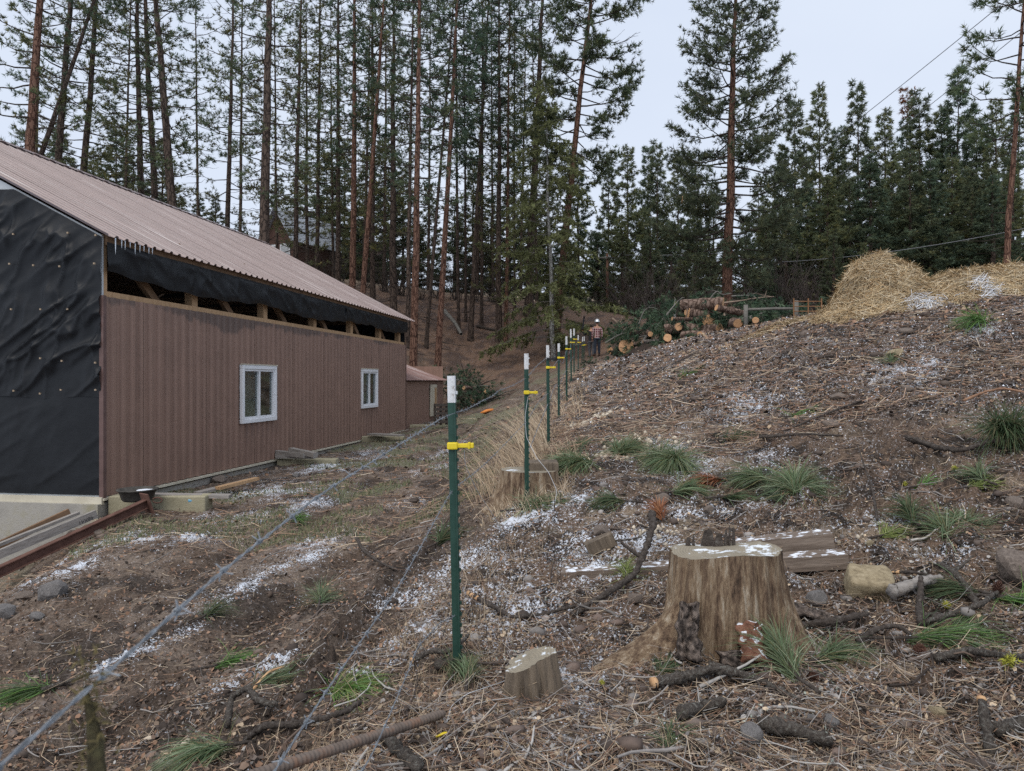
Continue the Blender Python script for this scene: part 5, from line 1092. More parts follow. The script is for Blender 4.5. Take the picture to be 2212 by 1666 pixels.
def stone(lab, px, py, w, k, mt, h=0.7, rz=None):
    p = gp(px, py); W = w / FPX * p.y
    o = link('stone', with_mat(STM[k], M_STONE[mt]), None, None, (p.x, p.y, p.z + W * h * 0.22)); o.scale = (W / 2, W / 2 * 0.85, W / 2 * h); o.rotation_euler = (0.1, 0.15, random.uniform(0, 6) if rz is None else rz)
    tag(o, lab, 'stone', 'loose stones'); return o
ST = [('sharp grey stone between the big stump and the tan stone', 1764, 1306, 46, 1, 0, 0.9), ('half-buried brown boulder at the right edge', 2200, 1260, 120, 2, 2, 0.9), ('mottled stone below the small bough behind the stump', 1427, 1090, 44, 3, 2, 0.8), ('brown stone left of the block, near the dead tuft', 1296, 1153, 42, 4, 2, 0.7), ('small brown stone upslope of the stump top', 1532, 1112, 30, 5, 2, 0.8), ('round grey stone near the bottom edge', 1622, 1592, 62, 0, 0, 0.8), ('bluish angular stone near the bottom edge', 1793, 1565, 42, 6, 0, 0.8), ('grey stone touching the bluish one\'s left', 1752, 1560, 32, 1, 0, 0.8), ('pale stone low in the right foreground', 2022, 1545, 45, 3, 1, 0.6), ('squarish brown stone at the left of the big stump', 1372, 1300, 40, 4, 2, 0.8),
      ('flat pale stone high on the chip slope', 1935, 770, 48, 5, 1, 0.45), ('tan stone near the slope\'s top right', 1955, 720, 40, 0, 2, 0.5), ('wide flat stone on the chip slope', 1800, 923, 50, 2, 2, 0.5), ('brown stone just right of the wide flat one', 1812, 862, 42, 6, 2, 0.5), ('small stone above the green tuft on the slope', 1958, 845, 30, 1, 2, 0.6), ('grey stone beside the rutted mound, left foreground', 110, 1290, 66, 3, 0, 0.8), ('brown flat stone left of the grey one by the mound', 55, 1293, 40, 2, 2, 0.5), ('small buried stone at the left edge', 12, 1330, 50, 4, 0, 0.8), ('grey lump below the grey stone by the mound', 80, 1340, 36, 5, 0, 0.7), ('tan rock in the snow patch of the mound', 165, 1160, 40, 1, 2, 0.6), ('stone on the mound top near the rusty beam', 215, 1155, 30, 0, 2, 0.6), ('small flat stone left of the tan stone', 1855, 1262, 36, 6, 2, 0.5), ('small round orange stone right of the timber end', 1878, 1178, 22, 2, 1, 0.8), ('brown stone by the right end of the snowy log', 2195, 1093, 46, 3, 2, 0.6), ('reddish stone against the concrete near the boards', 470, 1042, 40, 4, 2, 0.6), ('grey stone in the yard below the second footing', 640, 1030, 22, 5, 0, 0.5), ('small stone left of the nearest post\'s foot', 925, 1312, 26, 6, 2, 0.5)]
for s_ in ST: stone(*s_)
# large tan stone with a hollow front edge
p = gp(1880, 1292); bm = bmesh.new(); bmesh.ops.create_cube(bm, size=1.0); bmesh.ops.subdivide_edges(bm, edges=bm.edges[:], cuts=9, use_grid_fill=True)
r_ = np.random.default_rng(5)
for v in bm.verts:
    x, y, z = v.co
    k = 1 / (abs(2 * x) ** 5 + abs(2 * y) ** 5 + abs(2 * z) ** 5) ** 0.2 ; v.co *= 0.35 + 0.65 * k; v.co += v.co * (0.16 * (vnoise(np.array([x * 3 + 5]), np.array([y * 3 + z * 2]), 3)[0] - 0.5))
    if y < -0.1 and z < 0.2: v.co.y += 0.28 * math.exp(-((x - 0.12) / 0.2) ** 2) * (0.45 - z)
    v.co.z += 0.05 * math.sin(x * 5) - 0.1 * x * y; v.co += Vector(r_.normal(0, 0.008, 3))
me = bpy.data.meshes.new('tan_stone'); bm.to_mesh(me); bm.free(); me.polygons.foreach_set('use_smooth', [True] * len(me.polygons))
o = link('tan_stone', me, M_STONE[1], None, (p.x, p.y + 0.02, p.z + 0.055)); o.scale = (0.25, 0.2, 0.2); o.rotation_euler = (R(24), R(7), R(-14)); tag(o, 'large squared tan stone with a hollowed front, right of the stump', 'stone')

# ------------------------------------------------------------------ sticks
def stick(lab, pts, r0, r1=None, mat=None, name='branch', cat='branch', fork=None, cut=False, n=11):
    r1 = r0 * 0.55 if r1 is None else r1; P3 = []
    for q in pts:
        b0 = gp(q[0], q[1]); P3.append((b0.x, b0.y, b0.z + (q[2] if len(q) > 2 else 0.0) + r0 * 1.1 + 0.012))
    p = smooth_path(P3, 0.012); r0 *= 1.2; r1 *= 1.2
    p += np.cumsum(rng.normal(0, 0.0012, p.shape), axis=0) * np.linspace(0, 1, len(p))[:, None]
    rad = np.linspace(r0, r1, len(p)) * (1 + 0.28 * (vnoise(np.arange(len(p)) * 0.55, np.zeros(len(p)) + r0 * 999, 4) - 0.5) + 0.12 * rng.normal(size=len(p)))
    rad[-1] *= 0.4
    v, qd = tube_arrays(p, rad, n); v = v + rng.normal(0, 1, v.shape) * np.repeat(rad, n)[:, None] * 0.13; caps = len(v)
    v = np.vstack([v, p[:1], p[-1:]]); tr_ = [(caps, (k + 1) % n, k) for k in range(n)] + [(caps + 1, caps - n + k, caps - n + (k + 1) % n) for k in range(n)]
    t = empty(name, tuple(p[0])); tag(t, lab, cat, 'fallen branches')
    link('stem', np_mesh('stem', v - p[0], qd, np.array(tr_), smooth=True), mat or M_TWIG, t)
    if fork:
        for (k, dx, dy, dz) in fork:
            i = int(k * (len(p) - 1)); q0 = p[i] - p[0]; tt = np.linspace(0, 1, 8)[:, None]; q2 = q0 + np.array([[dx, dy, dz]]) * tt + rng.normal(0, 0.006, (8, 3)) * tt
            nb2 = NB(); nb2.tube(q2, np.linspace(rad[i] * 0.7, rad[i] * 0.25, 8), 6); link('side_twig', nb2.mesh('side_twig'), mat or M_TWIG, t)
    if cut:
        dv = (p[1] - p[0]); dv /= np.linalg.norm(dv); MB().tube([tuple(-dv * 0.004), tuple(dv * (0.02 if cut is True else cut))], r0 * 1.02, n).build('cut_end', M_FRESH, t, smooth=True)
    return t
G = M_LICHEN_TWIG
M_ORBARK = mk('orange_bark', [(0.3, (0.2, 0.11, 0.07)), (0.7, (0.36, 0.22, 0.14))], 18, 0.9, 0.3)
STK = [('curved stick with a pale split end, right of the nearest post', [(1012, 1310, 0.05), (1060, 1328, 0.02), (1110, 1345, 0.0), (1180, 1335, 0.0), (1240, 1322, 0)], 0.013, None, None, [(0.6, 0.1, 0.05, 0.02)], 0.12), ('upright crooked branch left of the big stump', [(1235, 1340, 0), (1310, 1300, 0.02), (1370, 1270, 0.05), (1395, 1245, 0.16), (1408, 1215, 0.22), (1406, 1175, 0.20)], 0.013, 0.02, None, [(0.5, -0.16, 0.06, 0.1)], False), ('thin twig joining the crooked branch', [(1310, 1185, 0.03), (1350, 1192, 0.06), (1390, 1195, 0.1)], 0.008, None, G, None, False),
       ('thick lichened stick below the big stump', [(1410, 1500, 0.01), (1480, 1488, 0.02), (1540, 1470, 0.02), (1600, 1478, 0.02)], 0.02, 0.016, G, [(0.5, 0.1, -0.05, 0.05)], 0.015), ('long lichened stick running down to the right foreground', [(1530, 1455, 0.01), (1620, 1480, 0.01), (1680, 1505, 0.01), (1740, 1535, 0)], 0.016, None, G, None, False), ('short fat grey log in the bottom foreground', [(1640, 1585, 0), (1720, 1600, 0), (1800, 1622, 0)], 0.024, 0.021, G, None, False), ('dark lichened chunk at the lower middle', [(1470, 1560, 0), (1520, 1548, 0), (1570, 1540, 0)], 0.022, 0.017, G, None, False),
       ('dark straight stick right of the stump\'s foot', [(1725, 1370, 0.01), (1800, 1365, 0.02), (1880, 1350, 0.02)], 0.016, 0.014, None, None, False), ('arched stick tying two green boughs together', [(1850, 1405, 0.02), (1890, 1392, 0.05), (1935, 1388, 0.05), (1970, 1396, 0.03)], 0.011, 0.010, None, None, False), ('long grey stick slanting down beside the tan stone', [(2030, 1245, 0.04), (2070, 1270, 0.05), (2100, 1300, 0.02), (2120, 1320, 0)], 0.014, 0.016, G, [(0.4, 0.15, 0.05, 0.08)], False), ('pale weathered branch right of the tan stone', [(1925, 1308, 0.02), (1985, 1288, 0.03), (2040, 1275, 0.02)], 0.03, 0.014, MATS['grey_weathered_board'], None, False), ('thin branch touching the tan stone\'s top', [(1922, 1262, 0.05), (1980, 1263, 0.05), (2040, 1272, 0.03)], 0.009, None, None, None, 0.06), ('dark snag standing in the right foreground', [(1990, 1365, 0), (1985, 1340, 0.04), (1988, 1305, 0.12)], 0.018, 0.012, None, [(0.2, 0.12, 0, 0.02)], False), ('lichened curved branch at the right edge', [(2000, 1360, 0.01), (2060, 1345, 0.02), (2110, 1335, 0.02), (2150, 1300, 0.03)], 0.014, None, G, None, False),
       ('broken stick stub with orange end at the lower right', [(2120, 1560, 0.06), (2130, 1600, 0.03), (2145, 1650, 0)], 0.014, 0.016, G, None, 0.01), ('twisted dark root in the bottom-left foreground', [(490, 1590, 0.02), (500, 1545, 0.06), (535, 1535, 0.08), (560, 1555, 0.05), (600, 1550, 0.02)], 0.014, 0.012, G, None, False), ('scaly curved branch beside the cone', [(530, 1615, 0.01), (570, 1598, 0.03), (640, 1597, 0.03), (700, 1588, 0.03), (740, 1572, 0.02), (785, 1545, 0.02)], 0.013, 0.011, None, [(0.45, 0.04, 0.02, 0.05)], False), ('dark stick lying at the nearest post\'s foot', [(890, 1447, 0.02), (930, 1438, 0.05), (970, 1432, 0.03), (1010, 1400, 0.05)], 0.012, 0.008, G, None, 0.01), ('short thick stub beside the nearest post', [(940, 1455, 0), (985, 1448, 0.01)], 0.02, 0.018, None, None, False),
       ('thin lichened stick above the green boughs, upslope', [(1640, 955, 0.02), (1740, 948, 0.02), (1820, 945, 0)], 0.016, None, None, None, False), ('dark fork-ended branch at the right, mid slope', [(1960, 960, 0.02), (2030, 985, 0.02), (2080, 992, 0.04), (2140, 975, 0.05), (2200, 975, 0.04)], 0.022, None, None, [(0.3, -0.2, 0.1, 0.08), (0.6, -0.25, 0.05, 0.1)], False), ('long thin twig standing above the timber end', [(1895, 1130, 0), (1885, 1095, 0.1), (1868, 1062, 0.18), (1852, 1035, 0.24)], 0.008, 0.004, None, [(0.5, 0.06, 0, 0.08)], False), ('thin upright twig high on the right slope', [(2070, 895, 0), (2078, 860, 0.15), (2082, 830, 0.3)], 0.007, 0.003, None, None, False), ('orange-barked branch at the right edge of the slope', [(2080, 875, 0.02), (2130, 862, 0.05), (2170, 855, 0.05), (2215, 858, 0.03)], 0.012, 0.009, M_ORBARK, None, False), ('long bare branch across the chip slope', [(1870, 870, 0.02), (1780, 905, 0.02), (1690, 940, 0)], 0.012, None, None, None, False), ('dead stick on the slope right of the third post', [(1500, 770, 0.03), (1440, 800, 0.04), (1390, 830, 0)], 0.012, None, None, None, False), ('dark stick lying by the orange dead tuft', [(1550, 1050, 0.05), (1600, 1040, 0.04), (1660, 1022, 0.02)], 0.011, None, None, None, False), ('stick in the mud left of the nearest post', [(770, 1190, 0.1), (785, 1215, 0.08), (810, 1230, 0.04), (850, 1240, 0)], 0.013, 0.007, None, [(0.5, 0.1, 0.05, 0.06)], False), ('stick half buried behind the left tuft', [(90, 1500, 0.0), (150, 1488, 0.02), (205, 1470, 0.02)], 0.012, None, G, None, False), ('short brown stick in the left foreground soil', [(545, 1500, 0.0), (580, 1470, 0.03), (610, 1455, 0.02)], 0.008, None, M_FRESH, None, False), ('mossy log end in the bottom middle', [(830, 1610, 0), (870, 1650, 0.0), (900, 1690, 0)], 0.018, 0.02, G, None, False), ('dark log lying at the bottom right corner', [(2150, 1600, 0), (2220, 1590, 0.01), (2280, 1580, 0)], 0.02, 0.02, G, None, False), ('branch lying by the lichen at the right foreground', [(2020, 1440, 0), (2090, 1430, 0.02), (2180, 1440, 0.02), (2230, 1430, 0.0)], 0.016, None, G, None, False)]
for lab, pts, r0, r1, mt, fk, cu in STK: stick(lab, pts, r0, r1, mt, fork=fk, cut=cu)

# ------------------------------------------------------------------ cut pine boughs
def bough(lab, px, py, ang, ln, cols, elev=0.35, K=150, spread=0.55, twig=True, name='pine_bough', dead=False, clusters=1, width=0.006):
    """ang: direction the needles sweep, in the picture plane (0 = right, 90 = away), ln = needle length"""
    p = gp(px, py, 0.02); r = np.random.default_rng(int(px * 7 + py)); t = empty(name, tuple(p)); tag(t, lab, 'pine bough', 'cut pine boughs')
    elev *= 0.6; base = np.array([math.cos(R(ang)), math.sin(R(ang)), elev]); base /= np.linalg.norm(base); V, Q, C_ = [], [], []; n0 = 0
    for c_ in range(clusters):
        off = np.array([r.normal(0, 0.1), r.normal(0, 0.1), 0.01]) * (c_ > 0); d = base[None] + r.normal(0, spread, (K, 3)) * np.array([1, 1, 0.55]); d /= np.linalg.norm(d, axis=1, keepdims=True)
        L_ = ln * r.uniform(0.65, 1.1, K); st_ = off + np.outer(r.uniform(0, 0.45, K) * ln, base) + r.normal(0, 0.008, (K, 3))
        tt = np.linspace(0, 1, 4); pth = st_[:, None] + d[:, None] * (tt * 1)[None, :, None] * L_[:, None, None]; pth[..., 2] -= 0.38 * (tt ** 2)[None] * L_[:, None]
        gzv = gz(pth[..., 0] + p.x, pth[..., 1] + p.y) - p.z; pth[..., 2] = np.maximum(pth[..., 2], gzv + 0.006)
        sd = np.cross(d, r.normal(size=(K, 3)) * 0.5 + np.array([0, 0, 1])); sd /= np.linalg.norm(sd, axis=1, keepdims=True); w = width * np.array([0.8, 1, 0.8, 0.15])
        v = np.stack([pth - sd[:, None] * w[None, :, None] * 0.5, pth + sd[:, None] * w[None, :, None] * 0.5], 2)
        base_i = n0 + np.arange(K)[:, None] * 8 + np.arange(3)[None] * 2; q = np.stack([base_i, base_i + 1, base_i + 3, base_i + 2], -1).reshape(-1, 4)
        c0 = np.array(cols)[r.integers(0, len(cols), K)] * r.uniform(0.7, 1.3, (K, 1)); V.append(v.reshape(-1, 3)); Q.append(q); C_.append(np.repeat(c0, 8, axis=0)); n0 += K * 8
    o = link('needles', np_mesh('needles', np.concatenate(V), np.concatenate(Q), col=np.concatenate(C_)), M_NEEDLE, t); o['kind'] = 'stuff'
    if twig:
        e_ = base * ln * 0.55; mb = MB(); bk = -base * ln * 0.55; bk[2] = 0.0
        mb.tube([tuple(bk), (0, 0, 0.01), tuple(e_)], [0.009, 0.008, 0.004], 7); mb.build('twig', M_TWIG, t, smooth=True)
    return t
BG = [(0.15, 0.22, 0.11), (0.20, 0.27, 0.15), (0.105, 0.165, 0.08), (0.28, 0.33, 0.21), (0.20, 0.19, 0.09)]; YG = [(0.26, 0.31, 0.10), (0.32, 0.37, 0.13), (0.18, 0.24, 0.08)]; DG = [(0.095, 0.145, 0.07), (0.125, 0.18, 0.09), (0.07, 0.11, 0.055), (0.16, 0.15, 0.08)]; RD = [(0.36, 0.15, 0.075), (0.28, 0.11, 0.06), (0.4, 0.2, 0.1)]; VG = [(0.14, 0.27, 0.07), (0.18, 0.32, 0.09), (0.11, 0.21, 0.07)]
S = 1.0
BGH = [('blue-green bough drooping left by the second post', 1255, 1010, 200, 0.30, BG, 0.5, 260, 0.55, 2), ('blue-green bough fanning up beside the drooping one', 1330, 990, 60, 0.30, BG, 0.7, 260, 0.65, 2), ('wide blue-green bough in the middle of the bench', 1458, 1008, 250, 0.32, BG, 0.6, 280, 0.7, 3), ('small bough behind the mottled stone', 1452, 1070, 20, 0.24, BG, 0.5, 170, 0.5, 1), ('low flat tuft left of the mottled stone', 1350, 1090, 170, 0.20, DG, 0.3, 120, 0.5, 1), ('dead orange needle tuft behind the stump', 1562, 1045, 195, 0.22, RD, 0.4, 130, 0.35, 1), ('dead red needle tuft standing above the snow streak', 1432, 1130, 100, 0.17, RD, 1.6, 120, 0.35, 1), ('large pale green bough upslope of the timber', 1722, 1075, 70, 0.32, BG, 0.6, 300, 0.7, 2), ('green bough left of the large pale one', 1665, 1045, 140, 0.26, BG, 0.45, 200, 0.55, 1), ('spiky tuft at the pale bough\'s lower end', 1690, 1092, 100, 0.17, [(0.16, 0.21, 0.13)], 0.9, 90, 0.6, 1), ('yellow-green tuft left of the big stump', 1352, 1258, 80, 0.16, YG, 0.8, 110, 0.7, 1),
       ('long-needled bough in front of the big stump', 1722, 1478, 108, 0.23, BG, 1.2, 260, 0.42, 1), ('second spray of the bough in front of the stump', 1760, 1440, 20, 0.20, BG, 0.5, 200, 0.4, 1), ('bright green bough sweeping right in the right foreground', 1962, 1393, -8, 0.27, VG + BG, 0.32, 320, 0.32, 1), ('pale spiky bough right of the timber end', 2050, 1172, 80, 0.24, BG, 0.6, 190, 0.8, 2), ('upright green tuft beside the standing twig', 1972, 1135, 80, 0.2, DG, 1.2, 150, 0.5, 1), ('small yellow-green sprig right of the timber end', 1902, 1168, 20, 0.16, YG, 0.4, 90, 0.5, 1), ('little green sprig high on the right bench', 1975, 1060, 10, 0.19, VG, 0.3, 90, 0.4, 1), ('yellow sprig near the right edge of the bench', 2090, 1062, 10, 0.18, YG, 0.4, 80, 0.4, 1), ('grey-green tuft right of the yellow sprig', 2128, 1050, 90, 0.2, BG, 1.0, 90, 0.6, 1), ('green needles at the right edge by the hanging cone', 2150, 1300, -30, 0.24, VG, 0.2, 160, 0.4, 1), ('dark bough above the right-edge cone', 2120, 1290, 140, 0.2, DG, 0.3, 120, 0.4, 1), ('big dark green bough at the right edge, mid slope', 2175, 950, 250, 0.36, DG, 0.9, 280, 0.6, 2),
       ('bright yellow-green tuft with a cone, lower left', 712, 1508, -10, 0.19, YG + VG, 0.55, 260, 0.55, 1), ('green tuft cut by the bottom edge, left', 505, 1622, 205, 0.2, BG, 0.25, 170, 0.4, 1), ('flat green bough at the left edge', 120, 1492, 200, 0.26, DG + VG, 0.15, 170, 0.4, 1), ('pale green bough lying in the mud', 690, 1310, 100, 0.24, BG, 0.4, 170, 0.5, 1), ('small green tuft in the mud further left', 440, 1340, 70, 0.2, DG, 0.6, 110, 0.6, 1), ('grassy tuft at the yard\'s lower middle', 460, 1450, 20, 0.18, VG, 0.6, 70, 0.4, 1), ('thin pale tuft near the yellow-green one', 540, 1500, 40, 0.2, BG, 0.5, 70, 0.5, 1), ('green tuft between the wires left of the post', 945, 1180, 60, 0.22, DG, 0.8, 150, 0.6, 1), ('dark sprig at the nearest post\'s foot', 975, 1480, 80, 0.14, DG, 1.0, 110, 0.5, 1), ('pale sprig right of the one at the post\'s foot', 1008, 1490, 90, 0.13, BG, 1.2, 90, 0.4, 1), ('dark feathery sprig below the small stump', 1440, 1640, 60, 0.12, DG, 0.6, 80, 0.5, 1), ('dark sprig in the right foreground litter', 1420, 1480, 50, 0.12, DG, 0.6, 90, 0.6, 1), ('lone green tuft on the upper chip slope', 2135, 700, 180, 0.3, VG, 0.5, 140, 0.6, 1), ('small green tuft left on the chip slope', 1465, 818, 0, 0.26, VG, 0.5, 90, 0.7, 1), ('small pale tuft mid chip slope', 1925, 790, 60, 0.22, BG, 0.8, 80, 0.7, 1), ('green sprig on the chip slope\'s middle', 1708, 905, 20, 0.24, VG, 0.3, 80, 0.5, 1), ('dark tuft at the slope foot right of the third post', 1255, 975, 80, 0.24, DG, 0.5, 130, 0.6, 1), ('flat dark tuft right of the cream gravel', 1565, 955, 20, 0.26, DG, 0.3, 110, 0.6, 1), ('low green clump below the second post', 1130, 1108, 10, 0.28, BG, 0.3, 150, 0.7, 2), ('low dark bough across the bench behind the timber', 1560, 1080, 10, 0.2, DG, 0.2, 80, 0.5, 1), ('small pine sprig in the yard grass', 630, 1130, 40, 0.2, VG, 0.6, 60, 0.6, 1)]
for lab, px, py, an, ln, cl, el, K, sp, cs in BGH: bough(lab, px, py, an, ln * 1.4, cl, el, int(K * 1.7), sp, clusters=cs, width=0.0032 if py > 1200 else 0.0055)
# cones
M_CONE = mk('pine_cone', [(0.3, (0.06, 0.03, 0.022)), (0.7, (0.17, 0.085, 0.06))], 60, 0.85, 0.2)
def cone(lab, px, py, L_=0.075, rot=(0, 0, 0), lift=0.03):
    p = gp(px, py, lift); mb = MB(); n = 9
    for k in range(11):
        f = k / 10; rr_ = 0.028 * math.sin(0.35 + 2.5 * f); z = (f - 0.5) * L_
        for j in range(n):
            a = 2 * math.pi * (j + 0.5 * (k % 2)) / n; ca, sa = math.cos(a), math.sin(a); w = 0.75 * rr_ * 2 * math.pi / n
            mb.add([(ca * rr_ * 0.3, sa * rr_ * 0.3, z - 0.003), (ca * rr_ - sa * w / 2, sa * rr_ + ca * w / 2, z + 0.006), (ca * rr_ * 1.12, sa * rr_ * 1.12, z + 0.011), (ca * rr_ + sa * w / 2, sa * rr_ - ca * w / 2, z + 0.006)], [(0, 1, 2, 3)])
    mb.tube([(0, 0, -L_ / 2), (0, 0, 0), (0, 0, L_ / 2)], [0.008, 0.017, 0.004], 8)
    o = mb.build('pine_cone', M_CONE, None, loc=p, rot=rot); tag(o, lab, 'pine cone', 'pine cones'); return o
cone('red-brown cone at the yellow-green tuft, lower left', 697, 1507, rot=(0, R(80), R(20))); cone('brown cone under the bright right-hand bough', 1985, 1420, rot=(R(60), 0, 0)); cone('cone hanging among lichened twigs near the right edge', 2155, 1300, rot=(0, R(15), 0), lift=0.06); cone('small cone in the litter below the stump\'s bough', 1752, 1470, 0.05, (R(70), 0, R(50)), 0.015)

# ------------------------------------------------------------------ small bits
M_PALE = mk('torn_pale_wood', [(0.3, (0.5, 0.42, 0.32)), (0.7, (0.66, 0.58, 0.46))], 20, 0.9)
def chunk(lab, px, py, w, mat, k, cat, name, h=0.4, lift=0.0):
    p = gp(px, py); W = w / FPX * p.y; o = link(name, with_mat(STM[k], mat), None, None, (p.x, p.y, p.z + W * h * 0.3 + lift)); o.scale = (W / 2, W / 2 * 0.6, W / 2 * h); o.rotation_euler = (0.3, 0.1, random.uniform(0, 6)); tag(o, lab, cat)
chunk('torn yellow plastic clip lying under the rod', 952, 1602, 32, M_YEL, 2, 'plastic scrap', 'plastic_scrap', 0.2, 0.02); chunk('pale split wood chip left of the twisted root', 402, 1608, 30, M_PALE, 3, 'wood chip', 'wood_chip', 0.4); chunk('pale wood chip left of the other one', 322, 1598, 22, M_PALE, 1, 'wood chip', 'wood_chip', 0.4); chunk('orange scrap on the track by the shed', 1052, 893, 45, M_ORANGE, 4, 'scrap', 'orange_scrap', 0.25)
M_LICH = mk('yellow_lichen', [(0.3, (0.28, 0.30, 0.05)), (0.7, (0.42, 0.42, 0.08))], 30, 0.9, 0.5)
for lab, px, py, w in [('yellow-green lichen tuft on the right foreground branch', 2178, 1440, 34), ('yellow lichen tuft by the dark snag', 2045, 1320, 18), ('yellow lichen dot near the bottom left cut wood', 403, 1640, 14), ('tiny yellow lichen tuft below the small stump', 1300, 1484, 12), ('yellow lichen speck on the upper bench', 2062, 1018, 14), ('yellow lichen speck near the timber end twig', 1955, 1052, 14)]:
    p = gp(px, py, 0.02); n = 70; pos = np.tile(np.zeros(3), (n, 1)) + rng.normal(0, w / FPX * p.y * 0.16, (n, 3)); dr = rng.normal(size=(n, 3)); dr /= np.linalg.norm(dr, axis=1, keepdims=True)
    v, t_, c_ = needles(pos, dr, np.full(n, w / FPX * p.y * 0.4), 5, 0.7, 0.04, np.tile([0.36, 0.36, 0.06], (n, 1)), rng); o = link('lichen_tuft', np_mesh('lichen_tuft', v, tris=t_, col=c_), M_STRAND, None, tuple(p)); tag(o, lab, 'lichen')
# ------------------------------------------------------------------ log pile and brush
M_LOGBARK = bark_mat('log_bark', (0.035, 0.025, 0.02), (0.13, 0.085, 0.065), (0.22, 0.16, 0.13))
M_LOGEND = top_mat('fresh_log_end', (0.62, 0.36, 0.19), 0.0)
M_LOGGREY = bark_mat('grey_log_bark', (0.06, 0.055, 0.05), (0.16, 0.14, 0.125), (0.26, 0.235, 0.215))
def log(lab, px, py, rpx, Y, az, L_, mat=None, elev=0.0, name='cut_log', end=True):
    """face centre at a picture point; body runs away along az (deg, 90 = straight away)"""
    p = P(px, py, Y); r = rpx / FPX * Y; d = Vector((math.cos(R(az)) * math.cos(R(elev)), math.sin(R(az)) * math.cos(R(elev)), math.sin(R(elev))))
    t = empty(name, tuple(p)); tag(t, lab, 'log', 'cut logs'); n = 10; tt = np.linspace(0, 1, n)
    pts = np.array(d)[None] * (tt * L_)[:, None] + rng.normal(0, 0.012, (n, 3)); pts[0] = 0; rr_ = r * (1 + rng.normal(0, 0.025, n)); v, q = tube_arrays(pts, rr_, 16); v = v + rng.normal(0, r * 0.03, v.shape)
    link('bark', np_mesh('bark', v, q, smooth=True), mat or M_LOGBARK, t)
    if end:
        for k, s in ((0, -1), (n - 1, 1)):
            mb = MB(); a = np.arange(16); mb.add([tuple(x) for x in (v[k * 16 + a] - pts[k]) * 0.97 + pts[k] + s * 0.004 * np.array(d)], [tuple(a[::-s].tolist())]); mb.build('sawn_end', M_LOGEND, t)
    return t
LOGS = [('broad round log lying lowest, its pale face to the camera', 1353, 748, 14.5, 30, 80, 1.2), ('log just right of the broad round, its top showing', 1390, 745, 12, 30.5, 70, 1.4), ('topmost log with bright orange end', 1562, 656, 12.5, 29, 150, 1.6), ('log with speckled pale end in the heap\'s middle', 1532, 694, 13.5, 28.5, 60, 1.2), ('orange-ended log at the heap\'s left shoulder', 1486, 677, 10, 29.5, 40, 1.5), ('log below the speckled end, facing right', 1554, 712, 11.5, 28, 120, 1.0), ('grey-barked log left of the speckled end', 1513, 710, 10, 28.6, 170, 1.3), ('thin log with small round end far left in the brush', 1357, 718, 5.5, 31, 60, 1.8), ('thin limb log with orange tip above the boughs', 1452, 689, 4, 29, 10, 1.5), ('dark-ended log low in the heap', 1425, 752, 7, 29.5, 60, 1.0), ('pale-ended log at the right foot of the heap', 1608, 702, 10, 27.5, 100, 1.0), ('reddish log lying across the heap\'s top', 1546, 677, 10, 29.4, 178, 1.0), ('log lying behind the topmost end', 1590, 672, 9, 30, 175, 1.2), ('small orange-ended log beside the topmost one', 1520, 665, 6, 30, 70, 1.0), ('log with red inner bark at the heap\'s base', 1540, 722, 8, 27.8, 160, 1.1)]
for a in LOGS: log(a[0], a[1], a[2], a[3] * 1.12, a[4] - 1.2, a[5], a[6])
for a in [('round orange end low at the heap\'s left front', 1442, 730, 9, 26.2, 75, 1.0), ('orange end showing between the left boughs', 1466, 706, 9, 27, 60, 1.1), ('small orange end under the speckled one', 1512, 722, 6, 26, 80, 0.9), ('bright round end right of the crooked limb', 1594, 699, 10, 25.5, 85, 0.9), ('orange end at the heap\'s far right', 1632, 692, 7, 25, 70, 1.0), ('upper orange end left of the topmost log', 1502, 660, 8, 28.5, 75, 1.2), ('half-hidden round beside the broad lowest log', 1318, 757, 7, 30.5, 60, 1.0), ('log leaning steeply on the heap\'s right side', 1612, 678, 7, 27, 200, 1.3), ('orange stub poking from the left brush', 1405, 722, 6, 28, 90, 0.8)]: log(*a, elev=random.uniform(-8, 12))
log('grey log lying flat right of the heap', 1672, 692, 8, 26, 170, 1.2, M_LOGGREY); log('brown log lying flat in the brush', 1505, 722, 6, 28, 175, 1.3); log('long thin trunk lying across the brush front', 1475, 737, 4, 28, 176, 1.5, M_LOGGREY); log('thin trunk with orange tip right of the brush front', 1500, 733, 3.5, 27.8, 10, 1.2); 
def path_branch(lab, pts, r0, r1, mat, name='brush_branch', twigs=0):
    p = smooth_path([P(*q) for q in pts], 0.08); nb_ = NB(); nb_.tube(p - p[0], np.linspace(r0, r1, len(p)), 7); t = empty(name, tuple(p[0])); tag(t, lab, 'branch', 'branches of the brush heap'); link('stem', nb_.mesh('stem'), mat, t)
    for k in range(twigs):
        i = rng.integers(len(p) // 4, len(p)); d = rng.normal(0, 0.25, 3); d[2] = abs(d[2]); n2 = NB(); tt = np.linspace(0, 1, 5)[:, None]; n2.tube(p[i] - p[0] + d * tt + rng.normal(0, 0.03, (5, 3)) * tt, np.linspace(r1, r1 * 0.4, 5), 4); link('side_twig', n2.mesh('side_twig'), mat, t)
M_PALEBR = mk('pale_branch', [(0.3, (0.17, 0.12, 0.09)), (0.7, (0.34, 0.26, 0.2))], 8, 0.9)
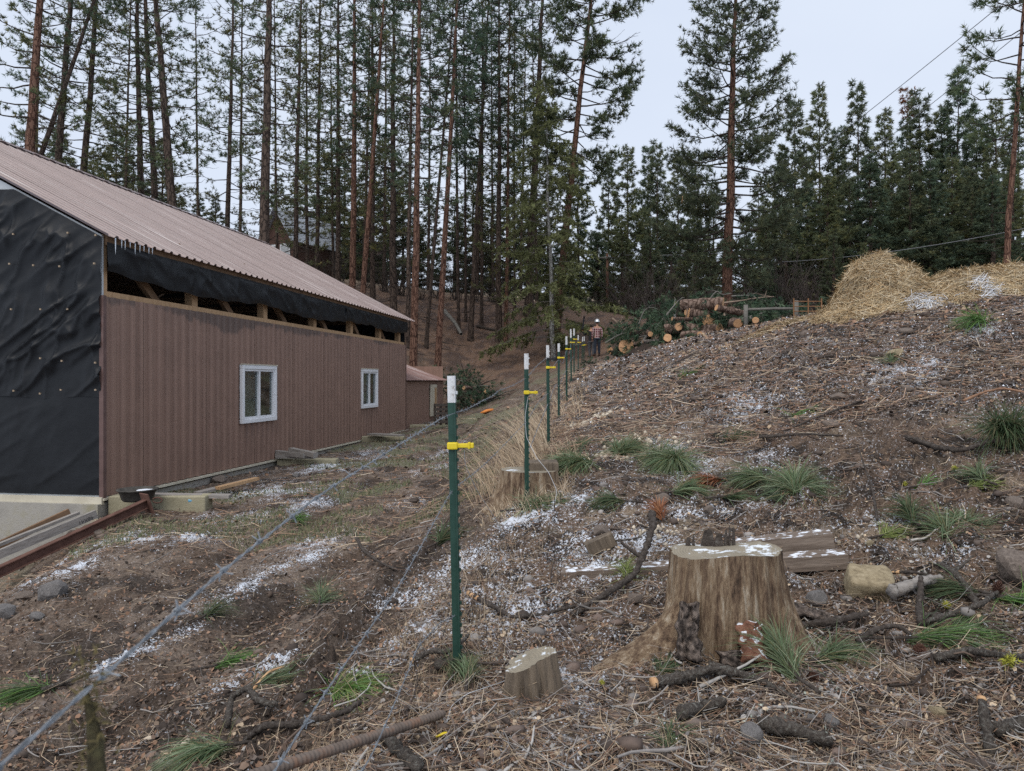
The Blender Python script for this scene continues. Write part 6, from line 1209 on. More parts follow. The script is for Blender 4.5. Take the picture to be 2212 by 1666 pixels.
for a in [('pale crooked limb bending down over the topmost log', [(1549, 662, 27.8), (1556, 675, 27.6), (1570, 688, 27.5), (1574, 700, 27.4), (1582, 708, 27.4)], 0.09, 0.05, M_PALEBR, ), ('grey limb arching up at the heap\'s middle', [(1386, 742, 28.5), (1400, 722, 28.4), (1425, 700, 28.4), (1450, 668, 28.4), (1465, 650, 28.5)], 0.07, 0.02, M_BRANCH_G, ), ('thin limb curling above the topmost log', [(1520, 668, 28), (1540, 636, 28), (1552, 626, 28), (1556, 638, 28), (1580, 634, 28)], 0.03, 0.015, M_BRANCH_G), ('long thin limb pointing right from the heap top', [(1560, 655, 28.5), (1600, 650, 28.4), (1640, 643, 28.4), (1672, 641, 28.4)], 0.04, 0.012, M_PALEBR), ('second thin limb reaching right below it', [(1580, 640, 29), (1620, 638, 29), (1665, 655, 29), (1700, 668, 29)], 0.035, 0.012, M_BRANCH_G), ('left limb stub with pale broken end above the workers\' brush', [(1322, 688, 31), (1330, 695, 31), (1345, 705, 31), (1360, 710, 31)], 0.06, 0.03, M_PALEBR), ('arching grey twig over the left brush', [(1380, 700, 29), (1390, 672, 29), (1405, 662, 29), (1420, 668, 29)], 0.025, 0.012, M_BRANCH_G), ('low limb along the brush\'s bottom', [(1320, 760, 30), (1380, 745, 29), (1440, 735, 28.5), (1470, 733, 28.5)], 0.05, 0.03, M_BRANCH), ('dark limb crossing the middle brush', [(1440, 690, 28.3), (1480, 690, 28.2), (1520, 680, 28.2)], 0.05, 0.03, M_BRANCH), ('tall thin stick standing in the heap', [(1482, 690, 28.3), (1486, 662, 28.3), (1485, 655, 28.3)], 0.02, 0.03, M_PALEBR), ('limb lying right of the heap toward the straw', [(1600, 690, 27), (1650, 676, 27), (1700, 660, 27.5)], 0.04, 0.015, M_BRANCH_G)]: path_branch(*a, twigs=3)
def far_bough(lab, px, py, Y, ang, n, ln, cols, size=0.5, name='pine_bough'):
    p = P(px, py, Y); r = np.random.default_rng(int(px * 3 + py)); g = float(gz(p.x, p.y)); t = empty(name, tuple(p)); tag(t, lab, 'pine bough', 'boughs of the brush heap')
    base = np.array([math.cos(R(ang)), 0.0, math.sin(R(ang))]); pos = r.normal(0, size, (n, 3)) * np.array([1, 0.8, 0.55]); dr = base[None] + r.normal(0, 0.5, (n, 3)); dr /= np.linalg.norm(dr, axis=1, keepdims=True)
    pos[:, 2] = np.maximum(pos[:, 2], g - p.z + 0.05)
    c0 = np.array(cols)[r.integers(0, len(cols), n)] * r.uniform(0.6, 1.3, (n, 1)); v, t_, c_ = needles(pos, dr, np.full(n, ln), 14, 0.5, 0.03, c0, r, curl=0.25)
    o = link('needles', np_mesh('needles', v, tris=t_, col=c_), M_NEEDLE, t); o['kind'] = 'stuff'
    nb_ = NB()
    for k in range(6):
        tt = np.linspace(0, 1, 5)[:, None]; d = (base + r.normal(0, .4, 3)) * size * 1.5; nb_.tube(-d * 0.6 + d * 1.4 * tt, np.linspace(0.025, 0.008, 5), 4)
    o = link('twigs', nb_.mesh('twigs'), M_BRANCH, t); o['kind'] = 'stuff'
FG = [(0.06, 0.105, 0.06), (0.085, 0.135, 0.08), (0.11, 0.155, 0.09), (0.045, 0.08, 0.05)]
for k, (px, py, Y, an, n, ln, sz, lab) in enumerate([(1340, 728, 33, 160, 60, 0.3, 0.4, 'green bough right beside the plaid-shirted worker'), (1345, 722, 30.5, 120, 70, 0.3, 0.4, 'green bough above the broad round log'), (1385, 715, 29.5, 200, 80, 0.32, 0.45, 'drooping bough left of the arching limb'), (1420, 695, 29.3, 60, 80, 0.3, 0.45, 'bough behind the arching grey limb'), (1450, 705, 28.6, 250, 90, 0.34, 0.42, 'dark hanging bough right of the arching limb'), (1475, 712, 28.2, 270, 90, 0.36, 0.42, 'dense dark bough in front of the log ends'), (1500, 695, 28.3, 270, 60, 0.32, 0.3, 'bough hanging between two log ends'), (1590, 690, 27.3, 240, 70, 0.32, 0.35, 'bough hanging right of the crooked limb'), (1625, 680, 27.2, 20, 80, 0.34, 0.4, 'bough spreading right of the heap'), (1690, 676, 26, -40, 90, 0.4, 0.38, 'smooth drooping bough near the straw'), (1660, 668, 28, 60, 60, 0.3, 0.4, 'upper bough at the heap\'s right end'), (1480, 665, 30, 80, 60, 0.3, 0.45, 'bough behind the heap\'s top left'), (1360, 755, 29.5, 200, 50, 0.28, 0.4, 'low bough under the broad round log'), (1450, 748, 28, 180, 60, 0.3, 0.4, 'low bough at the brush front'), (1500, 742, 27.5, 20, 50, 0.28, 0.35, 'low bough right of the brush front'), (1400, 680, 30.5, 100, 60, 0.3, 0.45, 'bough at the brush\'s upper left'), (1640, 700, 26.5, 10, 50, 0.28, 0.35, 'bough lying at the heap\'s right foot'), (1268, 783, 32, 180, 25, 0.2, 0.25, 'green cuttings at the workers\' feet'), (1440, 660, 31, 80, 50, 0.3, 0.4, 'bough crowning the brush behind')]):
    far_bough(lab, px, py, Y + (0.8 if py < 700 else -0.6), an, int(n * 0.7), ln, FG, sz * 0.85)
# brush pile by the shed
for k, (px, py, Y, an, sz, lab) in enumerate([(985, 835, 35, 20, 0.6, 'left bough of the brush pile beyond the shed'), (1015, 845, 34.5, 10, 0.6, 'middle bough of the brush pile beyond the shed'), (1045, 850, 34, -10, 0.5, 'right bough of the brush pile beyond the shed'), (1005, 815, 36.5, 60, 0.5, 'upper bough of the brush pile beyond the shed'), (990, 860, 33.5, 10, 0.5, 'lowest bough of the brush pile beyond the shed')]): far_bough(lab, px, py, Y, an, 55, 0.3, FG, sz)
for k, (px, py, r_, az, lab) in enumerate([(1002, 838, 4, 60, 'left small log end in the brush pile beyond the shed'), (1049, 846, 4.5, 70, 'right small log end in the brush pile beyond the shed'), (1022, 866, 6, 50, 'lowest orange log end in the brush pile beyond the shed')]): log(lab, px, py, r_, 33.8, az, 1.2)
for k in range(9):
    px, py = 960 + 14 * k, 820 + (k * 37) % 45
    path_branch('%s bare limb from the left in the shed-side brush' % ORD(k), [(px, py + 10, 34.5), (px + 22, py, 34.3), (px + 45, py + random.uniform(-14, 14), 34.0)], 0.04, 0.012, M_BRANCH if k % 2 else M_BRANCH_G, twigs=3)
path_branch('grey fallen trunk lying on the needle bank', [(960, 672, 46), (985, 700, 44), (996, 722, 43)], 0.14, 0.09, M_BRANCH_G, name='fallen_trunk'); path_branch('dark fallen limb at the bank trees\' feet', [(1030, 705, 46), (1060, 712, 45.5), (1085, 716, 45)], 0.1, 0.07, M_BRANCH, name='fallen_trunk')
path_branch('pale leaning pole on the knoll top', [(1256, 668, 54), (1274, 643, 54)], 0.06, 0.05, M_BRANCH_G, name='leaning_pole')
# dark spoil heap below the logs
n = 60; th, f = np.meshgrid(np.linspace(0, 2 * np.pi, n, endpoint=False), np.linspace(0, 1, 24)); hx, hy, _ = hit(1370, 772)
hx, hy = (1392 - CX) / FPX * 28.0, 28.0
rx, ry = 1.35 * f, 0.9 * f; x_, y_ = hx + rx * np.cos(th) + 0.15 * np.cos(th), hy + ry * np.sin(th); z_ = gz(x_, y_) + 0.26 * (1 - f ** 1.6) * (0.6 + 0.7 * fbm(x_ * 3, y_ * 3, 5, 4, 0.6)) - 0.04 + 0.22 * (fbm(x_ * 6, y_ * 6, 8, 4, .6) - 0.5) * (1 - f ** 3)
i = np.arange(23)[:, None] * n; j = np.arange(n)[None]; j2 = (j + 1) % n; q = np.stack([i + j, i + n + j, i + n + j2, i + j2], -1).reshape(-1, 4)
M_DIRT = mk('dark_turned_soil', [(0.3, (0.022, 0.016, 0.013)), (0.6, (0.055, 0.04, 0.032)), (0.8, (0.09, 0.065, 0.05))], 12, 1.0, 1.0, bscale=20, bdist=0.06)
tag(link('dirt_heap', np_mesh('dirt_heap', np.stack([x_, y_, z_], -1), q, smooth=True), M_DIRT), 'dark heap of turned soil below the broad round log', 'dirt heap')

# ------------------------------------------------------------------ straw
def straw_heap(lab, cx, cy, prof, rx, ry, nst, seed, lens=(0.12, 0.4), snow=0.0):
    r = np.random.default_rng(seed); n, m_ = 90, 40; th, f = np.meshgrid(np.linspace(0, 2 * np.pi, n, endpoint=False), np.linspace(0, 1, m_))
    def surf(x, y): return prof((x - cx) / rx, (y - cy) / ry)
    x, y = cx + rx * f * np.cos(th), cy + ry * f * np.sin(th); z = gz(x, y) - 0.05 + surf(x, y)
    i = np.arange(m_ - 1)[:, None] * n; j = np.arange(n)[None]; j2 = (j + 1) % n; q = np.stack([i + j, i + n + j, i + n + j2, i + j2], -1).reshape(-1, 4)
    c = np.tile([0.20, 0.14, 0.08], (n * m_, 1)) * r.uniform(0.5, 1.3, (n * m_, 1)); t = empty('straw_heap', (cx, cy, float(gz(cx, cy)))); tag(t, lab, 'straw'); off = np.array([cx, cy, float(gz(cx, cy))])
    link('core', np_mesh('core', np.stack([x, y, z], -1).reshape(-1, 3) - off, q, col=c, smooth=True), M_STRAND, t)
    a = r.uniform(0, 6.283, nst); g = np.sqrt(r.uniform(0, 1, nst)) * 1.02; sx, sy = cx + rx * g * np.cos(a), cy + ry * g * np.sin(a); sz = gz(sx, sy) - 0.03 + surf(sx, sy)
    e = 0.03; nx = -(surf(sx + e, sy) - surf(sx - e, sy)) / (2 * e); ny = -(surf(sx, sy + e) - surf(sx, sy - e)) / (2 * e); nrm = np.stack([nx, ny, np.ones(nst)], -1); nrm /= np.linalg.norm(nrm, axis=1, keepdims=True)
    d = np.stack([r.normal(0.25, 1, nst), r.normal(0, .8, nst), r.normal(-0.1, 0.5, nst)], -1); d -= nrm * (d * nrm).sum(1, keepdims=True) * r.uniform(0.75, 1.0, (nst, 1)); d /= np.linalg.norm(d, axis=1, keepdims=True)
    fly = r.random(nst) < 0.04; d[fly] = r.normal(size=(fly.sum(), 3)) + nrm[fly] * 1.2; d /= np.linalg.norm(d, axis=1, keepdims=True)
    L_ = r.uniform(*lens, nst); p0 = np.stack([sx, sy, sz], -1) + nrm * r.uniform(0, 0.05, (nst, 1)); sd = np.cross(d, nrm + r.normal(0, .4, (nst, 3))); sd /= np.linalg.norm(sd, axis=1, keepdims=True)
    tt = np.array([-0.5, 0.0, 0.5]); bend = nrm * -0.06; pth = p0[:, None] + d[:, None] * (tt[None, :, None] * L_[:, None, None]) + (bend * L_[:, None])[:, None] * (4 * tt ** 2)[None, :, None]; w = 0.0055 * r.uniform(0.7, 1.4, nst)
    v = np.stack([pth - sd[:, None] * w[:, None, None] / 2, pth + sd[:, None] * w[:, None, None] / 2], 2).reshape(-1, 3) - off; b0 = np.arange(nst)[:, None] * 6 + np.array([0, 2])[None]; q = np.stack([b0, b0 + 1, b0 + 3, b0 + 2], -1).reshape(-1, 4)
    pal = np.array([(0.50, 0.38, 0.22), (0.42, 0.30, 0.165), (0.58, 0.47, 0.30), (0.32, 0.215, 0.115), (0.62, 0.53, 0.38)]); clump = 0.62 + 0.75 * fbm(sx * 5, (sy + sz) * 5, seed + 3, 3, 0.6); c = pal[r.integers(0, 5, nst)] * r.uniform(0.75, 1.15, (nst, 1)) * clump[:, None]
    if snow:
        sn = (fbm(sx * 2.2, sy * 2.2, seed, 3) > 1 - snow) & (r.random(nst) < 0.6); c[sn] = (0.72, 0.75, 0.8)
    o = link('straw', np_mesh('straw', v, q, col=np.repeat(c, 6, axis=0)), M_STRAND, t); o['kind'] = 'stuff'
def tallprof(u_, v_):
    rr_ = np.sqrt(u_ ** 2 + v_ ** 2); h = 0.45 * np.exp(-((u_ - 0.2) / 0.68) ** 8 - (v_ / 0.8) ** 6) + 0.26 * np.exp(-((u_ + 0.30) / 0.45) ** 2 - (v_ / 0.7) ** 2) + 0.22 * np.clip(1 - rr_, 0, 1) ** 0.5 + 0.22 * np.exp(-((u_ - 0.42) / 0.16) ** 2 - (v_ / 0.4) ** 2) + 0.18 * np.exp(-((u_ - 0.05) / 0.16) ** 2 - (v_ / 0.4) ** 2)
    return h * (0.76 + 0.75 * (fbm(u_ * 3.4 + 2, v_ * 3.4, 7, 4, 0.6) - 0.38)) * np.clip((1.03 - rr_) * 9, 0, 1)
def lowprof(u_, v_):
    rr_ = np.sqrt(u_ ** 2 + v_ ** 2); return (0.58 * np.clip(1 - rr_ ** 2, 0, 1) ** 0.6 * (0.7 + 0.8 * (fbm(u_ * 4 + 5, v_ * 4, 9, 4, 0.55) - 0.35)))
straw_heap('tall loose straw heap on top of the slope', (1893 - CX) / FPX * 12.6, 12.6, tallprof, 1.05, 0.85, 15000, 31)
straw_heap('low spread of straw dusted with snow right of the tall heap', (2130 - CX) / FPX * 12.0, 12.0, lowprof, 1.55, 0.8, 13000, 33, snow=0.36)
straw_heap('thin skirt of straw running left from the tall heap', (1715 - CX) / FPX * 14.2, 14.2, lambda a, b_: 0.05 * np.clip(1 - a * a - b_ * b_, 0, 1), 1.2, 0.5, 3000, 35)

# ------------------------------------------------------------------ gate, fence, poles, wires, far house
M_GATE = mk('rusty_gate_tube', [(0.3, (0.17, 0.085, 0.04)), (0.7, (0.30, 0.16, 0.08))], 8, 0.8)
gt = empty('tube_gate', P(1738, 690, 24)); tag(gt, 'rust-orange tube gate left of the straw heap', 'gate'); zz = [0.0, 0.16, 0.32, 0.48]
for z in zz: MB().tube([(-0.35, 0, z + 0.1), (0.55, 0, z + 0.1)], 0.016, 6).build('rail', M_GATE, gt)
for x in (-0.35, 0.12, 0.55): MB().tube([(x, 0, -0.1), (x, 0, 0.68)], 0.022, 6).build('upright', M_GATE, gt)
pr_ = empty('rail_fence', P(1700, 690, 24.5)); tag(pr_, 'grey wooden rail fence between brush and gate', 'fence'); MB().tube([(-1.3, 0.2, 0.34), (-0.4, 0.1, 0.36), (0.28, 0, 0.35)], 0.045, 8).build('rail', M_BRANCH_G, pr_, smooth=True); MB().tube([(0.3, 0, -0.4), (0.3, 0, 0.62)], 0.08, 10).build('post', M_BRANCH_G, pr_, smooth=True); MB().tube([(-1.3, 0.2, -0.4), (-1.3, 0.2, 0.5)], 0.07, 10).build('post', M_BRANCH_G, pr_, smooth=True)
def pole(lab, px, ytop, ybot, Y, r, arm, mat):
    X = (px - CX) / FPX * Y; z0 = float(gz(X, Y)) - 0.3; z1 = EYE + (HY - ytop) / FPX * Y; t = empty('utility_pole', (X, Y, z0)); tag(t, lab, 'pole'); MB().tube([(0, 0, 0), (0, 0, z1 - z0)], [r, r * 0.75], 10).build('mast', mat, t, smooth=True)
    MB().box((0.1, -r - 0.03, z1 - z0 - 0.35), (arm, 0.09, 0.11)).build('crossarm', M_BRANCH_G, t)
    for x in (-arm / 2 + 0.15, 0.1, arm / 2): MB().tube([(x, -r - 0.03, z1 - z0 - 0.3), (x, -r - 0.03, z1 - z0 - 0.12)], 0.05, 8).build('insulator', M_VINYL, t)
    return Vector((X, Y, z1 - 0.2))
pA = pole('brown utility pole with a crossarm behind the knoll', 1312, 548, 672, 58, 0.13, 1.7, M_RUSTPIPE)
M_CABLE = mk('power_cable', [(0.3, (0.20, 0.21, 0.23)), (0.7, (0.26, 0.27, 0.29))], 5, 0.6)
def cable(lab, a, b_, sag, r=0.011):
    t = np.linspace(0, 1, 40)[:, None]; p = np.array(a) * (1 - t) + np.array(b_) * t; p[:, 2] -= sag * 4 * (t * (1 - t))[:, 0]; nb_ = NB(); nb_.tube(p, r, 5); tag(link('power_line', nb_.mesh('power_line'), M_CABLE), lab, 'cable', 'power lines')
cable('upper power line crossing the sky toward the top right', P(1500, 520, 75), P(2190, -12, 34), 0.4, 0.02); cable('lower power line crossing the sky at the right', P(1560, 560, 75), P(2230, 50, 38), 0.4, 0.02)
cable('power line running right from the pole\'s crossarm', pA + Vector((0.8, 0, 0.1)), P(1800, 525, 50), 0.3, 0.018); cable('lower power line running right behind the straw', P(1690, 566, 48), P(2260, 484, 36), 0.3, 0.016)
mk_ = empty('marker_post', P(1457, 700, 32)); tag(mk_, 'white marker post with a yellow tag behind the brush', 'marker'); MB().tube([(0, 0, -0.6), (0, 0, 0.55)], 0.045, 8).build('post', M_VINYL, mk_); MB().box((0.04, 0, 0.85), (0.16, 0.03, 0.22)).build('tag', M_LICH, mk_); MB().tube([(0.04, 0.02, 0.4), (0.04, 0.02, 0.95)], 0.012, 6).build('tag_stem', M_BRANCH_G, mk_)
chx, chz = (1473 - CX) / FPX * 38.5, 0
stp = P(1473, 432, 38.4); mb = MB().tube([(0, 0, -0.2), (0.02, 0, 0.0), (0.03, 0, 0.18)], [0.05, 0.045, 0.01], 6); o = mb.build('broken_limb_end', M_FRESH, None, smooth=True, loc=stp); tag(o, 'fresh orange broken limb end hanging at the lone pine\'s left', 'broken limb')
lm = NB(); lm.tube(np.array([(0, 0, 0.15), (0.5, 0.3, 0.35), (1.4, 0.8, 0.2), (2.3, 1.5, -0.1)]), [0.02, 0.03, 0.045, 0.06], 6); link('limb', lm.mesh('limb'), M_BRANCH, o)
# house gable far behind the trunks
hs = empty('far_house', P(602, 560, 62)); tag(hs, 'brown gabled house with white windows glimpsed through the trunks', 'house'); hs.rotation_euler = (0, 0, R(-25))
M_HW = mk('brown_house_siding', [(0.3, (0.08, 0.045, 0.035)), (0.7, (0.13, 0.075, 0.06))], 3, 0.8, stretch=(1, 1, 8)); M_HR = mk('pale_blue_metal_roof', [(0.3, (0.40, 0.44, 0.50)), (0.7, (0.50, 0.54, 0.60))], 3, 0.45)
MB().add([(-1.6, 0, -3), (1.6, 0, -3), (1.6, 0, 1.6), (0, 0, 4.2), (-1.6, 0, 1.6), (-1.6, 6, -3), (1.6, 6, -3), (1.6, 6, 1.6), (0, 6, 4.2), (-1.6, 6, 1.6)], [(0, 1, 2, 3, 4), (5, 9, 8, 7, 6), (0, 5, 6, 1), (1, 6, 7, 2), (4, 9, 5, 0)]).build('wall', M_HW, hs)
for sg in (-1, 1): MB().bar((sg * 1.0, -0.6, 2.75), (sg * 1.0, 6.5, 2.75), 3.4, 0.1, up=(sg * 0.85, 0, 0.53)).build('roof_slope', M_HR, hs)
for x in (-0.75, 0.75):
    w = empty('window'); w.parent = hs; MB().box((x, -0.06, 0.3), (1.05, 0.08, 1.9)).build('frame', M_VINYL, w); MB().box((x, -0.12, 0.3), (0.8, 0.04, 1.6)).build('pane', MATS['pale_gable_panel'], w)
wb = empty('far_outbuilding', P(735, 588, 74)); tag(wb, 'low dark outbuilding with a pale base among the trunks', 'building'); MB().box((0, 0, 1.0), (8, 4, 2.4)).build('wall', M_HW, wb); MB().box((0, -0.1, -0.4), (9, 4, 1.4)).build('base_wall', MATS['tan_stone'], wb); MB().bar((0, -2.4, 2.5), (0, 2.4, 2.5), 8.6, 0.2).build('roof', M_HR, wb)

# ------------------------------------------------------------------ people
M_SKIN = mk('skin', [(0.3, (0.38, 0.2, 0.14)), (0.7, (0.46, 0.26, 0.18))], 8, 0.6); M_JEAN = mk('dark_denim', [(0.3, (0.012, 0.017, 0.028)), (0.7, (0.03, 0.038, 0.055))], 10, 0.9); M_GREYP = mk('grey_work_trousers', [(0.3, (0.05, 0.052, 0.058)), (0.7, (0.09, 0.092, 0.1))], 10, 0.9); M_JACK = mk('dark_jacket', [(0.3, (0.012, 0.012, 0.015)), (0.7, (0.03, 0.03, 0.035))], 8, 0.9); M_HELM = mk('silver_helmet', [(0.3, (0.5, 0.53, 0.56)), (0.7, (0.62, 0.65, 0.68))], 6, 0.25, metal=0.5); M_BOOT = mk('leather_boot', [(0.3, (0.04, 0.025, 0.018)), (0.7, (0.09, 0.055, 0.04))], 10, 0.8); M_GLOVE = mk('orange_glove', [(0.3, (0.42, 0.24, 0.03)), (0.7, (0.55, 0.33, 0.05))], 10, 0.9); M_HAIR = mk('dark_hair', [(0.3, (0.015, 0.011, 0.009)), (0.7, (0.035, 0.026, 0.02))], 20, 0.8)
m, N, L, b = new_mat('maroon_plaid'); tc = N.new('ShaderNodeTexCoord'); sx = N.new('ShaderNodeSeparateXYZ'); L.new(tc.outputs['Object'], sx.inputs[0])
def stripe(src, period, w):
    a = N.new('ShaderNodeMath'); a.operation = 'MULTIPLY'; a.inputs[1].default_value = 1 / period; L.new(src, a.inputs[0]); f = N.new('ShaderNodeMath'); f.operation = 'FRACT'; L.new(a.outputs[0], f.inputs[0]); g = N.new('ShaderNodeMath'); g.operation = 'LESS_THAN'; g.inputs[1].default_value = w; L.new(f.outputs[0], g.inputs[0]); return g.outputs[0]
mx1 = N.new('ShaderNodeMix'); mx1.data_type = 'RGBA'; mx1.inputs['A'].default_value = (0.14, 0.035, 0.045, 1); mx1.inputs['B'].default_value = (0.55, 0.45, 0.43, 1); sm = N.new('ShaderNodeMath'); sm.operation = 'MAXIMUM'; L.new(stripe(sx.outputs['X'], 0.115, 0.24), sm.inputs[0]); L.new(stripe(sx.outputs['Z'], 0.115, 0.24), sm.inputs[1])
sc_ = N.new('ShaderNodeMath'); sc_.operation = 'MULTIPLY'; L.new(sm.outputs[0], sc_.inputs[0]); sc_.inputs[1].default_value = 0.75; L.new(sc_.outputs[0], mx1.inputs['Factor']); L.new(mx1.outputs['Result'], b.inputs['Base Color']); b.inputs['Roughness'].default_value = 0.95; M_PLAID = m
def skin_mesh(name, joints, edges, mat, parent, root=0, sub=2):
    me = bpy.data.meshes.new(name); me.from_pydata([j[:3] for j in joints], edges, []); o = link(name, me, mat, parent)
    md = o.modifiers.new('skin', 'SKIN'); md.use_smooth_shade = True; md.branch_smoothing = 0.4
    for k, j in enumerate(joints):
        sv = me.skin_vertices[0].data[k]; sv.radius = (j[3], j[4] if len(j) > 4 else j[3]); sv.use_root = (k == root)
    s = o.modifiers.new('sub', 'SUBSURF'); s.levels = sub; s.render_levels = sub
    return o
def person(lab, loc, rz, shirt, trouser, pose):
    t = empty('person', loc, (0, 0, rz)); tag(t, lab, 'person'); L_, Rr = pose['l'], pose['r']
    hipz, shz = 0.95, 1.44; la, ra_ = pose['la'], pose['ra']; lean = pose.get('lean', 0.0)
    J = [(0, 0, hipz, 0.13, 0.1), (0, 0.01, 1.12, 0.125, 0.095), (0, lean * 0.5, 1.30, 0.155, 0.105), (0, lean, shz, 0.13, 0.09), (0, lean, 1.53, 0.055), (0, lean * 1.1, 1.60, 0.055), (0, lean * 1.1 + 0.01, 1.68, 0.082, 0.095), (0, lean * 1.1 + 0.01, 1.76, 0.07, 0.085)]
    E = [(0, 1), (1, 2), (2, 3), (3, 4), (4, 5), (5, 6), (6, 7)]
    def limb(start, pts):
        k = len(J); J.extend(pts); E.append((start, k)); E.extend([(k + i, k + i + 1) for i in range(len(pts) - 1)])
    limb(0, [(-0.09, 0, 0.88, 0.088)] + L_); limb(0, [(0.09, 0, 0.88, 0.088)] + Rr); limb(3, [(-0.17, lean, shz - 0.01, 0.06)] + la); limb(3, [(0.17, lean, shz - 0.01, 0.06)] + ra_)
    skin_mesh('body', J, E, M_SKIN, t)
    g = 1.16
    SJ = [(0, 0, 0.84, 0.155, 0.115), (0, 0, 0.98, 0.15, 0.115), (0, 0.01, 1.12, 0.148, 0.112), (0, lean * 0.5, 1.30, 0.18, 0.122), (0, lean, shz + 0.01, 0.14, 0.1)]; SE_ = [(0, 1), (1, 2), (2, 3), (3, 4)]
    for sg, arm in ((-1, la), (1, ra_)):
        k = len(SJ); SJ.append((sg * 0.18, lean, shz - 0.01, 0.078)); SJ.extend([(a[0], a[1], a[2], a[3] * 1.32) for a in arm[:-1]]); SE_.append((4, k)); SE_.extend([(k + i, k + i + 1) for i in range(len(arm) - 1)])
    skin_mesh('shirt', SJ, SE_, shirt, t, root=1)
    TJ = [(0, 0, 0.96, 0.14, 0.108)]; TE = []
    for sg, leg in ((-1, L_), (1, Rr)):
        k = len(TJ); TJ.append((sg * 0.092, 0, 0.87, 0.1)); TJ.extend([(a[0], a[1], a[2], a[3] * 1.28) for a in leg[:-1]]); TE.append((0, k)); TE.extend([(k + i, k + i + 1) for i in range(len(leg) - 1)])
    skin_mesh('trousers', TJ, TE, trouser, t)
    for leg in (L_, Rr):
        a = leg[-2]; skin_mesh('boot', [(a[0], a[1], a[2] + 0.06, 0.055), (a[0], a[1] - 0.0, a[2] - 0.03, 0.055), (a[0], a[1] + 0.09, a[2] - 0.05, 0.05, 0.04), (a[0], a[1] + 0.17, a[2] - 0.055, 0.042, 0.03)], [(0, 1), (1, 2), (2, 3)], M_BOOT, t)
    skin_mesh('hair', [(0, lean * 1.1 - 0.035, 1.62, 0.06), (0, lean * 1.1 - 0.03, 1.71, 0.082), (0, lean * 1.1, 1.765, 0.075)], [(0, 1), (1, 2)], M_HAIR, t)
    return t, J
leg_l = [(-0.10, 0.02, 0.50, 0.062), (-0.11, -0.01, 0.10, 0.045), (-0.11, 0.10, 0.035, 0.035)]; leg_r = [(0.10, 0.05, 0.50, 0.062), (0.12, 0.08, 0.10, 0.045), (0.12, 0.2, 0.035, 0.035)]
arm_l = [(-0.235, -0.02, 1.17, 0.045), (-0.235, 0.05, 0.93, 0.036), (-0.235, 0.08, 0.84, 0.032)]; arm_r = [(0.235, -0.02, 1.17, 0.045), (0.235, 0.05, 0.93, 0.036), (0.235, 0.08, 0.84, 0.032)]
def fingers(parent, wrist, d, mat):
    w = Vector(wrist); d = Vector(d).normalized(); sd = d.cross(Vector((0, 1, 0.2))).normalized()
    for k in range(4):
        a = w + sd * (0.018 * (k - 1.5)) + d * 0.05; skin_mesh('finger', [tuple(a) + (0.009,), tuple(a + d * 0.035 + Vector((0, 0.008, 0))) + (0.0085,), tuple(a + d * (0.06 - 0.005 * abs(k - 1.5)) + Vector((0, 0.022, 0))) + (0.008,)], [(0, 1), (1, 2)], mat, parent, sub=1)
    a = w + sd * 0.03 + d * 0.01; skin_mesh('thumb', [tuple(a) + (0.010,), tuple(a + sd * 0.02 + d * 0.025) + (0.009,), tuple(a + sd * 0.022 + d * 0.045) + (0.008,)], [(0, 1), (1, 2)], mat, parent, sub=1)
Yp = 37.0; Xp = (1290 - CX) / FPX * Yp; zp = float(gz(Xp, Yp)); zp_img = EYE + (HY - 770) / FPX * Yp
per, J = person('person in maroon plaid shirt and silver helmet seen from behind', (Xp, Yp, zp_img), R(4), M_PLAID, M_JEAN, dict(l=leg_l, r=leg_r, la=arm_l, ra=arm_r))
fingers(per, arm_l[-1][:3], (0, 0.1, -1), M_SKIN); fingers(per, arm_r[-1][:3], (0, 0.1, -1), M_SKIN)
prf = [(0.0, 0.16), (0.05, 0.155), (0.09, 0.13), (0.118, 0.08), (0.128, 0.01), (0.165, -0.005), (0.165, 0.0), (0.12, 0.015)]; mb = MB(); n = 20; v = []; f = []
for k in range(n):
    a = 2 * math.pi * k / n; v += [(r_ * math.cos(a), 1.12 * r_ * math.sin(a), z) for r_, z in prf]
for k in range(n):
    for j in range(len(prf) - 1): a_, b_ = k * 8 + j, ((k + 1) % n) * 8 + j; f.append((a_, b_, b_ + 1, a_ + 1))
mb.add(v, f).build('hard_hat', M_HELM, per, smooth=True, loc=(0, 0.01, 1.715))
Yq = 37.7; Xq = (1277 - CX) / FPX * Yq; zq = EYE + (HY - 772) / FPX * Yq
arm_up = [(-0.34, 0.05, 1.22, 0.046), (-0.42, 0.12, 1.44, 0.037), (-0.43, 0.13, 1.53, 0.033)]
per2, J2 = person('person in dark jacket and grey trousers raising a saw with an orange glove', (Xq, Yq, zq - 0.1), R(-6), M_JACK, M_GREYP, dict(l=[(-0.08, 0.05, 0.50, 0.064), (-0.06, -0.02, 0.12, 0.046), (-0.06, 0.1, 0.05, 0.035)], r=[(0.12, -0.06, 0.52, 0.064), (0.10, -0.24, 0.20, 0.046), (0.1, -0.2, 0.1, 0.035)], la=arm_up, ra=arm_r, lean=0.10))
fingers(per2, arm_up[-1][:3], (0, 0.1, 1), M_GLOVE)
skin_mesh('glove', [(-0.42, 0.12, 1.45, 0.044), (-0.43, 0.13, 1.52, 0.05), (-0.43, 0.135, 1.57, 0.042)], [(0, 1), (1, 2)], M_GLOVE, per2)
saw = empty('chainsaw', (Xq - 0.43, Yq + 0.13, zq + 1.46)); tag(saw, 'dark chainsaw held upright in the orange glove', 'chainsaw'); saw.rotation_euler = (0, R(8), 0)
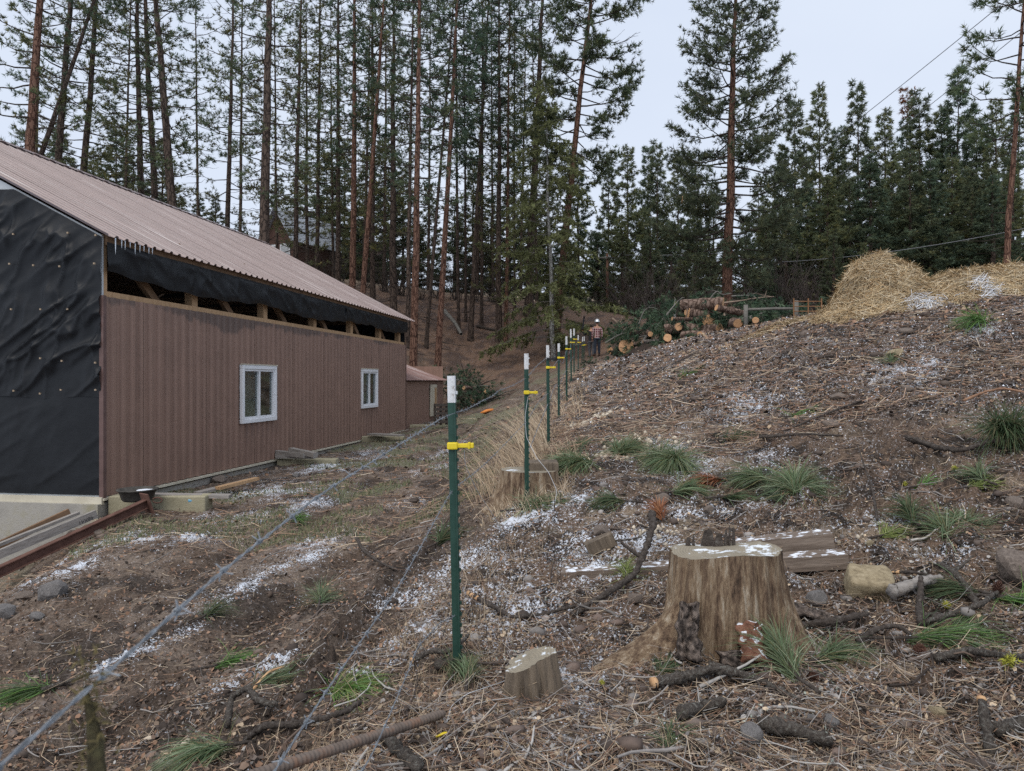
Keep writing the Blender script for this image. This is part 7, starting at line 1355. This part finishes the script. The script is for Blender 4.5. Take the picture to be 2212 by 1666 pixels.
MB().box((0, 0, 0.02), (0.12, 0.16, 0.16)).build('engine', M_BLKPL, saw, bevel=0.02); mb = MB(); mb.box((0, 0, 0.36), (0.085, 0.012, 0.52)); mb.tube([(0, -0.006, 0.62), (0, 0.006, 0.62)], 0.043, 12); mb.build('guide_bar', M_JACK, saw); MB().tube([(0.0, -0.09, -0.05), (0, -0.16, -0.02), (0, -0.16, 0.08), (0, -0.09, 0.1)], 0.014, 8).build('handle', M_BLKPL, saw, smooth=True)
# loose limbs tangled over and beside the heap
for k in range(16):
    px, py = 1330 + 23 * k, 735 - 2.6 * k + (k * 53) % 22; Yk = 29.5 - 0.2 * k; a = random.uniform(-1, 1)
    path_branch('%s tangled bare limb from the left on the log heap' % ORD(k), [(px - 22, py + 8 + 14 * a, Yk), (px, py - 8, Yk - 0.3), (px + 16, py - 16 - 8 * a, Yk - 0.3), (px + 30, py - 14 + 10 * a, Yk)], random.uniform(0.02, 0.045), 0.010, (M_BRANCH_G, M_BRANCH, M_PALEBR)[k % 3], twigs=4)
for k, (px, py, Y, an, lab) in enumerate([(1560, 690, 27.2, 200, 'bough draped over the speckled log end'), (1650, 684, 25.8, 20, 'low bough right of the heap\'s orange ends'), (1610, 664, 28.5, 60, 'bough standing up behind the heap\'s right half'), (1530, 650, 30, 80, 'bough peeking over the topmost log'), (1720, 682, 25, -20, 'bough lying near the tube gate')]): far_bough(lab, px, py, Y, an, 50, 0.3, FG, 0.35)
# ------------------------------------------------------------------ litter: needles, straw, twigs, chips, snow crumbs (nobody could count them)
def sample(n, y0, y1, r, t0=-0.72, t1=0.72):
    t = r.uniform(t0, t1, n); iy = r.uniform(1 / y1, 1 / y0, n); Y = 1 / iy; return t * Y, Y
def strands(n, y0, y1, lens, width, pal, seed, lift=0.006, up=0.10, accept=None, bend=0.12):
    r = np.random.default_rng(seed); X, Y = sample(n, y0, y1, r)
    if accept is not None: k = accept(X, Y, r); X, Y = X[k], Y[k]
    n = len(X); a = r.uniform(0, 2 * np.pi, n); L_ = r.uniform(*lens, n); d = np.stack([np.cos(a), np.sin(a)], -1); pd = np.stack([-d[:, 1], d[:, 0]], -1); bd = r.normal(0, bend, n)
    tt = np.array([-0.5, 0.0, 0.5]); px = X[:, None] + d[:, 0:1] * tt * L_[:, None] + pd[:, 0:1] * (bd * L_)[:, None] * (4 * tt ** 2); py = Y[:, None] + d[:, 1:2] * tt * L_[:, None] + pd[:, 1:2] * (bd * L_)[:, None] * (4 * tt ** 2)
    g = gz(px, py); pitch = np.abs(r.normal(0, up, n)); z = np.maximum(g, g.mean(1, keepdims=True)) + lift * r.uniform(0.3, 2.2, n)[:, None] + (tt + 0.5)[None] * (pitch * L_)[:, None]
    pth = np.stack([px, py, z], -1); w = width * r.uniform(0.6, 1.4, n) * np.clip(Y / 4.5, 1, 4)
    dir3 = pth[:, 2] - pth[:, 0]; sd = np.cross(dir3, np.stack([r.normal(0, .5, n), r.normal(-0.5, .5, n), np.ones(n)], -1)); sd /= np.linalg.norm(sd, axis=1, keepdims=True) + 1e-9
    v = np.stack([pth - sd[:, None] * w[:, None, None] / 2, pth + sd[:, None] * w[:, None, None] / 2], 2).reshape(-1, 3); b0 = np.arange(n)[:, None] * 6 + np.array([0, 2])[None]; q = np.stack([b0, b0 + 1, b0 + 3, b0 + 2], -1).reshape(-1, 4)
    pal = np.array(pal); c = pal[r.integers(0, len(pal), n)] * r.uniform(0.65, 1.3, (n, 1)); return v, q, np.repeat(c, 6, axis=0)
def flakes(n, y0, y1, size, pal, seed, accept=None, lift=0.004, tilt=0.5):
    r = np.random.default_rng(seed); X, Y = sample(n, y0, y1, r)
    if accept is not None: k = accept(X, Y, r); X, Y = X[k], Y[k]
    n = len(X); s = r.uniform(*size, n) * np.clip(Y / 6, 1, 4.0); a = r.uniform(0, 6.283, n); asp = r.uniform(0.3, 0.9, n); nr = np.stack([r.normal(0, tilt, n), r.normal(-0.15, tilt, n), np.ones(n)], -1); nr /= np.linalg.norm(nr, axis=1, keepdims=True)
    u_ = np.cross(nr, np.stack([np.cos(a), np.sin(a), np.zeros(n)], -1)); u_ /= np.linalg.norm(u_, axis=1, keepdims=True); w_ = np.cross(nr, u_); c = np.stack([X, Y, gz(X, Y) + lift * r.uniform(0.5, 2, n) + 0.22 * s], -1)
    k = r.uniform(0.6, 1.1, (n, 5)); an = np.linspace(0, 2 * np.pi, 5, endpoint=False)
    v = c[:, None] + (u_[:, None] * np.cos(an)[None, :, None] + w_[:, None] * (np.sin(an)[None] * asp[:, None])[..., None]) * (k * s[:, None] * 0.5)[..., None]
    b0 = np.arange(n)[:, None] * 5; t = np.concatenate([b0 + np.array([0, 1, 2]), b0 + np.array([0, 2, 3]), b0 + np.array([0, 3, 4])]); pal = np.array(pal); cc = pal[r.integers(0, len(pal), n)] * r.uniform(0.7, 1.25, (n, 1)); return v.reshape(-1, 3), t, np.repeat(cc, 5, axis=0)
def build_stuff(name, lab, cat, parts):
    V, Q, T_, C_ = [], [], [], []; o = 0
    for v, f, c in parts:
        V.append(v); C_.append(c); (Q if f.shape[1] == 4 else T_).append(f + o); o += len(v)
    ob = link(name, np_mesh(name, np.concatenate(V), np.concatenate(Q) if Q else None, np.concatenate(T_) if T_ else None, col=np.concatenate(C_)), M_STRAND); tag(ob, lab, cat, kind='stuff'); return ob
N_RED = [(0.24, 0.145, 0.095), (0.30, 0.19, 0.13), (0.18, 0.115, 0.085), (0.34, 0.24, 0.175)]; N_TAN = [(0.34, 0.255, 0.17), (0.47, 0.37, 0.26), (0.25, 0.18, 0.12), (0.53, 0.44, 0.33)]; N_DRK = [(0.06, 0.047, 0.04), (0.095, 0.075, 0.064), (0.135, 0.108, 0.092)]; N_GRY = [(0.27, 0.25, 0.235), (0.36, 0.345, 0.325), (0.2, 0.185, 0.172)]
def not_yard(X, Y, r): y, b_, f = region_at(X, Y); return (r.random(len(X)) > y * 0.8) & (f < 0.5)
def in_yard(X, Y, r): y, b_, f = region_at(X, Y); return (r.random(len(X)) < y) & (X > -9) & ~in_barn(X, Y)
def in_barn(X, Y):
    s = (X - BX) * D.x + (Y - BY) * D.y; w = (X - BX) * LFT.x + (Y - BY) * LFT.y; return (s > -0.1) & (s < BL + 6.2) & (w > -0.05)
def in_bank(X, Y, r): y, b_, f = region_at(X, Y); return r.random(len(X)) < b_
def in_near(X, Y, r): y, b_, f = region_at(X, Y); return r.random(len(X)) < np.clip(1 - y - b_ - f, 0, 1)
build_stuff('needle_litter', 'brown pine needles and straw strewn over the bench and slope', 'needle litter', [strands(30000, 2.0, 14, (0.07, 0.17), 0.0016, N_RED + N_RED + N_TAN + N_DRK, 1, accept=not_yard), strands(5000, 2.0, 9, (0.10, 0.22), 0.0018, N_TAN + N_GRY, 2, lift=0.012, up=0.22, accept=not_yard), strands(24000, 8, 34, (0.14, 0.42), 0.0028, N_TAN + N_DRK + N_RED + N_RED, 3, accept=not_yard), strands(10000, 2.2, 30, (0.05, 0.12), 0.0020, N_TAN + N_DRK + N_RED, 4, accept=in_yard)])
build_stuff('wood_debris', 'bark crumbs, wood chips and soil clods over the cleared ground', 'debris', [flakes(62000, 2.0, 12, (0.008, 0.036), N_DRK + N_DRK + N_RED[:2] + N_GRY + N_TAN[:3], 11, accept=not_yard, tilt=0.8), flakes(42000, 6, 36, (0.02, 0.05), N_DRK + N_RED[:3] + N_TAN[:1] + N_GRY[2:], 12, accept=in_bank, tilt=0.8), flakes(36000, 2.2, 26, (0.012, 0.045), N_DRK + N_RED[:2] + [(0.17, 0.12, 0.09), (0.2, 0.15, 0.11)], 13, accept=in_yard, tilt=0.7)])
def snowy(X, Y, r): return (r.random(len(X)) < np.clip((cover_at(X, Y) - 0.12) * 1.5, 0, 1)) & ~in_barn(X, Y)
SN = [(0.74, 0.78, 0.85), (0.66, 0.71, 0.79), (0.8, 0.83, 0.88)]
build_stuff('snow_crumbs', 'crumbs of thin melting snow caught in the litter', 'snow', [flakes(42000, 2.0, 12, (0.004, 0.014), SN, 21, accept=snowy, lift=0.006, tilt=0.4), flakes(60000, 7, 34, (0.009, 0.020), SN + [(0.5, 0.46, 0.42)], 22, accept=lambda X, Y, r: in_bank(X, Y, r) & (r.random(len(X)) < 0.30 + 0.6 * cover_at(X, Y)), lift=0.012, tilt=0.5)])
# pale gravel spots
def pebbles(lab, px, py, sp, n, seed):
    r = np.random.default_rng(seed); p = gp(px, py); V, T_, C_ = [], [], []; bm = bmesh.new(); bmesh.ops.create_icosphere(bm, subdivisions=1, radius=1.0); pv = np.array([v.co[:] for v in bm.verts]); pt = np.array([[v.index for v in f.verts] for f in bm.faces]); bm.free()
    for k in range(n):
        x, y = p.x + r.normal(0, sp), p.y + r.normal(0, sp * 0.8); s = r.uniform(0.008, 0.026) * p.y / 6; V.append(pv * s * r.uniform(0.7, 1.2, 3) + np.array([x, y, float(gz(x, y)) + s * 0.4])); T_.append(pt + k * len(pv)); C_.append(np.tile(np.array([0.5, 0.44, 0.35]) * r.uniform(0.6, 1.2), (len(pv), 1)))
    o = link('pale_gravel', np_mesh('pale_gravel', np.concatenate(V), tris=np.concatenate(T_), col=np.concatenate(C_), smooth=True), M_STRAND); tag(o, lab, 'gravel', kind='stuff')
for k, (lab, px, py, sp, n) in enumerate([('cream gravel between the blue-green boughs', 1400, 965, 0.28, 90), ('cream gravel above the drooping bough', 1320, 990, 0.18, 60), ('cream gravel on the slope by the third post', 1290, 905, 0.2, 40), ('pale pebbles at the timber\'s right end', 1812, 1165, 0.10, 40), ('pale pebbles behind the big stump', 1420, 1150, 0.12, 40)]): pebbles(lab, px, py, sp, n, 60 + k)
# ------------------------------------------------------------------ standing dry grass along the ditch
def blades(n, seed, region, hts, pal, lean, width):
    r = np.random.default_rng(seed); X, Y = region(n, r); n = len(X); h = r.uniform(*hts, n); a = r.normal(lean[0], lean[1], n); o = np.abs(r.normal(lean[2], 0.3, n)); tt = np.array([0, 0.4, 0.75, 1.0]); ex = np.cos(a) * o * h; ey = np.sin(a) * o * h
    pth = np.stack([X[:, None] + ex[:, None] * tt ** 1.7, Y[:, None] + ey[:, None] * tt ** 1.7, gz(X, Y)[:, None] - 0.01 + h[:, None] * (tt - 0.28 * tt ** 2 * np.minimum(o, 1.6)[:, None])], -1)
    sd = np.stack([np.ones(n), r.normal(0, .3, n), np.zeros(n)], -1); w = width * np.array([1, 0.9, 0.6, 0.15])[None] * np.clip(Y / 8, 0.6, 2)[:, None]; v = np.stack([pth - sd[:, None] * w[..., None] / 2, pth + sd[:, None] * w[..., None] / 2], 2).reshape(-1, 3); b0 = np.arange(n)[:, None] * 8 + np.array([0, 2, 4])[None]; q = np.stack([b0, b0 + 1, b0 + 3, b0 + 2], -1).reshape(-1, 4); pal = np.array(pal); c = pal[r.integers(0, len(pal), n)] * r.uniform(0.7, 1.2, (n, 1)); return v, q, np.repeat(c, 8, axis=0)
STRAW = [(0.44, 0.34, 0.23), (0.36, 0.27, 0.18), (0.52, 0.43, 0.31), (0.28, 0.21, 0.15)]
def fenceband(y0, y1, u0, u1):
    def f(n, r): Y = 1 / r.uniform(1 / y1, 1 / y0, n); u_ = r.uniform(u0, u1, n); k = vnoise(Y * 1.1, u_ * 1.6, 5) > 0.3; return (fence_x(Y) + u_)[k], Y[k]
    return f
build_stuff('dry_grass', 'tall bleached dry grass leaning over the ditch by the fence', 'grass', [blades(650, 1, fenceband(8.0, 15, -0.75, 0.05), (0.25, 0.8), STRAW, (2.9, 0.6, 0.8), 0.005), blades(2200, 2, fenceband(6.5, 22, -0.35, 0.45), (0.05, 0.2), STRAW, (2.5, 1.5, 0.7), 0.005), blades(1500, 3, fenceband(2.4, 6, -0.5, 0.3), (0.06, 0.2), STRAW, (1.5, 2.0, 0.5), 0.003)])
def yardspots(n, r):
    t = r.uniform(-0.6, -0.02, n); Y = 1 / r.uniform(1 / 30, 1 / 8.5, n); X = t * Y; y, b_, f = region_at(X, Y); k = (y > 0.6) & ~in_barn(X, Y) & (fbm(X * 0.8, Y * 0.8, 81, 4) > 0.47); return X[k], Y[k]
build_stuff('yard_grass', 'short greyish green grass in patches along the barn', 'grass', [blades(26000, 5, yardspots, (0.03, 0.10), [(0.13, 0.15, 0.075), (0.17, 0.18, 0.10), (0.20, 0.18, 0.11), (0.10, 0.125, 0.07)], (1.5, 2.0, 0.5), 0.007)])
# short cut stems round the nearest posts
def stubs(n, r): Y = r.uniform(3.3, 7.2, n); return fence_x(Y) + r.normal(0.15, 0.25, n), Y
build_stuff('cut_stems', 'short dark cut stems sticking up round the near posts', 'stems', [blades(90, 7, stubs, (0.05, 0.16), [(0.05, 0.04, 0.035), (0.09, 0.07, 0.06)], (1.5, 2, 0.08), 0.009)])
# chunks of bark and soil, and short broken twigs, mixed through the litter
def lumps(n, y0, y1, size, pal, seed, accept):
    r = np.random.default_rng(seed); X, Y = sample(n, y0, y1, r); k = accept(X, Y, r); X, Y = X[k], Y[k]; n = len(X)
    bm = bmesh.new(); bmesh.ops.create_icosphere(bm, subdivisions=1, radius=1.0); pv = np.array([v.co[:] for v in bm.verts]); pt = np.array([[v.index for v in f.verts] for f in bm.faces]); bm.free(); m_ = len(pv)
    s = size[0] + (size[1] - size[0]) * r.random(n) ** 2.2; s = s * np.clip(Y / 6, 1, 2.2); a = r.uniform(0, 6.28, n); sc = np.stack([s, s * r.uniform(0.35, 0.9, n), s * r.uniform(0.25, 0.7, n)], -1)
    P_ = pv[None] * sc[:, None] * r.uniform(0.72, 1.25, (n, m_, 1)); ca, sa = np.cos(a)[:, None], np.sin(a)[:, None]; x = P_[..., 0] * ca - P_[..., 1] * sa; y = P_[..., 0] * sa + P_[..., 1] * ca
    g = gz(X, Y); v = np.stack([x + X[:, None], y + Y[:, None], P_[..., 2] + (g + s * 0.12)[:, None]], -1).reshape(-1, 3); t = (pt[None] + (np.arange(n) * m_)[:, None, None]).reshape(-1, 3); pal = np.array(pal); c = pal[r.integers(0, len(pal), n)] * r.uniform(0.6, 1.3, (n, 1)); return v, t, np.repeat(c, m_, axis=0)
build_stuff('bark_lumps', 'lumps of bark and soil mixed through the litter', 'debris', [lumps(2600, 2.0, 9, (0.008, 0.05), N_DRK + [(0.13, 0.10, 0.085), (0.16, 0.12, 0.10)] + N_GRY[:1], 41, in_near), lumps(1500, 2.2, 20, (0.01, 0.055), N_DRK + [(0.13, 0.095, 0.075), (0.18, 0.14, 0.115)], 42, in_yard), lumps(1800, 8, 32, (0.015, 0.06), N_DRK + [(0.15, 0.12, 0.10)], 43, in_bank)])
def twiglets(n, y0, y1, lens, rad, seed, accept):
    r = np.random.default_rng(seed); X, Y = sample(n, y0, y1, r); k = accept(X, Y, r); X, Y = X[k], Y[k]; V, Q, C_ = [], [], []; o = 0; pal = np.array(N_DRK + N_GRY + [(0.13, 0.095, 0.075)])
    for x, y in zip(X, Y):
        a = r.uniform(0, 6.28); L_ = r.uniform(*lens); tt = np.linspace(-0.5, 0.5, 5); b_ = r.normal(0, 0.12); px = x + math.cos(a) * tt * L_ - math.sin(a) * b_ * L_ * 4 * tt ** 2; py = y + math.sin(a) * tt * L_ + math.cos(a) * b_ * L_ * 4 * tt ** 2
        z = gz(px, py); z = 0.5 * z + 0.5 * z.mean() + 0.012 + np.abs(r.normal(0, 0.12)) * (tt + 0.5) * L_; v, q = tube_arrays(np.stack([px, py, z], -1), np.linspace(1, 0.5, 5) * r.uniform(*rad), 5); V.append(v); Q.append(q + o); o += len(v); C_.append(np.tile(pal[r.integers(len(pal))] * r.uniform(.7, 1.3), (len(v), 1)))
    return np.concatenate(V), np.concatenate(Q), np.concatenate(C_)
build_stuff('broken_twigs', 'short broken twigs scattered through the litter', 'twigs', [twiglets(1500, 2.0, 10, (0.06, 0.34), (0.002, 0.006), 51, not_yard), twiglets(130, 2.0, 7, (0.12, 0.4), (0.006, 0.011), 53, not_yard), twiglets(500, 7, 30, (0.15, 0.6), (0.004, 0.009), 52, not_yard)])
# pale lichen shed from the branches
def lichen_spots(X, Y, r): return in_near(X, Y, r) & (fbm(X * 2.1 + 9, Y * 2.1, 123, 3, 0.6) > 0.60)
build_stuff('lichen_flakes', 'pale grey-green lichen flakes shed among the branches', 'lichen', [flakes(26000, 2.0, 7, (0.006, 0.018), [(0.30, 0.33, 0.28), (0.22, 0.25, 0.21), (0.38, 0.41, 0.36), (0.14, 0.15, 0.13)], 61, accept=lichen_spots, lift=0.012, tilt=1.0)])
